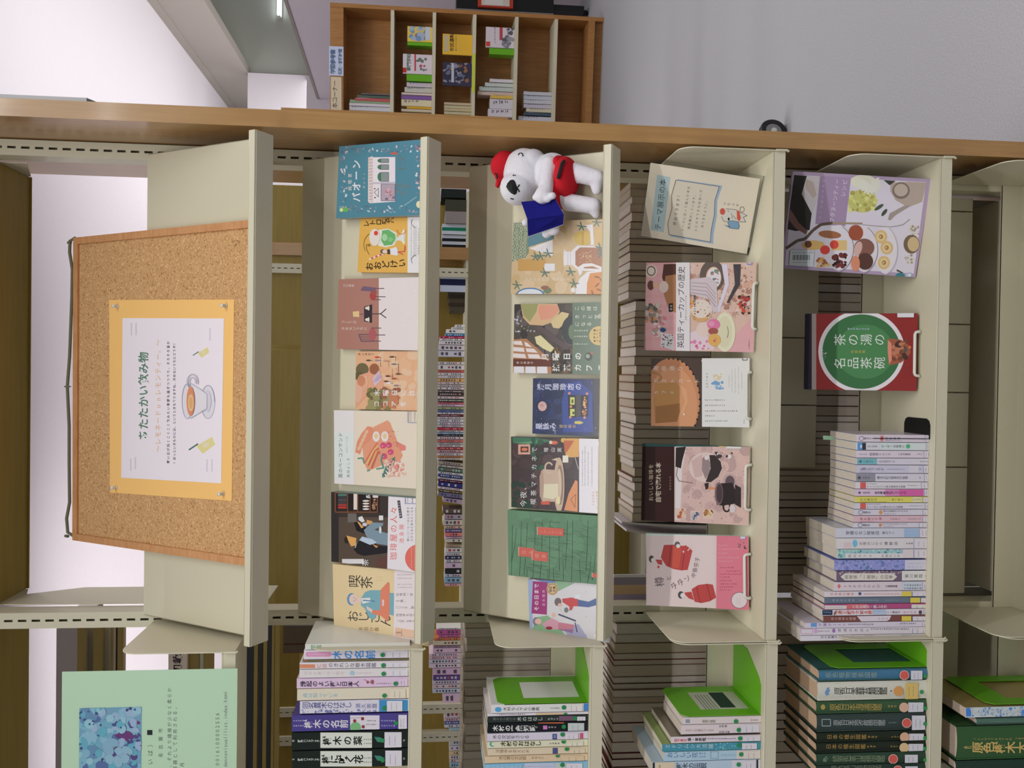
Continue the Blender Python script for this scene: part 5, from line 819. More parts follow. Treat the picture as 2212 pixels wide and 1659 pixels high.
def row_low():
    yf = -0.183; z = ZE
    def bun(label, y0, y1, col, fn, xl=1820, xt=1052):
        def art(A, L, D):
            fn(A, (y0+y1)/2, y1-y0); call(L, xl, 1906, y0+8, y1-6, (226, 220, 230))
        spine('paperback_book', label, GS, K15, y0, y1, xt, z, yf, 0.105, col, art, 1.28, xmid=1480)
    W1, W2 = (214, 202, 214), (214, 210, 222)
    def t(s_, x0, x1, sz=34, c=INK, dy=0, b=False): return lambda A, y, w: A.v(s_, x0, x1, y+dy, sz, c, b)
    def mix(*fs): return lambda A, y, w: [f(A, y, w) for f in fs]
    def R_(c, x0, x1): return lambda A, y, w: A.rect_(c, x0, y-w/2+4, x1, y+w/2-4)
    def d_(x0, x1, sz=22, dy=0, c=(110, 104, 124)): return lambda A, y, w: A.dash(x0, x1, y+dy, sz, c)
    def o_(c, x, r, rr=None): return lambda A, y, w: A.ell(c, x, y, r, rr or r)
    bun('white paperback with a red figure mark, topmost against the black bookend', 205, 291, W1, mix(lambda A, y, w: A.arc(INK, 1108, y, 24, 26, 0, 360, 4), t('猫沢子', 1135, 1230, 28), R_((226, 190, 196), 1318, 1368), o_((170, 70, 80), 1342, 18, 26), t('珈琲探偵', 1372, 1560, 30), d_(1380, 1560, 14, 24)), 1830)
    bun('grey green paperback with a blue and black top block', 293, 383, (196, 206, 206), mix(R_((66, 126, 184), 1066, 1124), R_((40, 44, 50), 1120, 1160), o_((226, 226, 232), 1105, 12, 20), R_((222, 220, 228), 1162, 1315), t('近江泉美', 1180, 1290, 26), t('オーダーは探偵に', 1335, 1600, 32, (60, 76, 70)), o_((60, 150, 100), 1640, 24, 26)), 1840)
    bun('plain white paperback with dark vertical title, third below the black bookend', 385, 470, W1, mix(d_(1090, 1180, 24), t('純喫茶トルンカ', 1200, 1445, 34), t('八木沢里志', 1520, 1670, 28), d_(1740, 1800, 24)), 1815)
    bun('white paperback with a teal top third', 472, 548, W2, mix(R_((92, 150, 158), 1060, 1285), o_((60, 96, 104), 1098, 16), t('三輪由子', 1130, 1250, 26, (60, 90, 96)), t('ふたばカフェ', 1300, 1490, 32), d_(1780, 1900, 26)), 1880)
    bun('lavender grey paperback with small dark title', 550, 645, (186, 182, 200), mix(t('仏頂とカフェラテ', 1090, 1370, 38, (76, 70, 84)), d_(1090, 1220, 16, 34), d_(1400, 1610, 18), R_((216, 212, 222), 1650, 1760), d_(1770, 1800, 26)), 1810)
    bun('white paperback with a slate grey top block', 647, 741, W2, mix(R_((120, 120, 130), 1050, 1268), o_((70, 70, 80), 1085, 18), t('赤野虹', 1120, 1210, 28, (66, 66, 76)), t('横浜元町の喫茶店の秘密', 1288, 1640, 34), d_(1770, 1810, 30)), 1820)
    bun('thin white paperback with a red square, above the pink paperback', 743, 822, (206, 202, 206), mix(R_((216, 92, 86), 1096, 1160), d_(1175, 1300, 18, -18), t('ティーショップと夜の喫茶店の物語', 1170, 1610, 26, INK, 14), d_(1640, 1760, 18)), 1785, 1045)
    bun('paperback with a spine fading into bright pink', 824, 906, (216, 190, 212), mix(R_((214, 130, 184), 1380, 1560), R_((214, 92, 164), 1540, 1815), o_((70, 70, 90), 1088, 14), t('太田忠司', 1120, 1210, 24), t('名古屋駅西喫茶ユトリロ', 1260, 1620, 32, (60, 40, 56), 0, True)), 1820, 1040)
    bun('bright yellow thin paperback', 908, 978, (220, 214, 86), mix(t('日日是好日', 1090, 1290, 30, (110, 104, 40)), d_(1090, 1400, 14, 26, (120, 116, 50)), t('森下典子', 1450, 1590, 26, (120, 110, 40)), R_((226, 220, 170), 1690, 1790), d_(1695, 1780, 20)), 1805, 1040)
    bun('white paperback with a red square, under the yellow paperback', 980, 1052, W2, mix(R_((216, 92, 86), 1096, 1160), d_(1175, 1320, 18, -20), t('ティータイムの湖のほとりの物語', 1170, 1580, 26, INK, 12), d_(1650, 1810, 14)), 1828, 1035)
    bun('white paperback with a small orange figure, over the rose paperback', 1054, 1123, W2, mix(lambda A, y, w: A.arc(INK, 1100, y, 24, 24, 0, 360, 4), t('碧野圭', 1130, 1215, 28), o_((220, 150, 90), 1330, 20, 24), t('菜の花食堂のささやかな', 1360, 1640, 24, INK, -14), d_(1370, 1500, 18, 18)), 1805, 1030)
    bun('rose pink paperback between two white paperbacks', 1125, 1202, (222, 186, 196), mix(t('茶を掘らす湖', 1090, 1345, 34, (140, 60, 84)), d_(1095, 1250, 12, 30, (150, 70, 90)), t('山本幸久', 1430, 1550, 24, (130, 80, 96)), d_(1640, 1790, 20)), 1802, 1022)
    bun('white paperback with a small orange figure, lowest of the small paperbacks', 1204, 1264, W2, mix(lambda A, y, w: A.arc(INK, 1095, y, 24, 24, 0, 360, 4), t('碧野圭', 1125, 1205, 28), o_((220, 140, 80), 1325, 18, 20), d_(1350, 1640, 20, -12), d_(1360, 1480, 16, 14)), 1762, 1020)
    def big(label, y0, y1, col, fn, xt, xl, crop=K16, dep=0.13, side=None, hard=False, xm=1300, lc=(222, 216, 226), name='book'):
        def art(A, L, D):
            fn(A, (y0+y1)/2, y1-y0, D)
            if xl: call(L, xl, 1888, y0+8, y1-6, lc)
        spine(name, label, GS, crop, y0, y1, xt, z, yf, dep, col, art, 1.28, PG, side, hard, xmid=xm)
    k = K15
    big('white book with a pale blue lower block', 1266, 1378, (212, 214, 228), lambda A, y, w, D: (A.v('常識のない喫茶店', 930, 1315, y, 46, INK), A.v('僕のマリ', 1345, 1490, y, 34, INK), A.rect_((150, 176, 206), 1595, y-50, 1760, y+50), A.dash(1600, 1750, y-16, 22, (120, 146, 180)), A.dash(1600, 1750, y+20, 22, (120, 146, 180))), 822, 1765, k)
    big('white book with a blue oval bird mark', 1380, 1504, (214, 208, 210), lambda A, y, w, D: (A.rect_((216, 194, 196), 910, y-10, 990, y+50), A.ell((90, 160, 186), 1036, y, 28, 44), A.v('お茶のじかん', 1080, 1350, y, 40, (110, 90, 90)), A.v('標野凪', 1365, 1530, y, 40, INK), A.dash(1620, 1690, y, 30, INK)), 826, 1702, k)
    big('book with a teal speckled spine and white title strip', 1506, 1614, (206, 200, 206), lambda A, y, w, D: (A.rect_((126, 160, 166), 840, y-52, 1580, y+52), A.blobs([(60, 116, 130), (190, 214, 206), (130, 190, 160), (80, 140, 150)], 845, y-50, 1575, y+50, 110, 5, 14, 3), A.rect_((222, 220, 222), 925, y-4, 1590, y+48), A.v('院内カフェ', 950, 1235, y+24, 38, (84, 84, 90)), A.v('中島たい子', 1330, 1555, y+24, 36, (84, 84, 90)), A.rect_((222, 210, 212), 1580, y-52, 1700, y+52)), 838, 1702, k)
    big('blue violet speckled hardcover with a white foot', 312, 432, (120, 126, 178), lambda A, y, w, D: (A.blobs([(140, 146, 200), (96, 104, 160), (150, 150, 196), (70, 100, 140)], 810, y-58, 1600, y+58, 120, 5, 16, 5), A.rect_((214, 212, 226), 1606, y-60, 1905, y+60), A.dash(1630, 1870, y-20, 26, (150, 150, 190)), A.v('島田荘司', 1630, 1810, y+24, 32, (150, 150, 180))), 804, None, K16, 0.13, (120, 126, 178), False)
    big('dark purple hardcover with an oval cream title plate', 436, 556, (96, 80, 100), lambda A, y, w, D: (A.blobs([(70, 60, 80), (130, 110, 130), (160, 140, 150)], 840, y-58, 1570, y-26, 50, 6, 14, 2), A.poly((206, 200, 190), [(870, y+8), (920, y-32), (1470, y-32), (1515, y+8), (1470, y+50), (920, y+50)]), A.v('純喫茶「一服堂」の四季', 915, 1470, y+10, 46, (76, 70, 66)), A.rect_((206, 204, 202), 1570, y-60, 1905, y+60), A.v('東川篤哉', 1600, 1810, y, 46, (66, 64, 62)), A.dash(1830, 1880, y, 24, INK)), 830, None, K16)
    big('pale lilac book with a red diamond mark and grey foot', 560, 664, (214, 200, 208), lambda A, y, w, D: (A.poly((216, 110, 90), [(835, y), (855, y-28), (875, y), (855, y+28)]), A.v('トオチカふたたび', 900, 1330, y, 40, (130, 90, 100)), A.v('大島真寿美', 1380, 1520, y, 30, INK), A.rect_((176, 184, 196), 1572, y-52, 1800, y+52), A.dash(1600, 1790, y-12, 30, (66, 70, 80)), A.dash(1600, 1790, y+24, 30, (66, 70, 80))), 800, 1800, K16)
    big('white Japanese tea guide with red title and yellow tab', 668, 734, (216, 208, 212), lambda A, y, w, D: (A.v('日本茶の基本', 750, 1030, y, 34, (206, 110, 106)), A.ell((70, 70, 110), 1092, y-4, 18, 18), A.dash(1140, 1550, y, 22, (206, 110, 106)), D.rect_((226, 206, 70), 1562, y-30, 1672, y+30)), 690, 1685, K16, 0.14, None, False, 1200)
    big('dark slate blue thin book with a yellow tab', 736, 808, (84, 96, 112), lambda A, y, w, D: (A.v('喫茶店の時間', 770, 1040, y, 26, (150, 160, 170)), A.dash(1085, 1300, y, 18, (150, 160, 170)), A.dash(1380, 1540, y, 18, (130, 140, 150)), D.rect_((226, 206, 60), 1660, y-32, 1772, y+32)), 692, 1780, K16, 0.14, None, False, 1200)
    big('magenta and white tea tasting book', 810, 872, (150, 62, 106), lambda A, y, w, D: (A.rect_((216, 206, 204), 690, y-10, 945, y+34), A.rect_((206, 100, 110), 940, y-26, 1180, y+30), A.dash(700, 900, y+12, 20, (150, 130, 140)), A.v('茶席の見方・楽しみ方', 1010, 1400, y+4, 40, (232, 220, 226), True)), 690, 1672, K16, 0.14, None, False, 1200, (190, 186, 180))
    big('white book with a dark navy top block and red lettering', 874, 944, (214, 208, 216), lambda A, y, w, D: (A.rect_((36, 44, 66), 665, y-32, 780, y+32), A.dash(680, 770, y, 24, (110, 170, 210)), A.blobs([(110, 76, 70), (190, 150, 130)], 790, y-20, 850, y+26, 10, 6, 14), A.v('図と親子で知る図', 850, 1235, y, 46, (222, 96, 80), True), A.rect_((190, 206, 230), 1238, y-32, 1392, y+32), A.dash(1245, 1380, y-8, 30, (130, 156, 206)), A.v('ＴＪ講談社', 1400, 1550, y, 28, INK), A.v('ゆうづる', 1580, 1740, y, 34, (206, 80, 150)), A.ell((70, 60, 70), 1780, y, 20, 24)), 665, 1812, K16, 0.14, None, False, 1200)
    big('brown book with a white bowl picture and yellow tab', 946, 1016, (104, 60, 54), lambda A, y, w, D: (A.v('和の喫茶の図鑑', 760, 1050, y, 34, (206, 170, 160)), A.poly((206, 196, 206), [(1055, y-32), (1450, y-40), (1430, y+10), (1390, y+34), (1110, y+34)]), A.v('宇佐美', 1290, 1420, y, 26, (150, 120, 150)), D.rect_((226, 206, 60), 1562, y-32, 1672, y+32)), 680, 1685, K16, 0.14, None, False, 1200)
    big('pale lilac thin book with a blue square', 1018, 1082, (214, 206, 222), lambda A, y, w, D: (A.rect_((100, 156, 220), 534, y-22, 602, y+24), A.v('干菓子250', 615, 940, y, 40, (130, 96, 140)), A.dash(960, 1250, y-4, 24, INK), A.dash(1550, 1730, y-14, 22, INK)), 470, 1800, K16, 0.15, None, False, 1200)
    big('white tea ceremony primer with a pink box mark', 1084, 1162, (218, 212, 220), lambda A, y, w, D: (A.frame((216, 150, 176), 420, y-22, 555, y+30, 5), A.ell((190, 150, 196), 590, y, 22, 28), A.dash(620, 760, y, 20, (110, 90, 120)), A.ell((130, 90, 150), 795, y-6, 18, 24), A.v('茶道のきほん', 830, 1205, y-10, 40, (110, 96, 120)), A.dash(1220, 1660, y-24, 26, INK)), 416, 1686, K16, 0.155, None, False, 1100)
    big('white sweets making book, lowest before the perforated post', 1164, 1228, (222, 216, 224), lambda A, y, w, D: (A.v('花の和菓子のつくりかた', 645, 1080, y-6, 36, (90, 80, 90)), A.v('金塚晴子', 1140, 1270, y-14, 28, (90, 80, 90)), D.rect_((50, 120, 140), 1562, y-30, 1672, y+26)), 420, 1682, K16, 0.155, None, False, 1100)
    # black bookend with a page tab
    x = atY(1998, 943, -0.10)[0]; t_ = thing('bookend', 'black steel bookend with rounded foot holding the white paperbacks upright', 'bookend', (x, -0.1, z))
    fx = Fr((x+0.0012, -0.185, z), (0, 1, 0), (0, 0, 1)); g = G(); g.sheet(fx, [(0, 0), (0.13, 0), (0.13, 0.10), (0.11, 0.126), (0.016, 0.126), (0, 0.11)], 0, 0.0012); g.obj('upright_plate', 'black', t_)
    xr = atZ(1985, 904, z)[0]; fz = Fr((x+0.0012, -0.187, z), (1, 0, 0), (0, 1, 0)); w_ = xr-x; g = G()
    g.sheet(fz, [(0, 0), (w_-0.012, 0), (w_-0.004, 0.004), (w_, 0.012), (w_, 0.075), (w_-0.004, 0.083), (w_-0.012, 0.087), (0, 0.087)], 0.0003, 0.0016); g.obj('foot_plate', 'black', t_)
    c = atY(1650+790*.18987, 900+250*.18987, -0.1); g = G(); P = [(0, 0), (0.012, 0.002), (0.020, 0.007), (0.026, 0.014)]
    g2 = Fr(c, (0, 1, 0), (0, 0, 1))
    for (a, b_), (a2, b2) in zip(P, P[1:]): g.hexa([(c[0]-0.004, c[1]+a, c[2]+b_-0.006), (c[0]+0.004, c[1]+a, c[2]+b_-0.006), (c[0]+0.004, c[1]+a2, c[2]+b2-0.006), (c[0]-0.004, c[1]+a2, c[2]+b2-0.006), (c[0]-0.004, c[1]+a, c[2]+b_-0.0055), (c[0]+0.004, c[1]+a, c[2]+b_-0.0055), (c[0]+0.004, c[1]+a2, c[2]+b2-0.0055), (c[0]-0.004, c[1]+a2, c[2]+b2-0.0055)], (170, 214, 180))
    tag(g.obj('paper_tab', 'paper'), 'pale green curled paper tab sticking up from the topmost white paperback', 'bookmark')
row_low()
GR = (20, 124, 66)
def dot(D, x, y, r=24, c=GR): D.ell(c, x, y, r, r, 16)
def bookend(label, crop, x, z, yb, yf, hh, foot, card=None, window=True):       # lime steel bookend, upright plate beside the books
    t = thing('bookend', label, 'bookend', (x, (yb+yf)/2, z), 'lime green bookends'); fr = Fr((x+0.001, yf, z), (0, 1, 0), (0, 0, 1)); L_ = yb-yf; r = 0.012
    out = [(0, 0), (L_, 0), (L_, hh-r), (L_-r*.3, hh-r*.3), (L_-r, hh), (r, hh), (r*.3, hh-r*.3), (0, hh-r)]; g = G()
    if not window: g.sheet(fr, out, 0, 0.0012)
    else:                                             # plate with a window: four strips
        m0, m1, b0, b1 = 0.028, L_-0.028, 0.012, hh*0.70
        g.sheet(fr, [(0, 0), (L_, 0), (L_, b0), (0, b0)], 0, 0.0012); g.sheet(fr, [(0, b0), (m0, b0), (m0, b1), (0, b1)], 0, 0.0012); g.sheet(fr, [(m1, b0), (L_, b0), (L_, b1), (m1, b1)], 0, 0.0012)
        g.sheet(fr, [(0, b1), (L_, b1), (L_, hh-r), (L_-r, hh), (r, hh), (0, hh-r)], 0, 0.0012)
    g.obj('upright_plate', 'lime', t)
    fz = Fr((x+0.001, yf, z), (1, 0, 0), (0, 1, 0)); g = G(); g.sheet(fz, [(0, 0), (foot*0.55, 0.0), (foot*0.66, 0.008), (foot, 0.07), (foot, L_), (0, L_)], 0.0003, 0.0014); g.obj('foot_plate', 'lime', t)
    if card:
        g = G(); f2 = Fr((x+0.0026, yf+0.024, z+0.008), (0, 1, 0), (0, 0, 1)); cw, ch = L_-0.052, hh*0.66
        g.fbox(f2, 0, cw, 0, ch, -0.0013, -0.0010, (196, 196, 180)); A = Art(g, Fr(f2.o+f2.n*-0.001, f2.ex, f2.eu), (0, 0, 1), None, 1.0, 1e-4)
        A.raw((40, 66, 56), [(0.012, ch*.26), (cw-0.003, ch*.26), (cw-0.003, ch*.56), (0.012, ch*.56)])
        for i in range(5): A.raw((96, 110, 100), [(0.006, ch*(.62+.06*i)), (cw-0.014, ch*(.62+.06*i)), (cw-0.014, ch*(.635+.06*i)), (0.006, ch*(.635+.06*i))])
        g.obj('card', 'paper', t)
def left_rows():
    # second shelf of the neighbouring bay -- plant books
    z, yf, G2 = LB, -0.186, 'plant books on the upper shelf of the next bay'
    def sp(label, crop, y0, y1, xt, col, fn, group, z, dep=0.14, gain=1.15, side=None, hard=False, xm=900, name='book', mt='print', dt=None, lb=None, lean=0.0):
        def art(A, L, D):
            fn(A, (y0+y1)/2, y1-y0)
            if lb: call(L, lb[0], lb[1], y0+6, y1-6, lb[2] if len(lb) > 2 else (218, 214, 222), False)
            if dt: dot(D, dt[0], dt[1], dt[2] if len(dt) > 2 else 26)
        spine(name, label, group, crop, y0, y1, xt, z, yf, dep, col, art, gain, PG, side, hard, lean, mt, xm)
    k = K17
    sp('white illustrated guide half hidden behind the shelf bracket', k, 165, 236, 440, (206, 206, 198), lambda A, y, w: A.v('図鑑', 500, 640, y+10, 60, (130, 176, 140), True), G2, z, 0.14, 1.1)
    sp('white tree name book with blue title and pink bubble', k, 238, 352, 425, (216, 206, 216), lambda A, y, w: (A.line((222, 150, 190), [(470, y), (725, y)], 56), A.ell((222, 150, 190), 470, y, 26, 28), A.ell((222, 150, 190), 725, y, 26, 28), A.dash(480, 720, y, 36, (236, 206, 220)), A.v('木の名前', 755, 1285, y, 118, (60, 134, 196), True)), G2, z, dt=(1362, 300), lb=(1412, 1665))
    sp('very thin olive book with an orange tip', k, 356, 378, 410, (110, 104, 70), lambda A, y, w: (A.rect_((206, 110, 70), 415, y-9, 470, y+9), A.dash(480, 1050, y, 14, (170, 160, 130))), G2, z, 0.13)
    sp('white tree picture guide with an orange top block', k, 382, 464, 375, (214, 208, 212), lambda A, y, w: (A.rect_((222, 140, 100), 375, y-8, 555, y+36), A.v('紅葉', 570, 705, y+10, 60, (226, 170, 170)), A.v('のきれいな樹木図鑑', 710, 1290, y, 58, (96, 92, 110))), G2, z, dt=(1372, 424), lb=(1414, 1665))
    sp('off white book with faded pink lettering', k, 468, 570, 372, (210, 206, 204), lambda A, y, w: (A.v('花木の育て方と剪定', 420, 910, y, 46, (216, 196, 200)), A.ell((150, 180, 196), 1000, y, 30, 28), A.dash(1050, 1250, y, 34, (216, 196, 200))), G2, z, dt=(1374, 525), lb=(1418, 1665))
    sp('lilac pink book about lucky trees with red berries', k, 574, 694, 340, (206, 180, 204), lambda A, y, w: (A.v('縁起のよい樹と日本人', 380, 1085, y+14, 70, (80, 66, 86), True), A.ell((150, 80, 90), 1185, y-6, 16, 18), A.ell((150, 90, 96), 1240, y-10, 22, 26), A.line((150, 80, 90), [(1140, y-40), (1180, y-20), (1260, y+20)], 6), A.dash(1290, 1480, y+10, 24, (110, 90, 116))), G2, z, dt=(1518, 642), lb=(1556, 1662, (206, 184, 208)))
    sp('thick cream book with pale blue title', k, 698, 838, 345, (222, 212, 188), lambda A, y, w: A.v('森は知っている', 410, 830, y+16, 56, (120, 176, 196)), G2, z, dt=(1384, 786), lb=(1450, 1640, (222, 212, 190)))
    sp('grey white book with blue handwritten title and blue foot', k, 842, 994, 378, (206, 202, 212), lambda A, y, w: (A.v('同名異木のはなし', 410, 990, y-14, 84, (64, 70, 130)), A.v('満久崇麿', 1040, 1300, y-6, 62, (100, 104, 160)), A.blobs([(110, 116, 160), (150, 150, 190)], 390, y+40, 1310, y+74, 40, 8, 18), A.rect_((50, 130, 180), 1322, y-80, 1665, y+80)), G2, z, side=(60, 64, 100), dt=(1386, 934), lb=(1414, 1600))
    def fpur(A, y, w):
        A.v('樹木の名前', 425, 955, y+18, 104, (226, 220, 232), True); A.dash(300, 420, y-20, 28, (196, 190, 220)); A.dash(300, 420, y+40, 28, (196, 190, 220)); A.rect_((220, 214, 222), 976, y-84, 1326, y+84); A.ell((110, 170, 110), 1040, y+60, 66, 66)
        for x, d in ((1030, -18), (1124, -44), (1132, 52)): A.ell((140, 50, 56), x, y+d, 20, 21)
        A.line((120, 90, 110), [(980, y-50), (1110, y-60)], 4); A.dash(1170, 1290, y-20, 26, INK); A.dash(1170, 1290, y+24, 26, INK); A.dash(1350, 1530, y-20, 30, (180, 170, 214)); A.dash(1350, 1530, y+40, 30, (180, 170, 214))
    sp('thick purple tree name book with red berries', k, 1010, 1206, 280, (70, 62, 130), fpur, G2, z, 0.15, dt=(1524, 1112), lb=(1552, 1652))
    def fblk(tx, y2):
        def f(A, y, w): A.rect_((204, 208, 196), 620, y-92, 1236, y+92); A.v(tx, 640, 1130, y+4, 108, (24, 28, 26), True); A.dash(1140, 1225, y-10, 26, INK); A.dash(1140, 1225, y+40, 26, INK); A.v('野外ハンドブック', 350, 610, y+8, 34, (196, 206, 196), True); A.dash(285, 330, y+8, 40, (150, 160, 150)); A.poly((50, 120, 100), [(1262, y-40), (1330, y-36), (1390, y-10), (1360, y+26), (1300, y+20)]); A.dash(1610, 1650, y, 40, (140, 150, 140))
        return f
    sp('thick black tree leaf handbook with a white title panel', k, 1216, 1426, 280, (26, 34, 30), fblk('樹木の葉', 0), G2, z, 0.15, 1.2, dt=(1364, 1320), lb=(1386, 1590))
    sp('thick black tree flower handbook cut by the frame edge', k, 1436, 1650, 285, (26, 34, 30), fblk('樹に咲く花', 0), G2, z, 0.15, 1.2, dt=(1364, 1556), lb=(1396, 1592))
    # third shelf -- wood books behind a lime bookend
    z, G3, k = LC, 'wood books on the middle shelf of the next bay', K18
    sp('white wood dictionary with a blue round mark, against the lime bookend', k, 884, 990, 895, (206, 206, 204), lambda A, y, w: (A.ell((70, 150, 200), 975, y+18, 40, 30), A.v('木材なんでも小事典', 1030, 1470, y+10, 46, (60, 70, 66)), A.dash(1600, 1720, y, 24, INK), A.rect_((60, 120, 190), 1995, y-54, 2050, y+54)), G3, z, 0.14, 1.15, xm=1400, dt=(1756, 926), lb=(1790, 1980, (206, 204, 200)))
    sp('thin white and amber book', k, 994, 1026, 850, (212, 206, 212), lambda A, y, w: (A.dash(960, 1300, y, 26, INK), A.rect_((206, 176, 130), 1425, y-16, 1780, y+16)), G3, z, 0.13, 1.15, xm=1400, dt=(1775, 1006, 20))
    sp('dark green wood tale book with a grey violet foot', k, 1030, 1104, 850, (40, 50, 46), lambda A, y, w: (A.v('誰かから聞ける', 910, 1185, y, 36, (110, 120, 114)), A.v('木のはなし', 1195, 1510, y, 56, (190, 196, 190)), A.dash(1570, 1690, y, 36, (150, 160, 150)), A.rect_((110, 80, 100), 1700, y-36, 1910, y+36)), G3, z, 0.14, 1.15, xm=1400, dt=(1890, 1056), lb=(1915, 2015))
    sp('black wood knowledge book with bold white title', k, 1108, 1224, 850, (24, 28, 30), lambda A, y, w: (A.v('木材の実際知識', 905, 1420, y+12, 72, (206, 206, 206), True), A.dash(1425, 1460, y, 40, (150, 150, 150)), A.rect_((190, 110, 180), 1510, y-20, 1560, y+26), A.dash(1575, 1670, y, 36, (150, 150, 150)), A.rect_((196, 100, 60), 1450, y-58, 1760, y-46)), G3, z, 0.14, 1.15, xm=1400, dt=(1756, 1156), lb=(1806, 2000, (176, 184, 182)))
    sp('white wood culture book with a navy number square', k, 1228, 1322, 846, (212, 206, 220), lambda A, y, w: (A.v('木の文化をさぐる', 905, 1345, y+8, 54, (86, 76, 90)), A.rect_((60, 76, 130), 1622, y-30, 1676, y+36), A.h('26', y+22, y-18, 1648, 36, (220, 220, 230)), A.rect_((190, 80, 110), 1950, y-40, 1990, y+40)), G3, z, 0.14, 1.15, xm=1400, dt=(1740, 1248), lb=(1776, 1930, (214, 208, 216)))
    sp('cream wood story book with a teal crescent', k, 1326, 1406, 846, (208, 206, 176), lambda A, y, w: (A.ell((60, 150, 130), 905, y, 34, 32), A.ell((208, 206, 176), 922, y, 30, 22), A.v('木材のおはなし', 1000, 1490, y-4, 68, (70, 66, 50), True), A.dash(1590, 1720, y-6, 34, INK)), G3, z, 0.14, 1.15, xm=1400, dt=(1752, 1332), lb=(1800, 1990, (206, 204, 180)))
    sp('beige book with a navy number square', k, 1410, 1494, 850, (206, 190, 160), lambda A, y, w: (A.v('法隆寺を支えた木', 940, 1350, y, 48, (150, 120, 90)), A.rect_((70, 80, 120), 1624, y-40, 1686, y+40)), G3, z, 0.14, 1.15, xm=1400, dt=(1792, 1420), lb=(1830, 2010, (206, 190, 160)))
    sp('tan book of wood culture', k, 1498, 1584, 815, (210, 186, 150), lambda A, y, w: (A.v('木の実の文化誌', 980, 1310, y-8, 50, (136, 104, 76)), A.dash(1380, 1520, y-10, 40, (160, 130, 100))), G3, z, 0.14, 1.15, xm=1400, dt=(1682, 1498), lb=(1740, 2000, (210, 186, 150)))
    sp('pale blue patterned book cut by the frame on the middle shelf', k, 1588, 1700, 810, (120, 176, 206), lambda A, y, w: (A.rect_((190, 200, 220), 1290, y-50, 1650, y+50), A.v('ウッドデッキの本', 830, 1280, y, 56, (190, 220, 236), True), A.dash(1300, 1630, y-10, 30, (160, 150, 190)), A.rect_((176, 186, 180), 1655, y-50, 1790, y+50)), G3, z, 0.14, 1.15, xm=1400, dt=(1738, 1612), lb=(1790, 1980))
    x = atY(1240, 1518, -0.18)[0]; bookend('lime green bookend with a white card, on the middle shelf of the next bay', k, x, z, -0.05, -0.186, 0.165, 0.085, True)
    # fourth shelf
    z, G4, k = LD, 'garden books on the lower shelf of the next bay', K19
    sp('white plant book with a small photo, against the lower lime bookend', k, 1040, 1122, 965, (206, 196, 194), lambda A, y, w: (A.rect_((130, 134, 150), 1000, y-10, 1052, y+34), A.v('朝顔の植物', 1200, 1360, y+14, 36, (120, 116, 90)), A.dash(1780, 1880, y, 20, INK)), G4, z, 0.12, 1.2, xm=1500, dt=(1598, 1092))
    sp('white book with three short title columns', k, 1126, 1240, 950, (208, 196, 198), lambda A, y, w: (A.v('そのへんの草のつくろう', 1000, 1340, y+20, 34, (150, 110, 100)), A.v('松岡美', 1395, 1500, y-30, 30, INK), A.v('松岡正美', 1395, 1530, y+40, 30, INK)), G4, z, 0.12, 1.2, xm=1500, dt=(1632, 1195), lb=(1660, 1880))
    sp('photo covered pocket guide with red lettered spine', k, 1262, 1342, 830, (206, 196, 204), lambda A, y, w: (A.v('街で見る', 865, 1015, y+20, 38, (220, 80, 80), True), A.v('葉・草図鑑', 1025, 1245, y+10, 42, (60, 56, 54), True), A.dash(1250, 1600, y, 22, INK)), G4, z, 0.14, 1.2, (110, 100, 84), xm=1500, dt=(1648, 1296), lb=(1680, 1890))
    sp('teal book with white brush lettering', k, 1348, 1438, 725, (50, 130, 150), lambda A, y, w: (A.v('ミドリムシ大活躍', 750, 1340, y, 62, (200, 222, 226)), A.blobs([(90, 160, 170), (120, 180, 186)], 1360, y-40, 1600, y+40, 30, 5, 12)), G4, z, 0.15, 1.2, (130, 150, 80), xm=1500, dt=(1638, 1376), lb=(1672, 1850))
    sp('pale blue edible flower book', k, 1442, 1554, 745, (160, 190, 206), lambda A, y, w: (A.v('おいしい花', 775, 1150, y, 72, (50, 96, 140)), A.dash(1165, 1260, y-20, 30, (90, 120, 150)), A.dash(1165, 1260, y+20, 30, (90, 120, 150)), A.frame((110, 140, 170), 1300, y-40, 1390, y+40, 6), A.dash(1430, 1590, y, 26, (120, 146, 170)), A.rect_((200, 190, 180), 1610, y-60, 1900, y+60)), G4, z, 0.15, 1.2, xm=1500, dt=(1660, 1486), lb=(1690, 1890, (200, 192, 182)))
    sp('blue grey tree legend book cut by the frame', k, 1558, 1700, 605, (160, 180, 196), lambda A, y, w: (A.rect_((30, 34, 40), 608, y-80, 632, y+80), A.rect_((206, 190, 160), 636, y-80, 870, y+80), A.v('樹木の伝説', 890, 1250, y, 78, (70, 86, 100), True), A.h('Truth', y+20, y-10, 690, 30, (120, 90, 60)), A.rect_((206, 206, 214), 1550, y-80, 1900, y+80), A.rect_((30, 34, 40), 1846, y-80, 1868, y+80)), G4, z, 0.16, 1.2, xm=1500, dt=(1630, 1608), lb=(1680, 1835))
    x = atY(1600, 1545, -0.18)[0]; bookend('lime green bookend with an open window, on the lower shelf of the next bay', k, x, z, -0.04, -0.183, 0.15, 0.10, True)
    # fifth shelf -- heavy field guides
    z, G5, k = LE, 'heavy field guides on the lowest visible shelf of the next bay', K20
    RD, PK = (226, 96, 84), (222, 176, 140)
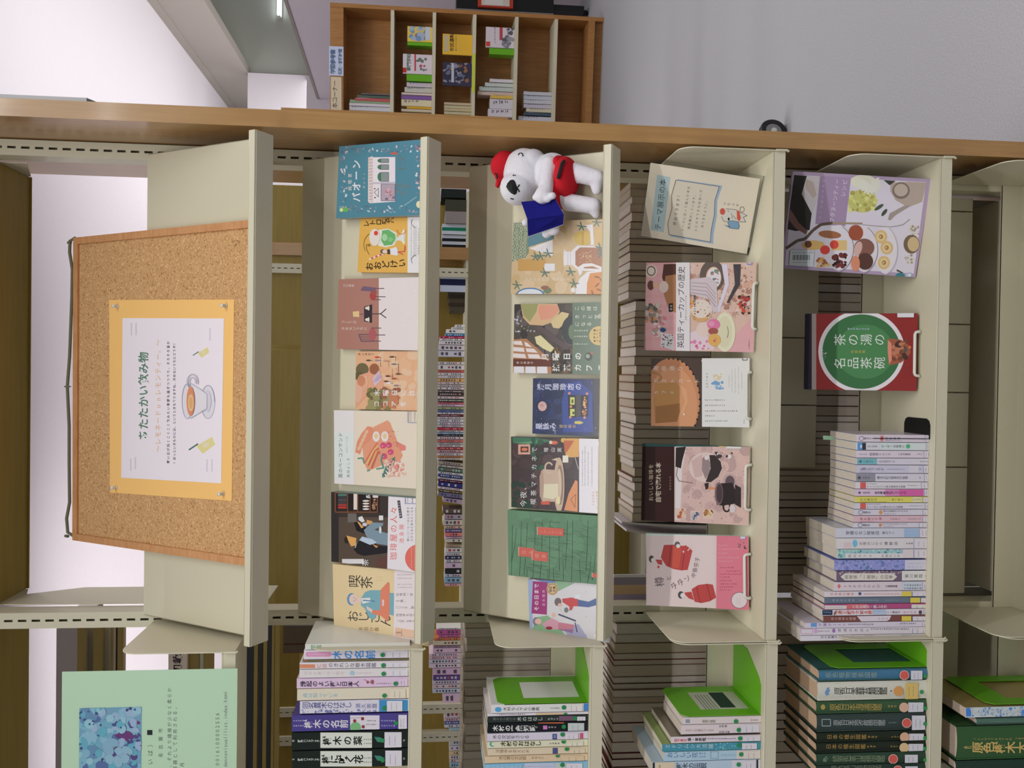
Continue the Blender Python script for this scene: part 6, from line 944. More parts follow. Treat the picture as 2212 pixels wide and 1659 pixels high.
    def hv(label, y0, y1, xt, col, fn, dc, dx, lb, side=None, gx=1975, lc=(206, 206, 214)):
        y = (y0+y1)/2
        def art(A, L, D):
            fn(A, y, y1-y0); call(L, lb[0], lb[1], y0+18, y1-14, lc, False); D.ell((226, 190, 176) if dc == RD else dc, dx, y, 58, 58, 22); D.ell(dc, dx, y, 50, 50, 22); D.e.ell((30, 120, 60), gx, y+10, 24, 24, 14)
        spine('field_guide', label, G5, k, y0, y1, xt, z, -0.19, 0.15, col, art, 1.3, (190, 160, 130), side, True, 0.0, 'cloth', 1300)
    gold = (150, 130, 60)
    hv('sea blue hardcover field guide beside the shaded lime bookend', 470, 612, 722, (50, 100, 130), lambda A, y, w: A.v('原色植物検索図鑑', 790, 1410, y, 74, (120, 140, 130)), RD, 1728, (1808, 1945), (40, 80, 76))
    hv('off white hardcover moss field guide with black title', 620, 844, 706, (186, 186, 172), lambda A, y, w: (A.blobs([(90, 130, 170)], 790, y-30, 840, y+40, 10, 10, 22), A.v('原色日本蘚苔類図鑑', 905, 1520, y, 92, (50, 50, 46)), A.dash(1565, 1600, y, 40, INK)), (200, 140, 70), 1658, (1740, 1895), None, 1934, (206, 176, 90))
    hv('mid green hardcover seaweed field guide with gilt title', 850, 1000, 690, (44, 74, 46), lambda A, y, w: (A.ell(gold, 762, y, 26, 32), A.v('原色日本海藻図鑑', 845, 1460, y, 90, gold), A.dash(1540, 1650, y-10, 40, gold)), (222, 180, 150), 1724, (1776, 1958))
    hv('slate hardcover land plant guide with silver title', 1006, 1216, 697, (42, 56, 52), lambda A, y, w: (A.frame((130, 140, 140), 750, y-40, 850, y+40, 10), A.v('原色日本地衣植物図鑑', 890, 1500, y, 76, (140, 146, 146)), A.dash(1550, 1640, y, 26, (120, 126, 126))), RD, 1756, (1820, 1978))
    hv('black green vegetation guide with gilt title, upper of the matching pair', 1222, 1340, 692, (24, 34, 22), lambda A, y, w: (A.v('日本の植生図鑑', 805, 1285, y, 62, (150, 120, 50)), A.dash(1300, 1415, y, 44, (140, 112, 50)), A.dash(1580, 1670, y, 36, (120, 100, 50))), PK, 1732, (1786, 1962))
    hv('black green vegetation guide with gilt title, lower of the matching pair', 1344, 1468, 690, (24, 34, 22), lambda A, y, w: (A.v('日本の植生図鑑', 795, 1275, y-10, 62, (150, 120, 50)), A.dash(1290, 1400, y-10, 40, (140, 112, 50)), A.dash(1570, 1660, y-10, 36, (120, 100, 50))), (206, 180, 130), 1726, (1780, 1956))
    hv('green hardcover alpine plant guide with faded title', 1474, 1608, 690, (36, 60, 44), lambda A, y, w: (A.blobs([(90, 110, 80)], 760, y-20, 820, y+30, 8, 8, 18), A.v('続原色高山植物図鑑', 880, 1495, y, 84, (104, 120, 90))), RD, 1594, (1736, 1890))
    hv('dark green hardcover guide cut by the frame edge', 1612, 1740, 690, (30, 50, 40), lambda A, y, w: A.v('原色高山植物図鑑', 860, 1460, y-20, 80, (100, 110, 90)), RD, 1650, (1740, 1890))
    x = atY(1940, 1440, -0.18)[0]; bookend('shaded lime green bookend beside the heavy field guides', k, x, z, -0.05, -0.186, 0.185, 0.055, False)
    # bottom shelf, mostly below the frame
    z, G6, k = LF, 'tree guides on the bottom shelf of the next bay', K22
    def bt(label, y0, y1, xt, col, fn, side=None, hard=True, name='field_guide'):
        spine(name, label, G6, k, y0, y1, xt, z, -0.19, 0.15, col, lambda A, L, D: fn(A, (y0+y1)/2, y1-y0), 1.5, (196, 176, 160), side, hard, 0.0, 'cloth' if hard else 'print', 1800)
    bt('thick blue and white tree picture guide under the lime bookend', 720, 878, 1320, (150, 160, 160), lambda A, y, w: (A.rect_((50, 110, 180), 1322, y-70, 1400, y+70), A.blobs([(60, 110, 170), (150, 170, 180), (90, 130, 170)], 1400, y-60, 2212, y+60, 80, 12, 30), A.v('原色園芸木植物', 1400, 2180, y, 110, (206, 210, 206), True)), (110, 96, 50), False, 'book')
    bt('grey green thin hardcover below the blue tree guide', 884, 1010, 1500, (56, 84, 72), lambda A, y, w: A.dash(1700, 2200, y, 30, (80, 110, 96)), (30, 40, 34))
    bt('very thick green tree encyclopedia with gilt title', 1016, 1530, 1200, (34, 66, 34), lambda A, y, w: (A.v('APG', 1290, 1400, y+70, 70, (150, 130, 70)), A.v('ILLUSTRATED', 1430, 2030, y-60, 50, (140, 124, 60)), A.v('TREES', 2080, 2300, y-70, 50, (140, 124, 60)), A.v('原色樹木大図鑑', 1420, 2600, y+70, 180, (160, 136, 70), True)))
    bt('black green hardcover at the very corner of the frame', 1540, 1700, 1180, (22, 44, 34), lambda A, y, w: None)
    x = atY(2180, 1526, -0.19)[0]+0.0015; bookend('lime green bookend on the bottom shelf of the next bay', k, x, z, -0.04, -0.186, 0.19, 0.05, False, True)
left_rows()
# ================================================================ books on the far sides, seen through the gaps
ORD = ['first', 'second', 'third', 'fourth', 'fifth', 'sixth', 'seventh', 'eighth', 'ninth', 'tenth', 'eleventh', 'twelfth', 'thirteenth', 'fourteenth', 'fifteenth', 'sixteenth', 'seventeenth', 'eighteenth', 'nineteenth', 'twentieth']
def nth(n):
    if n < 20: return ORD[n]
    t = {2: 'twenty', 3: 'thirty', 4: 'forty', 5: 'fifty', 6: 'sixty', 7: 'seventy'}; k = n+1
    if k % 10 == 0: return {2: 'twentieth', 3: 'thirtieth', 4: 'fortieth', 5: 'fiftieth', 6: 'sixtieth', 7: 'seventieth'}[k//10]
    return t[k//10]+'-'+ORD[k % 10-1]
def cname(c):
    r, g, b = c; mx, mn = max(c), min(c)
    if mx < 75: return 'black'
    if mx-mn < 22: return 'white' if mx > 185 else 'grey'
    if r >= g >= b: return 'cream' if mn > 140 else ('brown' if mx < 150 else ('red' if g < 100 else 'orange'))
    if r >= b >= g: return 'pale pink' if mn > 150 else ('maroon' if mx < 140 else 'pink')
    if g >= r and g >= b: return 'green' if mx < 190 else 'pale green'
    if b >= r and r >= g: return 'lilac' if mn > 110 else 'purple'
    return 'pale blue' if mx > 170 and mn > 90 else 'blue'
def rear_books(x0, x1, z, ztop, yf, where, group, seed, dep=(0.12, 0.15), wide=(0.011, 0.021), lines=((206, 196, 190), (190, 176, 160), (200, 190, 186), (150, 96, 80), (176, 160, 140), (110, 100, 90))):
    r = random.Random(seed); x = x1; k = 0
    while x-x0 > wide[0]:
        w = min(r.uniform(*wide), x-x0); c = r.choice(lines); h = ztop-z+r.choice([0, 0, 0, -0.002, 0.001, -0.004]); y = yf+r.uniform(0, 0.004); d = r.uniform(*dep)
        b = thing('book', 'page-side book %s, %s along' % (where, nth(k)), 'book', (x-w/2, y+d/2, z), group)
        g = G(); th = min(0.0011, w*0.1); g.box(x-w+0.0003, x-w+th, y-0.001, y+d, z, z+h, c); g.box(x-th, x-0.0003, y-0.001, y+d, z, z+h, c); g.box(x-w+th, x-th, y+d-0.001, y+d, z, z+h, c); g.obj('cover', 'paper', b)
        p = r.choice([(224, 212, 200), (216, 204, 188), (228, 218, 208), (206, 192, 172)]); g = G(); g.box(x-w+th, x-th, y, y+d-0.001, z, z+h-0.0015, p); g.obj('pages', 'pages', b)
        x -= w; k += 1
def rear():
    gr = 'books on the far side seen through the gaps'; yf = 0.068
    zt1, zt2 = atY(1359, 500, yf)[2], atY(1368, 900, yf)[2]; xa, xb, xc = atY(1450, 397, yf)[0], atY(1450, 652, yf)[0], atY(1450, 1128, yf)[0]
    rear_books(xb, xa, ZD-0.003, zt1, yf, 'seen past the acrylic sign, counted from the end panel', gr, 1)
    rear_books(xc, xb, ZD-0.003, zt2, yf, 'behind the wire-stand books, counted from the acrylic sign', gr, 2)
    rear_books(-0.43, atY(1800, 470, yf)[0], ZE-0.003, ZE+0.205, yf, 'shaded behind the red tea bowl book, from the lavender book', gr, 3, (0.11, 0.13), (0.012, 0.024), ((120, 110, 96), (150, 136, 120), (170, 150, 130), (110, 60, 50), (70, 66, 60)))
    rear_books(-1.2, -0.47, LC-0.003, atY(1002, 1480, yf)[2], yf, 'in the next bay over the wood books, from the post', gr, 4, (0.11, 0.13), (0.012, 0.026))
    rear_books(-1.2, -0.47, LD-0.003, atY(1325, 1480, yf)[2], yf, 'in the next bay behind the garden books, from the post', gr, 5, (0.11, 0.13), (0.012, 0.026), ((110, 50, 44), (160, 150, 136), (180, 166, 150), (130, 100, 80), (150, 140, 126), (70, 56, 50)))
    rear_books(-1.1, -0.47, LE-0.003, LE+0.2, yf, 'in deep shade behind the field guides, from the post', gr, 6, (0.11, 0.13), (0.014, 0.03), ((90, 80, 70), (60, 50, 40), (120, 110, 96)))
    for k, (p0, p1, c, lab) in enumerate(((1352, 1391, (96, 90, 86), 'dark grey large book on the far side above the tree name books'), (1391, 1411, (130, 84, 72), 'red brown book on the far side next to the dark grey large book'))):
        x1, x0 = atY(650, p0, 0.08)[0], atY(650, p1, 0.08)[0]; zt = atY(612, 1380, 0.08)[2]; g = G(); g.box(x0+0.0005, x1-0.0005, 0.08, 0.2, LB, zt, c); b = thing('book', lab, 'book', (x0, 0.08, LB), gr); g.obj('cover', 'paper', b); g = G(); g.box(x0+0.002, x1-0.002, 0.0795, 0.199, LB+0.002, zt+0.0005, (120, 108, 96)); g.obj('pages', 'pages', b)
    # leaning magazine and two curled booklets at the end of the far row
    x1, x0 = atY(1360, 1241, 0.07)[0], atY(1360, 1300, 0.07)[0]; zb = ZD-0.003; zt = atY(1326, 1270, 0.07)[2]
    b = thing('magazine', 'white edged magazine with beige and lilac cover on the far side, near the post', 'magazine', ((x0+x1)/2, 0.07, zb), gr)
    g = G(); w = x1-x0
    for a, c, q in ((0, .28, (170, 156, 190)), (.28, .62, (206, 176, 140)), (.62, .9, (150, 140, 160)), (.9, 1, (226, 222, 230))): g.box(x0+w*a, x0+w*c, 0.07, 0.0745, zb, zt, q)
    g.obj('cover', 'print', b); g = G(); g.box(x0+0.001, x1-0.001, 0.0745, 0.078, zb, zt-0.002, (226, 216, 200)); g.obj('pages', 'pages', b)
    for i, (pa, pb) in enumerate(((1131, 1146), (1148, 1170))):
        x1, x0 = atY(1360, pa, yf)[0], atY(1360, pb, yf)[0]; zt = atY(1340+i*10, 1140, yf)[2]; g = G(); n = 6
        for j in range(n):
            t0, t1 = j/n, (j+1)/n; f = lambda t: (x0+0.006+(x1-x0-0.006)*t*t, ZD-0.003+(zt-ZD)*t); (xa, za), (xb, zb2) = f(t0), f(t1)
            g.hexa([(xa, yf, za), (xa+0.004, yf, za), (xa+0.004, yf+0.13, za), (xa, yf+0.13, za), (xb, yf, zb2), (xb+0.004, yf, zb2), (xb+0.004, yf+0.13, zb2), (xb, yf+0.13, zb2)], (222, 214, 216))
        tag(g.obj('booklet', 'paper'), ['curled white booklet drooping at the end of the far row of books', 'second limp white booklet nearer the magazine on the far side'][i], 'booklet', gr)
rear()
def far_spines():
    def bk(py0, py1, pxt, c, seed, lab, lean=0.0, y=FY, grp='spines on the far bookcase seen under the middle sloped shelf', ins=None):
        x1, x0 = atY(970, py0, y)[0], atY(970, py1, y)[0]; z = FZ+0.0005; zt = atY(pxt, (py0+py1)/2, y)[2]; w = x1-x0-0.002; h = zt-z
        f = Fr((x0+0.001, y, z), (math.cos(lean), 0, -math.sin(lean)), (math.sin(lean), 0, math.cos(lean))); c2 = tuple(min(250, q*1.1) for q in c)
        b = thing('book', lab, 'book', f.w(w/2, 0, -0.07), grp); g = G(); g.fbox(f, 0, w, 0, h, -0.14, 0, c2, [c2, c2, c2, c2, (230, 222, 214), c2])
        r = random.Random(seed); A = Art(g, f, (0, 0, 1), None, 1.0, 4e-4); k = max(3, int(h/(w*0.75+0.004))); dk = (96, 90, 104) if sum(c) > 380 else (216, 214, 216)
        if ins: A.raw(ins, [(0, h*.62), (w, h*.62), (w, h), (0, h)])
        for i in range(k):
            if r.random() < 0.8: q = h*(0.12+0.8*i/k); s_ = w*r.uniform(.18, .34); A.raw(dk if r.random() < .85 else (200, 90, 96), [(w/2-s_, q), (w/2+s_, q), (w/2+s_*.8, q+h/k*.5), (w/2-s_*.9, q+h/k*.45)])
        g.obj('cover', 'paper', b)
    P = .22604
    A_ = [(445, 470, 1885, W_), (470, 490, 1850, W_), (490, 532, 1800, W_), (532, 557, 1790, (60, 130, 180)), (557, 580, 1740, (190, 50, 90)), (580, 602, 1735, W_), (602, 640, 1730, (220, 214, 216)), (642, 695, 1715, (214, 206, 212)), (697, 755, 1710, (206, 206, 220)),
          (802, 830, 1710, (216, 208, 212)), (832, 880, 1710, (220, 216, 220)), (884, 906, 1710, (206, 90, 100)), (908, 935, 1710, (214, 212, 222)), (937, 960, 1710, (212, 208, 218)), (962, 994, 1710, (222, 176, 120)), (995, 1018, 1710, (212, 196, 196)), (1020, 1042, 1710, (206, 196, 200)), (1044, 1070, 1710, (214, 208, 214)), (1074, 1098, 1710, (116, 108, 108)), (1100, 1126, 1710, (76, 56, 62)), (1132, 1158, 1710, (216, 200, 206)), (1162, 1184, 1710, (120, 128, 116)), (1190, 1210, 1710, (206, 116, 130)), (1210, 1232, 1710, (216, 190, 206)), (1234, 1260, 1710, (160, 170, 126)), (1262, 1284, 1710, (96, 120, 170)), (1286, 1306, 1710, (206, 202, 212)), (1308, 1326, 1710, (110, 44, 52)), (1328, 1350, 1710, (212, 206, 210)), (1352, 1380, 1710, (216, 212, 220)), (1382, 1406, 1710, (206, 204, 216)), (1408, 1430, 1710, (206, 196, 204)), (1432, 1455, 1710, (190, 60, 76)), (1457, 1476, 1710, (210, 200, 206)), (1478, 1496, 1710, (150, 180, 206)), (1498, 1514, 1710, (54, 50, 56))]
    B_ = [(190, 218, 1710, (206, 200, 206), 0), (220, 246, 1710, (206, 120, 116), 0), (248, 268, 1710, (196, 190, 190), 0), (270, 292, 1710, (214, 206, 212), 0), (294, 314, 1710, (196, 70, 70), 0), (316, 346, 1710, (196, 156, 160), 0), (348, 374, 1710, (214, 206, 210), 0), (376, 392, 1710, (206, 140, 84), 0), (394, 414, 1710, (214, 206, 206), 0),
          (446, 476, 1715, (170, 160, 146), .10), (480, 502, 1715, (190, 180, 176), .10), (504, 540, 1715, (84, 116, 100), .10), (544, 568, 1715, (206, 206, 214), .10), (570, 596, 1715, (60, 80, 140), .11), (600, 618, 1715, (214, 212, 222), .11), (622, 640, 1715, (110, 60, 80), .11), (644, 688, 1715, (56, 56, 120), .11), (692, 716, 1715, (216, 206, 214), .12), (720, 740, 1715, (116, 104, 60), .12), (744, 786, 1715, (120, 118, 150), .12), (794, 838, 1765, (170, 150, 176), .12),
          (880, 928, 1765, (100, 84, 76), 0), (934, 982, 1780, (168, 156, 170), 0), (986, 1038, 1765, (200, 194, 186), 0), (1042, 1072, 1780, (200, 178, 160), 0), (1076, 1104, 1785, (110, 96, 150), 0), (1108, 1144, 1785, (216, 128, 126), 0), (1148, 1164, 1790, (206, 180, 206), 0), (1168, 1200, 1785, (206, 200, 190), 0), (1226, 1250, 1790, (180, 166, 140), 0), (1254, 1300, 1790, (206, 206, 206), 0), (1302, 1330, 1785, (206, 210, 220), 0), (1334, 1362, 1785, (60, 66, 100), 0), (1366, 1394, 1785, (206, 206, 212), 0), (1398, 1450, 1785, (206, 184, 206), 0), (1454, 1500, 1785, (50, 50, 52), 0), (1504, 1534, 1785, (190, 190, 206), 0), (1538, 1590, 1780, (140, 180, 206), 0), (1594, 1622, 1785, (206, 160, 170), 0)]
    k = 0
    for y0, y1, xt, c in A_: bk(600+y0*P, 600+y1*P, min(560+xt*P, 944+(xt-1710)*P), c, k, '%s spine on the far bookcase, %s from its wooden divider' % (cname(c), nth(k)), 0.0); k += 1
    for y0, y1, xt, c, l in B_: bk(900+y0*P, 900+y1*P, 944+(xt-1710)*P, c, k, '%s spine on the far bookcase, %s from its wooden divider' % (cname(c), nth(k)), l); k += 1
    Q = .18083; k = 0
    for y0, y1, xt, c in [(-24, 0, 235, W_), (2, 58, 235, (190, 96, 150)), (60, 94, 260, (196, 110, 160)), (96, 128, 200, (214, 130, 84)), (130, 188, 200, (206, 196, 170)), (192, 216, 200, (160, 130, 150)), (218, 278, 196, (216, 186, 206)), (282, 316, 146, (220, 200, 214)), (318, 350, 146, (222, 190, 200)), (352, 402, 146, (206, 202, 220)), (404, 456, 146, (222, 206, 216)), (460, 542, 192, (212, 178, 206)), (546, 604, 196, (100, 76, 140)), (606, 648, 192, (206, 196, 212)), (652, 702, 192, (206, 190, 196)), (706, 756, 190, (196, 206, 222)), (762, 878, 312, (214, 184, 210)), (884, 966, 392, (206, 200, 212)), (972, 1056, 330, (216, 206, 216)), (1060, 1094, 330, (222, 186, 200)), (1096, 1130, 330, (96, 110, 170)), (1134, 1172, 330, (206, 204, 220)), (1180, 1246, 388, (170, 206, 222)), (1250, 1316, 394, (206, 204, 222)), (1320, 1384, 394, (206, 206, 216)), (1388, 1450, 394, (206, 206, 220)), (1454, 1500, 394, (222, 196, 150)), (1504, 1550, 394, (216, 206, 212)), (1554, 1590, 396, (206, 190, 196)), (1594, 1650, 396, (150, 196, 216))]:
        bk(1360+y0*Q, 1360+y1*Q, 900+xt*Q, c, 200+k, '%s far spine in the slot above the wood books, %s beyond the post' % (cname(c), nth(k)), 0.0, FY-0.012, 'far spines seen in the next bay slot'); k += 1
    # bulky things at the end of the far shelf
    def bx(name, cat, lab, p0, p1, pt, y, cols, dep=0.2, m='paper'):
        x1, x0 = atY(975, p0, y)[0], atY(975, p1, y)[0]; zt = atY(pt, (p0+p1)/2, y)[2]; g = G(); n = len(cols)
        for i, c in enumerate(cols): g.box(x0+(x1-x0)*i/n, x0+(x1-x0)*(i+1)/n, y, y+dep, FZ+0.0005, zt, c)
        tag(g.obj(name, m), lab, cat, 'things at the end of the far bookcase')
    bx('box_file', 'box file', 'black green box file at the end of the far bookcase', 408, 427, 953, FY+0.03, [(36, 44, 42)])
    bx('box_file', 'box file', 'grey box file with a dark half beside the black green one', 431, 482, 962, FY-0.01, [(150, 140, 140), (70, 70, 56)])
    bx('folder', 'folder', 'white and emerald folder between the grey box file and the black rack', 484, 506, 955, FY+0.01, [(206, 214, 226), (30, 130, 100), (206, 214, 226)])
    bx('folder', 'folder', 'black and white striped folder next to the wooden divider', 508, 535, 955, FY+0.02, [(30, 32, 38), (196, 204, 220), (30, 32, 38), (196, 204, 220)])
    bx('folder', 'folder', 'navy and white upright folder just past the wooden divider', 589, 630, 951, FY-0.01, [(206, 216, 236), (34, 40, 76), (206, 216, 236)], 0.02)
    for i, (p0, p1) in enumerate(((586, 602), (602, 618), (618, 636), (636, 654), (654, 672))): bx('book', 'book', '%s dark brown book past the navy folder on the far bookcase' % nth(i), p0, p1, 964+i*2, FY+0.03, [(84, 76, 62), (60, 52, 42)])
far_spines()
# ================================================================ white plush dog reading a blue felt book
def plush():
    px = _s/1190.0
    def P(x, y, d): f = FC.off(d); return f.w(*f.uv(1000+x*_s, 300+y*_s))
    ex, eu, n = FC.ex, FC.eu, FC.n; AX = np.array([eu, ex, n])      # local x = photo up-down, y = across, z = towards the viewer
    root = thing('plush_dog', 'white plush dog with red cap and shorts reading a blue felt book', 'stuffed toy', P(1500, 620, 0.012))
    g = G()
    def E(x, y, d, rx, ry, rz, rot=0.0):
        a = AX
        if rot: c, s_ = math.cos(rot), math.sin(rot); a = np.array([AX[0]*c+AX[1]*s_, AX[1]*c-AX[0]*s_, AX[2]])
        g.ball(P(x, y, d), rx*px, ry*px, rz, 24, 14, ax=a)
    def C(p, q, r0, r1, k=9):
        for i in range(k+1): t = i/k; r = (r0+(r1-r0)*t)*px; g.ball(P(p[0]+(q[0]-p[0])*t, p[1]+(q[1]-p[1])*t, p[2]+(q[2]-p[2])*t), r, r, r, 14, 8)
    E(730, 400, 0.046, 258, 292, 0.040); E(650, 590, 0.060, 204, 208, 0.036); E(850, 300, 0.044, 150, 180, 0.032)
    E(1060, 400, 0.040, 230, 235, 0.032); E(1200, 480, 0.038, 170, 240, 0.030); E(1150, 660, 0.036, 130, 130, 0.026)
    C((1030, 300, 0.060), (985, 610, 0.080), 100, 92); C((985, 610, 0.080), (950, 680, 0.086), 92, 100)
    for x, y, r in ((868, 698, 42), (940, 728, 46), (1010, 718, 46), (1068, 680, 46)): E(x, y, 0.090, r, r, r*px)
    C((1060, 680, 0.045), (1080, 1060, 0.050), 80, 70); E(1085, 1090, 0.052, 72, 66, 0.010); E(1000, 1130, 0.052, 60, 60, 0.009); E(745, 1000, 0.045, 45, 50, 0.007)
    C((1330, 400, 0.036), (1600, 470, 0.028), 118, 104); C((1600, 470, 0.028), (1600, 610, 0.026), 100, 62)
    C((1270, 760, 0.036), (1560, 800, 0.028), 108, 98); C((1560, 800, 0.028), (1590, 900, 0.024), 94, 54)
    o = g.obj('tmp', 'plush', root); m = o.modifiers.new('r', 'REMESH'); m.mode = 'VOXEL'; m.voxel_size = 0.0019; s_ = o.modifiers.new('s', 'SMOOTH'); s_.factor = 0.6; s_.iterations = 7
    dg = bpy.context.evaluated_depsgraph_get(); me = bpy.data.meshes.new_from_object(o.evaluated_get(dg)); bpy.data.objects.remove(o)
    me.polygons.foreach_set('use_smooth', [True]*len(me.polygons)); me.materials.clear(); me.materials.append(M['plush']); b = bpy.data.objects.new('body', me); COL.objects.link(b); b.parent = root
    from mathutils.bvhtree import BVHTree
    bv = BVHTree.FromPolygons([v.co for v in me.vertices], [tuple(p.vertices) for p in me.polygons]); L0 = np.array(root.location)
    def S_(x, y, lift=0.0006):                        # point on the toy's surface seen at this crop pixel
        d = ray(1000+x*_s, 300+y*_s); h = bv.ray_cast(Vector(CAM-L0), Vector(d).normalized()); p = np.array(h[0]) if h[0] is not None else P(x, y, 0.06)-L0
        return p+L0-unit(d)*lift
    def stitch(name, pts, w): g = G(); g.tube([S_(*p) for p in pts], w, 6); g.obj(name, 'blackfelt', root, True)
    stitch('eye', [(595, 437), (612, 433), (630, 438)], 0.0012); stitch('eye', [(568, 714), (588, 716), (606, 720)], 0.0012)
    stitch('mouth', [(672, 545), (668, 560), (655, 575), (645, 585), (656, 598), (668, 618), (672, 634)], 0.0011); stitch('ear_stitch', [(662, 192), (675, 172), (695, 168), (712, 182), (716, 208)], 0.0011)
    g = G(); pts = [(515, 572), (530, 530), (565, 492), (600, 486), (622, 505), (640, 560), (652, 610), (640, 655), (615, 670), (575, 650), (540, 615)]; c = S_(585, 580, 0.010); ring = [S_(x, y, 0.0008) for x, y in pts]; mid = [S_(585+(x-585)*.6, 580+(y-580)*.6, 0.0065) for x, y in pts]
    for i in range(len(pts)): j = (i+1) % len(pts); g.face([ring[i], ring[j], mid[j], mid[i]]); g.face([mid[i], mid[j], c])
    g.obj('nose', 'blackfelt', root, True)
    def shell(name, m_, items, vox=0.0016):
        nonlocal g; g = G()
        for it in items: E(*it)
        o = g.obj('tmp', m_, root); q = o.modifiers.new('r', 'REMESH'); q.mode = 'VOXEL'; q.voxel_size = vox; q2 = o.modifiers.new('s', 'SMOOTH'); q2.factor = 0.5; q2.iterations = 4
        me2 = bpy.data.meshes.new_from_object(o.evaluated_get(bpy.context.evaluated_depsgraph_get())); bpy.data.objects.remove(o); me2.polygons.foreach_set('use_smooth', [True]*len(me2.polygons)); me2.materials.clear(); me2.materials.append(M[m_])
        o2 = bpy.data.objects.new(name, me2); COL.objects.link(o2); o2.parent = root; return o2
    cap = shell('cap', 'redfelt', [(512, 318, 0.050, 138, 178, 0.036, 0.28), (470, 330, 0.050, 108, 160, 0.034, 0.28), (470, 460, 0.056, 70, 80, 0.022, 0.2)])
    g = G(); pts = [(455, 470), (440, 530), (415, 585), (398, 572), (402, 530), (425, 470)]; g.sheet(FC.off(0.062), [FC.off(0.062).uv(1000+x*_s, 300+y*_s) for x, y in pts], -0.004, 0.004); g.obj('brim', 'redfelt', cap)
    g = G(); g.tube([P(388, 410, 0.082), P(405, 440, 0.084), P(412, 475, 0.082)], 0.0016, 6); g.obj('cap_band', 'blackfelt', cap, True)
    sh = shell('shorts', 'redfelt', [(1240, 460, 0.042, 124, 246, 0.040), (1190, 300, 0.040, 70, 90, 0.036), (1150, 650, 0.042, 56, 140, 0.036), (1165, 760, 0.034, 46, 80, 0.020)])
    g = G(); g.tube([P(1210, 262, 0.074), P(1180, 300, 0.080), P(1165, 360, 0.084), (P(1145, 430, 0.086)), P(1138, 476, 0.084)], 0.0030, 8); g.obj('strap', 'blackfelt', sh, True)
    bk = None; g = G(); D1, D2 = 0.082, 0.078
    q = [P(695, 752, 0.080), P(770, 962, 0.094), P(1205, 905, 0.092), P(1100, 712, 0.080)]; r = [P(770, 962, 0.094), P(778, 1165, 0.070), P(1195, 1022, 0.068), P(1205, 905, 0.092)]
    def slab(g, q, th, k=None):
        nn = unit(np.cross(q[1]-q[0], q[2]-q[1])); nn = nn if nn @ n > 0 else -nn; g.hexa([p-nn*th for p in q]+[p for p in q])
    slab(g, q, 0.002); slab(g, r, 0.002); bo = g.obj('felt_book', 'bluefelt', root)
    g = G(); s1 = [p-n*0.0045+eu*0.0012 for p in q]; s2 = [p-n*0.0045+eu*0.0012 for p in r]; slab(g, s1, 0.003); slab(g, s2, 0.003); g.obj('felt_pages', 'plush', bo)
plush()
# ================================================================ green poster on the next bay
def green_poster():
    y = -0.216; C0 = (0, 1250, .24649); fx = Fr((0, y, 0), (1, 0, 0), (0, 0, 1)); a1, b1 = fx.uv(134, 1447); a2, b0 = fx.uv(513, 1448); W = 0.42; a1 = (a1+a2)/2
    f = Fr((a1-W, y, b0), (1, 0, 0), (0, 0, 1)); h = b1-b0
    t = thing('poster', 'pale green poster with a blue flower photo hung on the next bay', 'poster', f.w(W/2, 0, 0))
    g = G(); g.sheet(f, [(0, 0), (W, 0), (W, h), (0, h)], -0.0005, 0, (190, 222, 190)); A = Art(g, f, C0, None, 1.04, 2e-4); ik = (96, 104, 96)
    pic = Art(g, f, C0, None, 1.04, 2e-4); p0, p1 = pic.ab(682, 3000), pic.ab(1243, 1122); pic.rect = (max(0.01, p0[0]), p1[0], min(p0[1], p1[1]), max(p0[1], p1[1]))
    pic.raw((110, 160, 186), [(pic.rect[0], pic.rect[2]), (pic.rect[1], pic.rect[2]), (pic.rect[1], pic.rect[3]), (pic.rect[0], pic.rect[3])])
    pic.blobs([(96, 140, 176), (120, 176, 196), (84, 110, 160), (106, 166, 190), (130, 180, 200)], 690, 1130, 1240, 2700, 150, 30, 90, 4); pic.blobs([(74, 80, 136), (90, 70, 130), (110, 60, 120)], 1000, 1250, 1240, 1600, 22, 16, 44, 8); pic.blobs([(140, 190, 206), (150, 176, 206), (90, 170, 190)], 690, 1130, 1230, 1900, 60, 16, 40, 6); pic.blobs([(70, 70, 120), (60, 90, 140)], 690, 1130, 1240, 1900, 50, 5, 14, 3); pic.blobs([(128, 172, 196), (136, 180, 200)], 930, 1400, 1140, 1640, 8, 30, 60, 2)
    A.rect_((40, 44, 50), 1290, 1326, 1336, 1370); A.h('藍葉（あいば）', 1960, 1410, 1318, 50, ik); A.h('代　原地　名古屋市', 1940, 1296, 1408, 40, ik)
    A.h('同樹であるが、それより繊維が少なく柔らか', 1960, 950, 1486, 40, (110, 116, 110)); A.h('や包み紙・容器として利用される。', 1960, 1096, 1535, 40, (110, 116, 110)); A.h('３月', 1720, 1600, 1596, 40, ik)
    A.h('トルコード 10016100002556', 1900, 1170, 1905, 46, (120, 124, 118)); A.h('openrefge.dentovisual/list.index.html', 1900, 985, 1974, 46, (120, 124, 118))
    g.obj('sheet', 'paper', t)
green_poster()
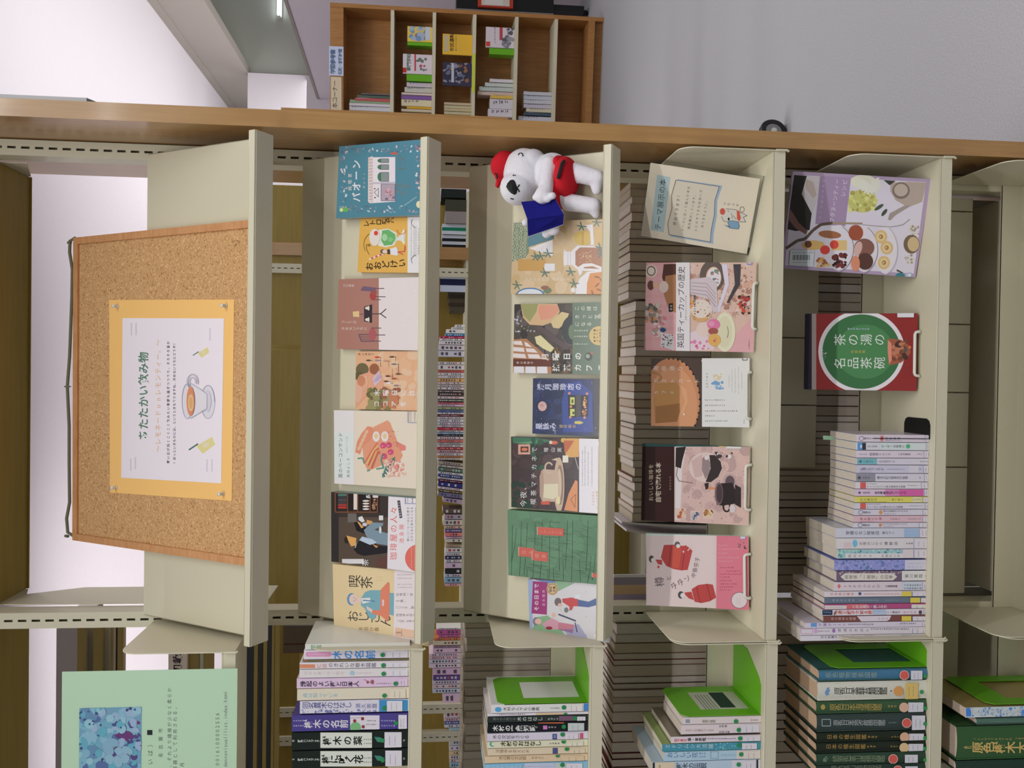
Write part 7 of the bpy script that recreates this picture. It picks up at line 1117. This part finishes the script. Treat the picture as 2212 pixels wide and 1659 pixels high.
# ================================================================ the wooden bookcase standing further along the floor
def far_case():
    KC = (690, 0, .28933); c = atZ(1305, 38, 0); th = math.radians(6.3); ex = np.array([math.cos(th), -math.sin(th), 0]); f = Fr(c, ex, (0, 0, 1)); H = f.uv(713, 9)[1]; W = 1.5; dp = 0.30
    def ab(x, y): return f.uv(690+x*KC[2], y*KC[2])
    t = thing('bookcase', 'wooden bookcase with cream shelves standing on the carpet by the white partition', 'bookcase', c)
    ai = ab(800, 88)[0]
    g = G(); g.fbox(f, ai, 0, 0, H, -dp, 0); g.obj('side_panel', 'casewood', t); g = G(); g.fbox(f, -W, -W+0.04, 0, H, -dp, 0); g.obj('side_panel', 'casewood', t)
    bt = ab(178, 400)[1]; g = G(); g.fbox(f, -W+0.04, ai, bt, H, -0.03, -0.006); g.obj('fascia', 'casewood', t); g = G(); g.fbox(f, -W+0.04, ai, bt, bt+0.03, -dp, -0.03); g.obj('top_board', 'casewood', t)
    g = G(); g.fbox(f, -W+0.04, ai, 0, H, -dp-0.01, -dp); g.obj('back_panel', 'casewood', t); bb = ab(2000, 500)[1]; g = G(); g.fbox(f, -W+0.04, ai, bb-0.05, bb, -dp, 0); g.obj('base_board', 'casewood', t); g = G(); g.fbox(f, -W+0.04, ai, 0, bb-0.05, -0.06, -0.05); g.obj('plinth', 'casewood', t)
    Z = []
    for x, y in ((530, 400), (842, 400), (1142, 400), (1456, 400), (1750, 400)):
        b = ab(x, y)[1]; Z.append(b); g = G(); g.fbox(f, -W+0.04, ai, b-0.06*0.45, b, -dp+0.01, -0.004); o = g.obj('shelf', 'steel', t)
        if x == 1142: g = G(); q0, q1 = ab(1142, 690), ab(1142, 400); g.fbox(f, q0[0], q1[0], b-0.024, b-0.002, -0.004, -0.002, (206, 220, 70)); g.obj('shelf_strip', 'paper', o)
    A0 = ab(-5, 800); g = G(); lb0, lb1 = ab(165, 800), ab(85, 572); g.fbox(f, lb0[0]-0.1, lb1[0], lb0[1], lb1[1], -0.006, -0.002, (222, 206, 176)); A = Art(g, Fr(f.o-f.n*0.002, f.ex, f.eu), KC, None, 1.0, 5e-4); A.h('本コーナー', 808, 600, 115, 44, (66, 56, 50)); g.obj('name_strip', 'paper', t)
    g = G(); q0, q1 = ab(180, 568), ab(72, 345); fo = f.off(0.002); r = random.Random(2); n = 9
    for i in range(n): a0, a1 = q0[0]+(q1[0]-q0[0])*i/n, q0[0]+(q1[0]-q0[0])*(i+1)/n; k0, k1 = (0.004 if i % 2 else 0.0), (0.004 if (i+1) % 2 else 0.0); g.hexa([fo.w(a0, q0[1], k0-.001), fo.w(a1, q0[1], k1-.001), fo.w(a1, q1[1], k1-.001), fo.w(a0, q1[1], k0-.001), fo.w(a0, q0[1], k0), fo.w(a1, q0[1], k1), fo.w(a1, q1[1], k1), fo.w(a0, q1[1], k0)], (206, 216, 240))
    A = Art(g, fo.off(0.004), KC, None, 1.0, 4e-4); A.h('学習参考書', 550, 370, 100, 40, (96, 120, 160), True); A.h('受験・就職対策', 555, 365, 155, 30, (96, 120, 160), True); tag(g.obj('cover_sheet', 'print'), 'crinkled shiny white sheet over the name board of the wooden bookcase', 'sheet')
    def item(name, lab, s, y0, y1, xt, col, t0=-0.02, dep=0.16, art=None, cat='book', group='books in the wooden bookcase', m='print'):
        b = Z[s] if s is not None else 0; a0, a1 = ab(xt, y1)[0], ab(xt, y0)[0]; top = ab(xt, (y0+y1)/2)[1]; b0 = b+0.001
        e = thing(name, lab, cat, f.w((a0+a1)/2, b0, t0-dep/2), group); g = G(); g.fbox(f, a0+.001, a1-.001, b0, top, t0-dep, t0, col, [col, col, col, col, (226, 216, 204), col])
        if art: art(Art(g, f.off(t0), KC, (a0, a1, b0, top), 1.0, 3e-4))
        g.obj('cover', m, e)
    def fo_(lab, s, x0, y0, y1, col, art): item('book', lab, s, y0, y1, x0, col, -0.03, 0.02, art, 'book', 'face-out books in the wooden bookcase')
    fo_('yellow book of a blue figure, face out on the second shelf of the wooden bookcase', 0+1, 656, 185, 302, (236, 206, 96), lambda A: (A.blobs([(130, 160, 206), (170, 190, 214), (150, 130, 150)], 680, 190, 800, 290, 26, 10, 24, 2), A.rect_((206, 214, 226), 790, 185, 828, 300)))
    fo_('white school guide with red line, face out on the second shelf', 1, 622, 392, 542, (226, 216, 224), lambda A: (A.h('専門学校', 530, 400, 668, 34, (60, 110, 84), True), A.line((206, 70, 80), [(715, 400), (715, 530)], 12), A.rect_((206, 50, 50), 622, 505, 650, 542), A.blobs([(190, 90, 100), (120, 130, 120)], 730, 440, 800, 530, 12, 5, 14, 3)))
    fo_('amber yellow book with bold title, face out on the third shelf', 2, 920, 242, 398, (240, 190, 66), lambda A: (A.rect_((206, 190, 150), 932, 260, 965, 385), A.h('市民運動', 385, 250, 990, 34, (84, 70, 50), True), A.dashh(380, 265, 1020, 18, (140, 110, 60)), A.dashh(380, 265, 1045, 14, (206, 190, 130))))
    fo_('dark photo book with violet edge, leaning face out on the third shelf', 2, 922, 455, 632, (66, 62, 84), lambda A: (A.blobs([(110, 120, 150), (150, 150, 170), (60, 60, 70), (160, 110, 80)], 930, 470, 1110, 620, 60, 6, 18, 4), A.rect_((196, 200, 216), 985, 470, 1005, 615)))
    fo_('white book with a red stripe and grey picture, face out on the fourth shelf', 3, 1244, 190, 345, (222, 212, 218), lambda A: (A.rect_((196, 70, 80), 1345, 195, 1368, 300), A.blobs([(130, 130, 140), (160, 156, 166), (96, 96, 106)], 1370, 200, 1445, 340, 26, 8, 20, 5), A.rect_((216, 70, 60), 1244, 310, 1275, 345), A.dashh(320, 210, 1310, 18, (120, 110, 120))))
    for s, y0, y1, x, lab in ((1, 304, 328, 656, 'lime bookend beside the yellow figure book in the wooden bookcase'), (1, 546, 596, 650, 'lime bookend beside the white school guide in the wooden bookcase'), (3, 350, 396, 1270, 'lime bookend beside the red striped book in the wooden bookcase')):
        a0, a1 = ab(x, y1)[0], ab(x, y0)[0]; b = Z[s]; tp = ab(x, (y0+y1)/2)[1]; e = thing('bookend', lab, 'bookend', f.w(a0, b, -0.1), 'lime green bookends'); g = G(); g.fbox(f, a0, a0+0.004, b+0.001, tp, -0.14, -0.03); g.obj('upright_plate', 'lime', e); g = G(); g.fbox(f, a0+0.004, a1, b+0.001, tp, -0.045, -0.03); g.obj('back_plate', 'lime', e)
    stacks = [(0, 'top shelf', [(683, 695, 310, (110, 106, 110)), (696, 716, 276, (90, 110, 96)), (717, 742, 262, (190, 96, 100)), (730, 755, 222, (150, 180, 140)), (756, 778, 218, (222, 214, 222)), (779, 812, 218, (214, 214, 220))]),
              (1, 'second shelf', [(602, 636, 650, (214, 206, 214)), (637, 676, 634, (206, 206, 196)), (678, 696, 612, (226, 206, 196)), (697, 728, 610, (140, 100, 170)), (730, 780, 610, (226, 216, 180)), (781, 800, 650, (226, 180, 60)), (801, 822, 610, (214, 200, 176))]),
              (2, 'third shelf', [(752, 772, 932, (206, 186, 156)), (773, 796, 932, (206, 196, 156)), (797, 818, 932, (206, 190, 150)), (819, 842, 932, (206, 196, 160))]),
              (3, 'fourth shelf', [(575, 602, 1275, (222, 216, 222)), (603, 632, 1240, (206, 214, 206)), (633, 666, 1195, (196, 206, 200)), (667, 696, 1185, (214, 190, 180)), (697, 724, 1280, (226, 190, 90)), (725, 800, 1275, (216, 212, 220)), (801, 860, 1262, (222, 214, 222))]),
              (4, 'fifth shelf', [(670, 698, 1530, (206, 206, 216)), (699, 730, 1530, (200, 204, 216)), (731, 762, 1530, (206, 206, 214)), (763, 794, 1530, (206, 200, 214)), (797, 826, 1550, (214, 206, 180)), (828, 850, 1535, (70, 90, 110)), (856, 892, 1490, (206, 206, 216))])]
    for s, wn, lst in stacks:
        for i, (y0, y1, xt, c) in enumerate(lst):
            dk = (120, 110, 120) if sum(c) > 400 else (226, 222, 222)
            item('book', '%s spine on the %s of the wooden bookcase, %s in its row' % (cname(c), wn, nth(i)), s, y0, y1, xt, c, -0.05-0.006*(i % 2), 0.15, lambda A, xt=xt, y0=y0, y1=y1, dk=dk: (A.dash(xt+25, xt+150, (y0+y1)/2, (y1-y0)*0.6, dk)))
    # dark furniture beyond the bookcase
    y = 5.62; x0 = atY(1100, 24, y)[0]; z0, z1 = 0.0, atY(986, 10, y)[2]; e = thing('display_rack', 'black display rack beyond the wooden bookcase, cut by the frame', 'display rack', (x0+0.5, y, 0))
    z0 = atY(1196, 10, y)[2]; g = G(); g.box(x0, x0+1.0, y, y+0.3, z0, z1); g.obj('cabinet', 'black', e)
    for q in (x0+0.05, x0+0.9): g = G(); g.box(q, q+0.05, y+0.05, y+0.25, 0.05, z0); g.obj('leg', 'black', e)
    for q in (x0+0.075, x0+0.925): g = G(); g.tube([(q-0.02, y+0.15, 0.035), (q+0.02, y+0.15, 0.035)], 0.035, 14); g.obj('caster', 'black', e, True)
    g = G(); g.box(x0-0.008, x0, y, y+0.3, z0, z1); g.obj('edge_strip', 'grey', e)
    a, b = atY(1108, 19, y-0.02), atY(1032, 19, y-0.02); g = G(); g.box(a[0], a[0]+0.4, y-0.03, y-0.001, a[2], b[2], (200, 70, 50)); g.box(a[0]+0.012, a[0]+0.4, y-0.034, y-0.03, a[2]+0.03, b[2]-0.03, (222, 212, 200)); g.box(a[0]+0.016, a[0]+0.4, y-0.036, y-0.034, a[2]+0.08, b[2]-0.06, (232, 226, 224)); tag(g.obj('framed_picture', 'print'), 'red edged white picture on the front of the black display rack', 'picture')
far_case()
def caster():
    c = atZ(1703, 284, 0); c = np.array([c[0], c[1]+0.02, 0]); r = 0.052; t = thing('caster', 'black round caster wheel on the grey carpet just past the wooden end panel', 'caster', c)
    ax = unit(np.array([0.35, -0.94, 0])); o = np.array([c[0], c[1], r+0.001])
    g = G(); n = 28; u = np.array([0, 0, 1.0]); v = np.cross(ax, u); pr = [(-.012, .6), (-.014, .93), (-.009, 1.0), (.009, 1.0), (.014, .93), (.012, .6)]; rings = [[o+ax*d+r*k*(math.cos(2*math.pi*i/n)*u+math.sin(2*math.pi*i/n)*v) for i in range(n)] for d, k in pr]
    for A, B in zip(rings, rings[1:]):
        for i in range(n): j = (i+1) % n; g.face([A[i], A[j], B[j], B[i]])
    g.obj('tyre', 'black', t, True)
    g = G(); g.tube([o-ax*0.011, o+ax*0.011], r*0.6, 20); g.obj('hub', 'grey', t); g = G(); g.tube([o+ax*0.011, o+ax*0.016], r*0.2, 14); g.obj('axle_cap', 'wire', t)
    g = G(); q = o-ax*0.02; g.hexa([q+v*s_*0.012+ax*d+u*h for h in (-0.005, 0.075) for s_, d in ((-1, -.004), (1, -.004), (1, .004), (-1, .004))]); g.obj('fork', 'grey', t)
caster()
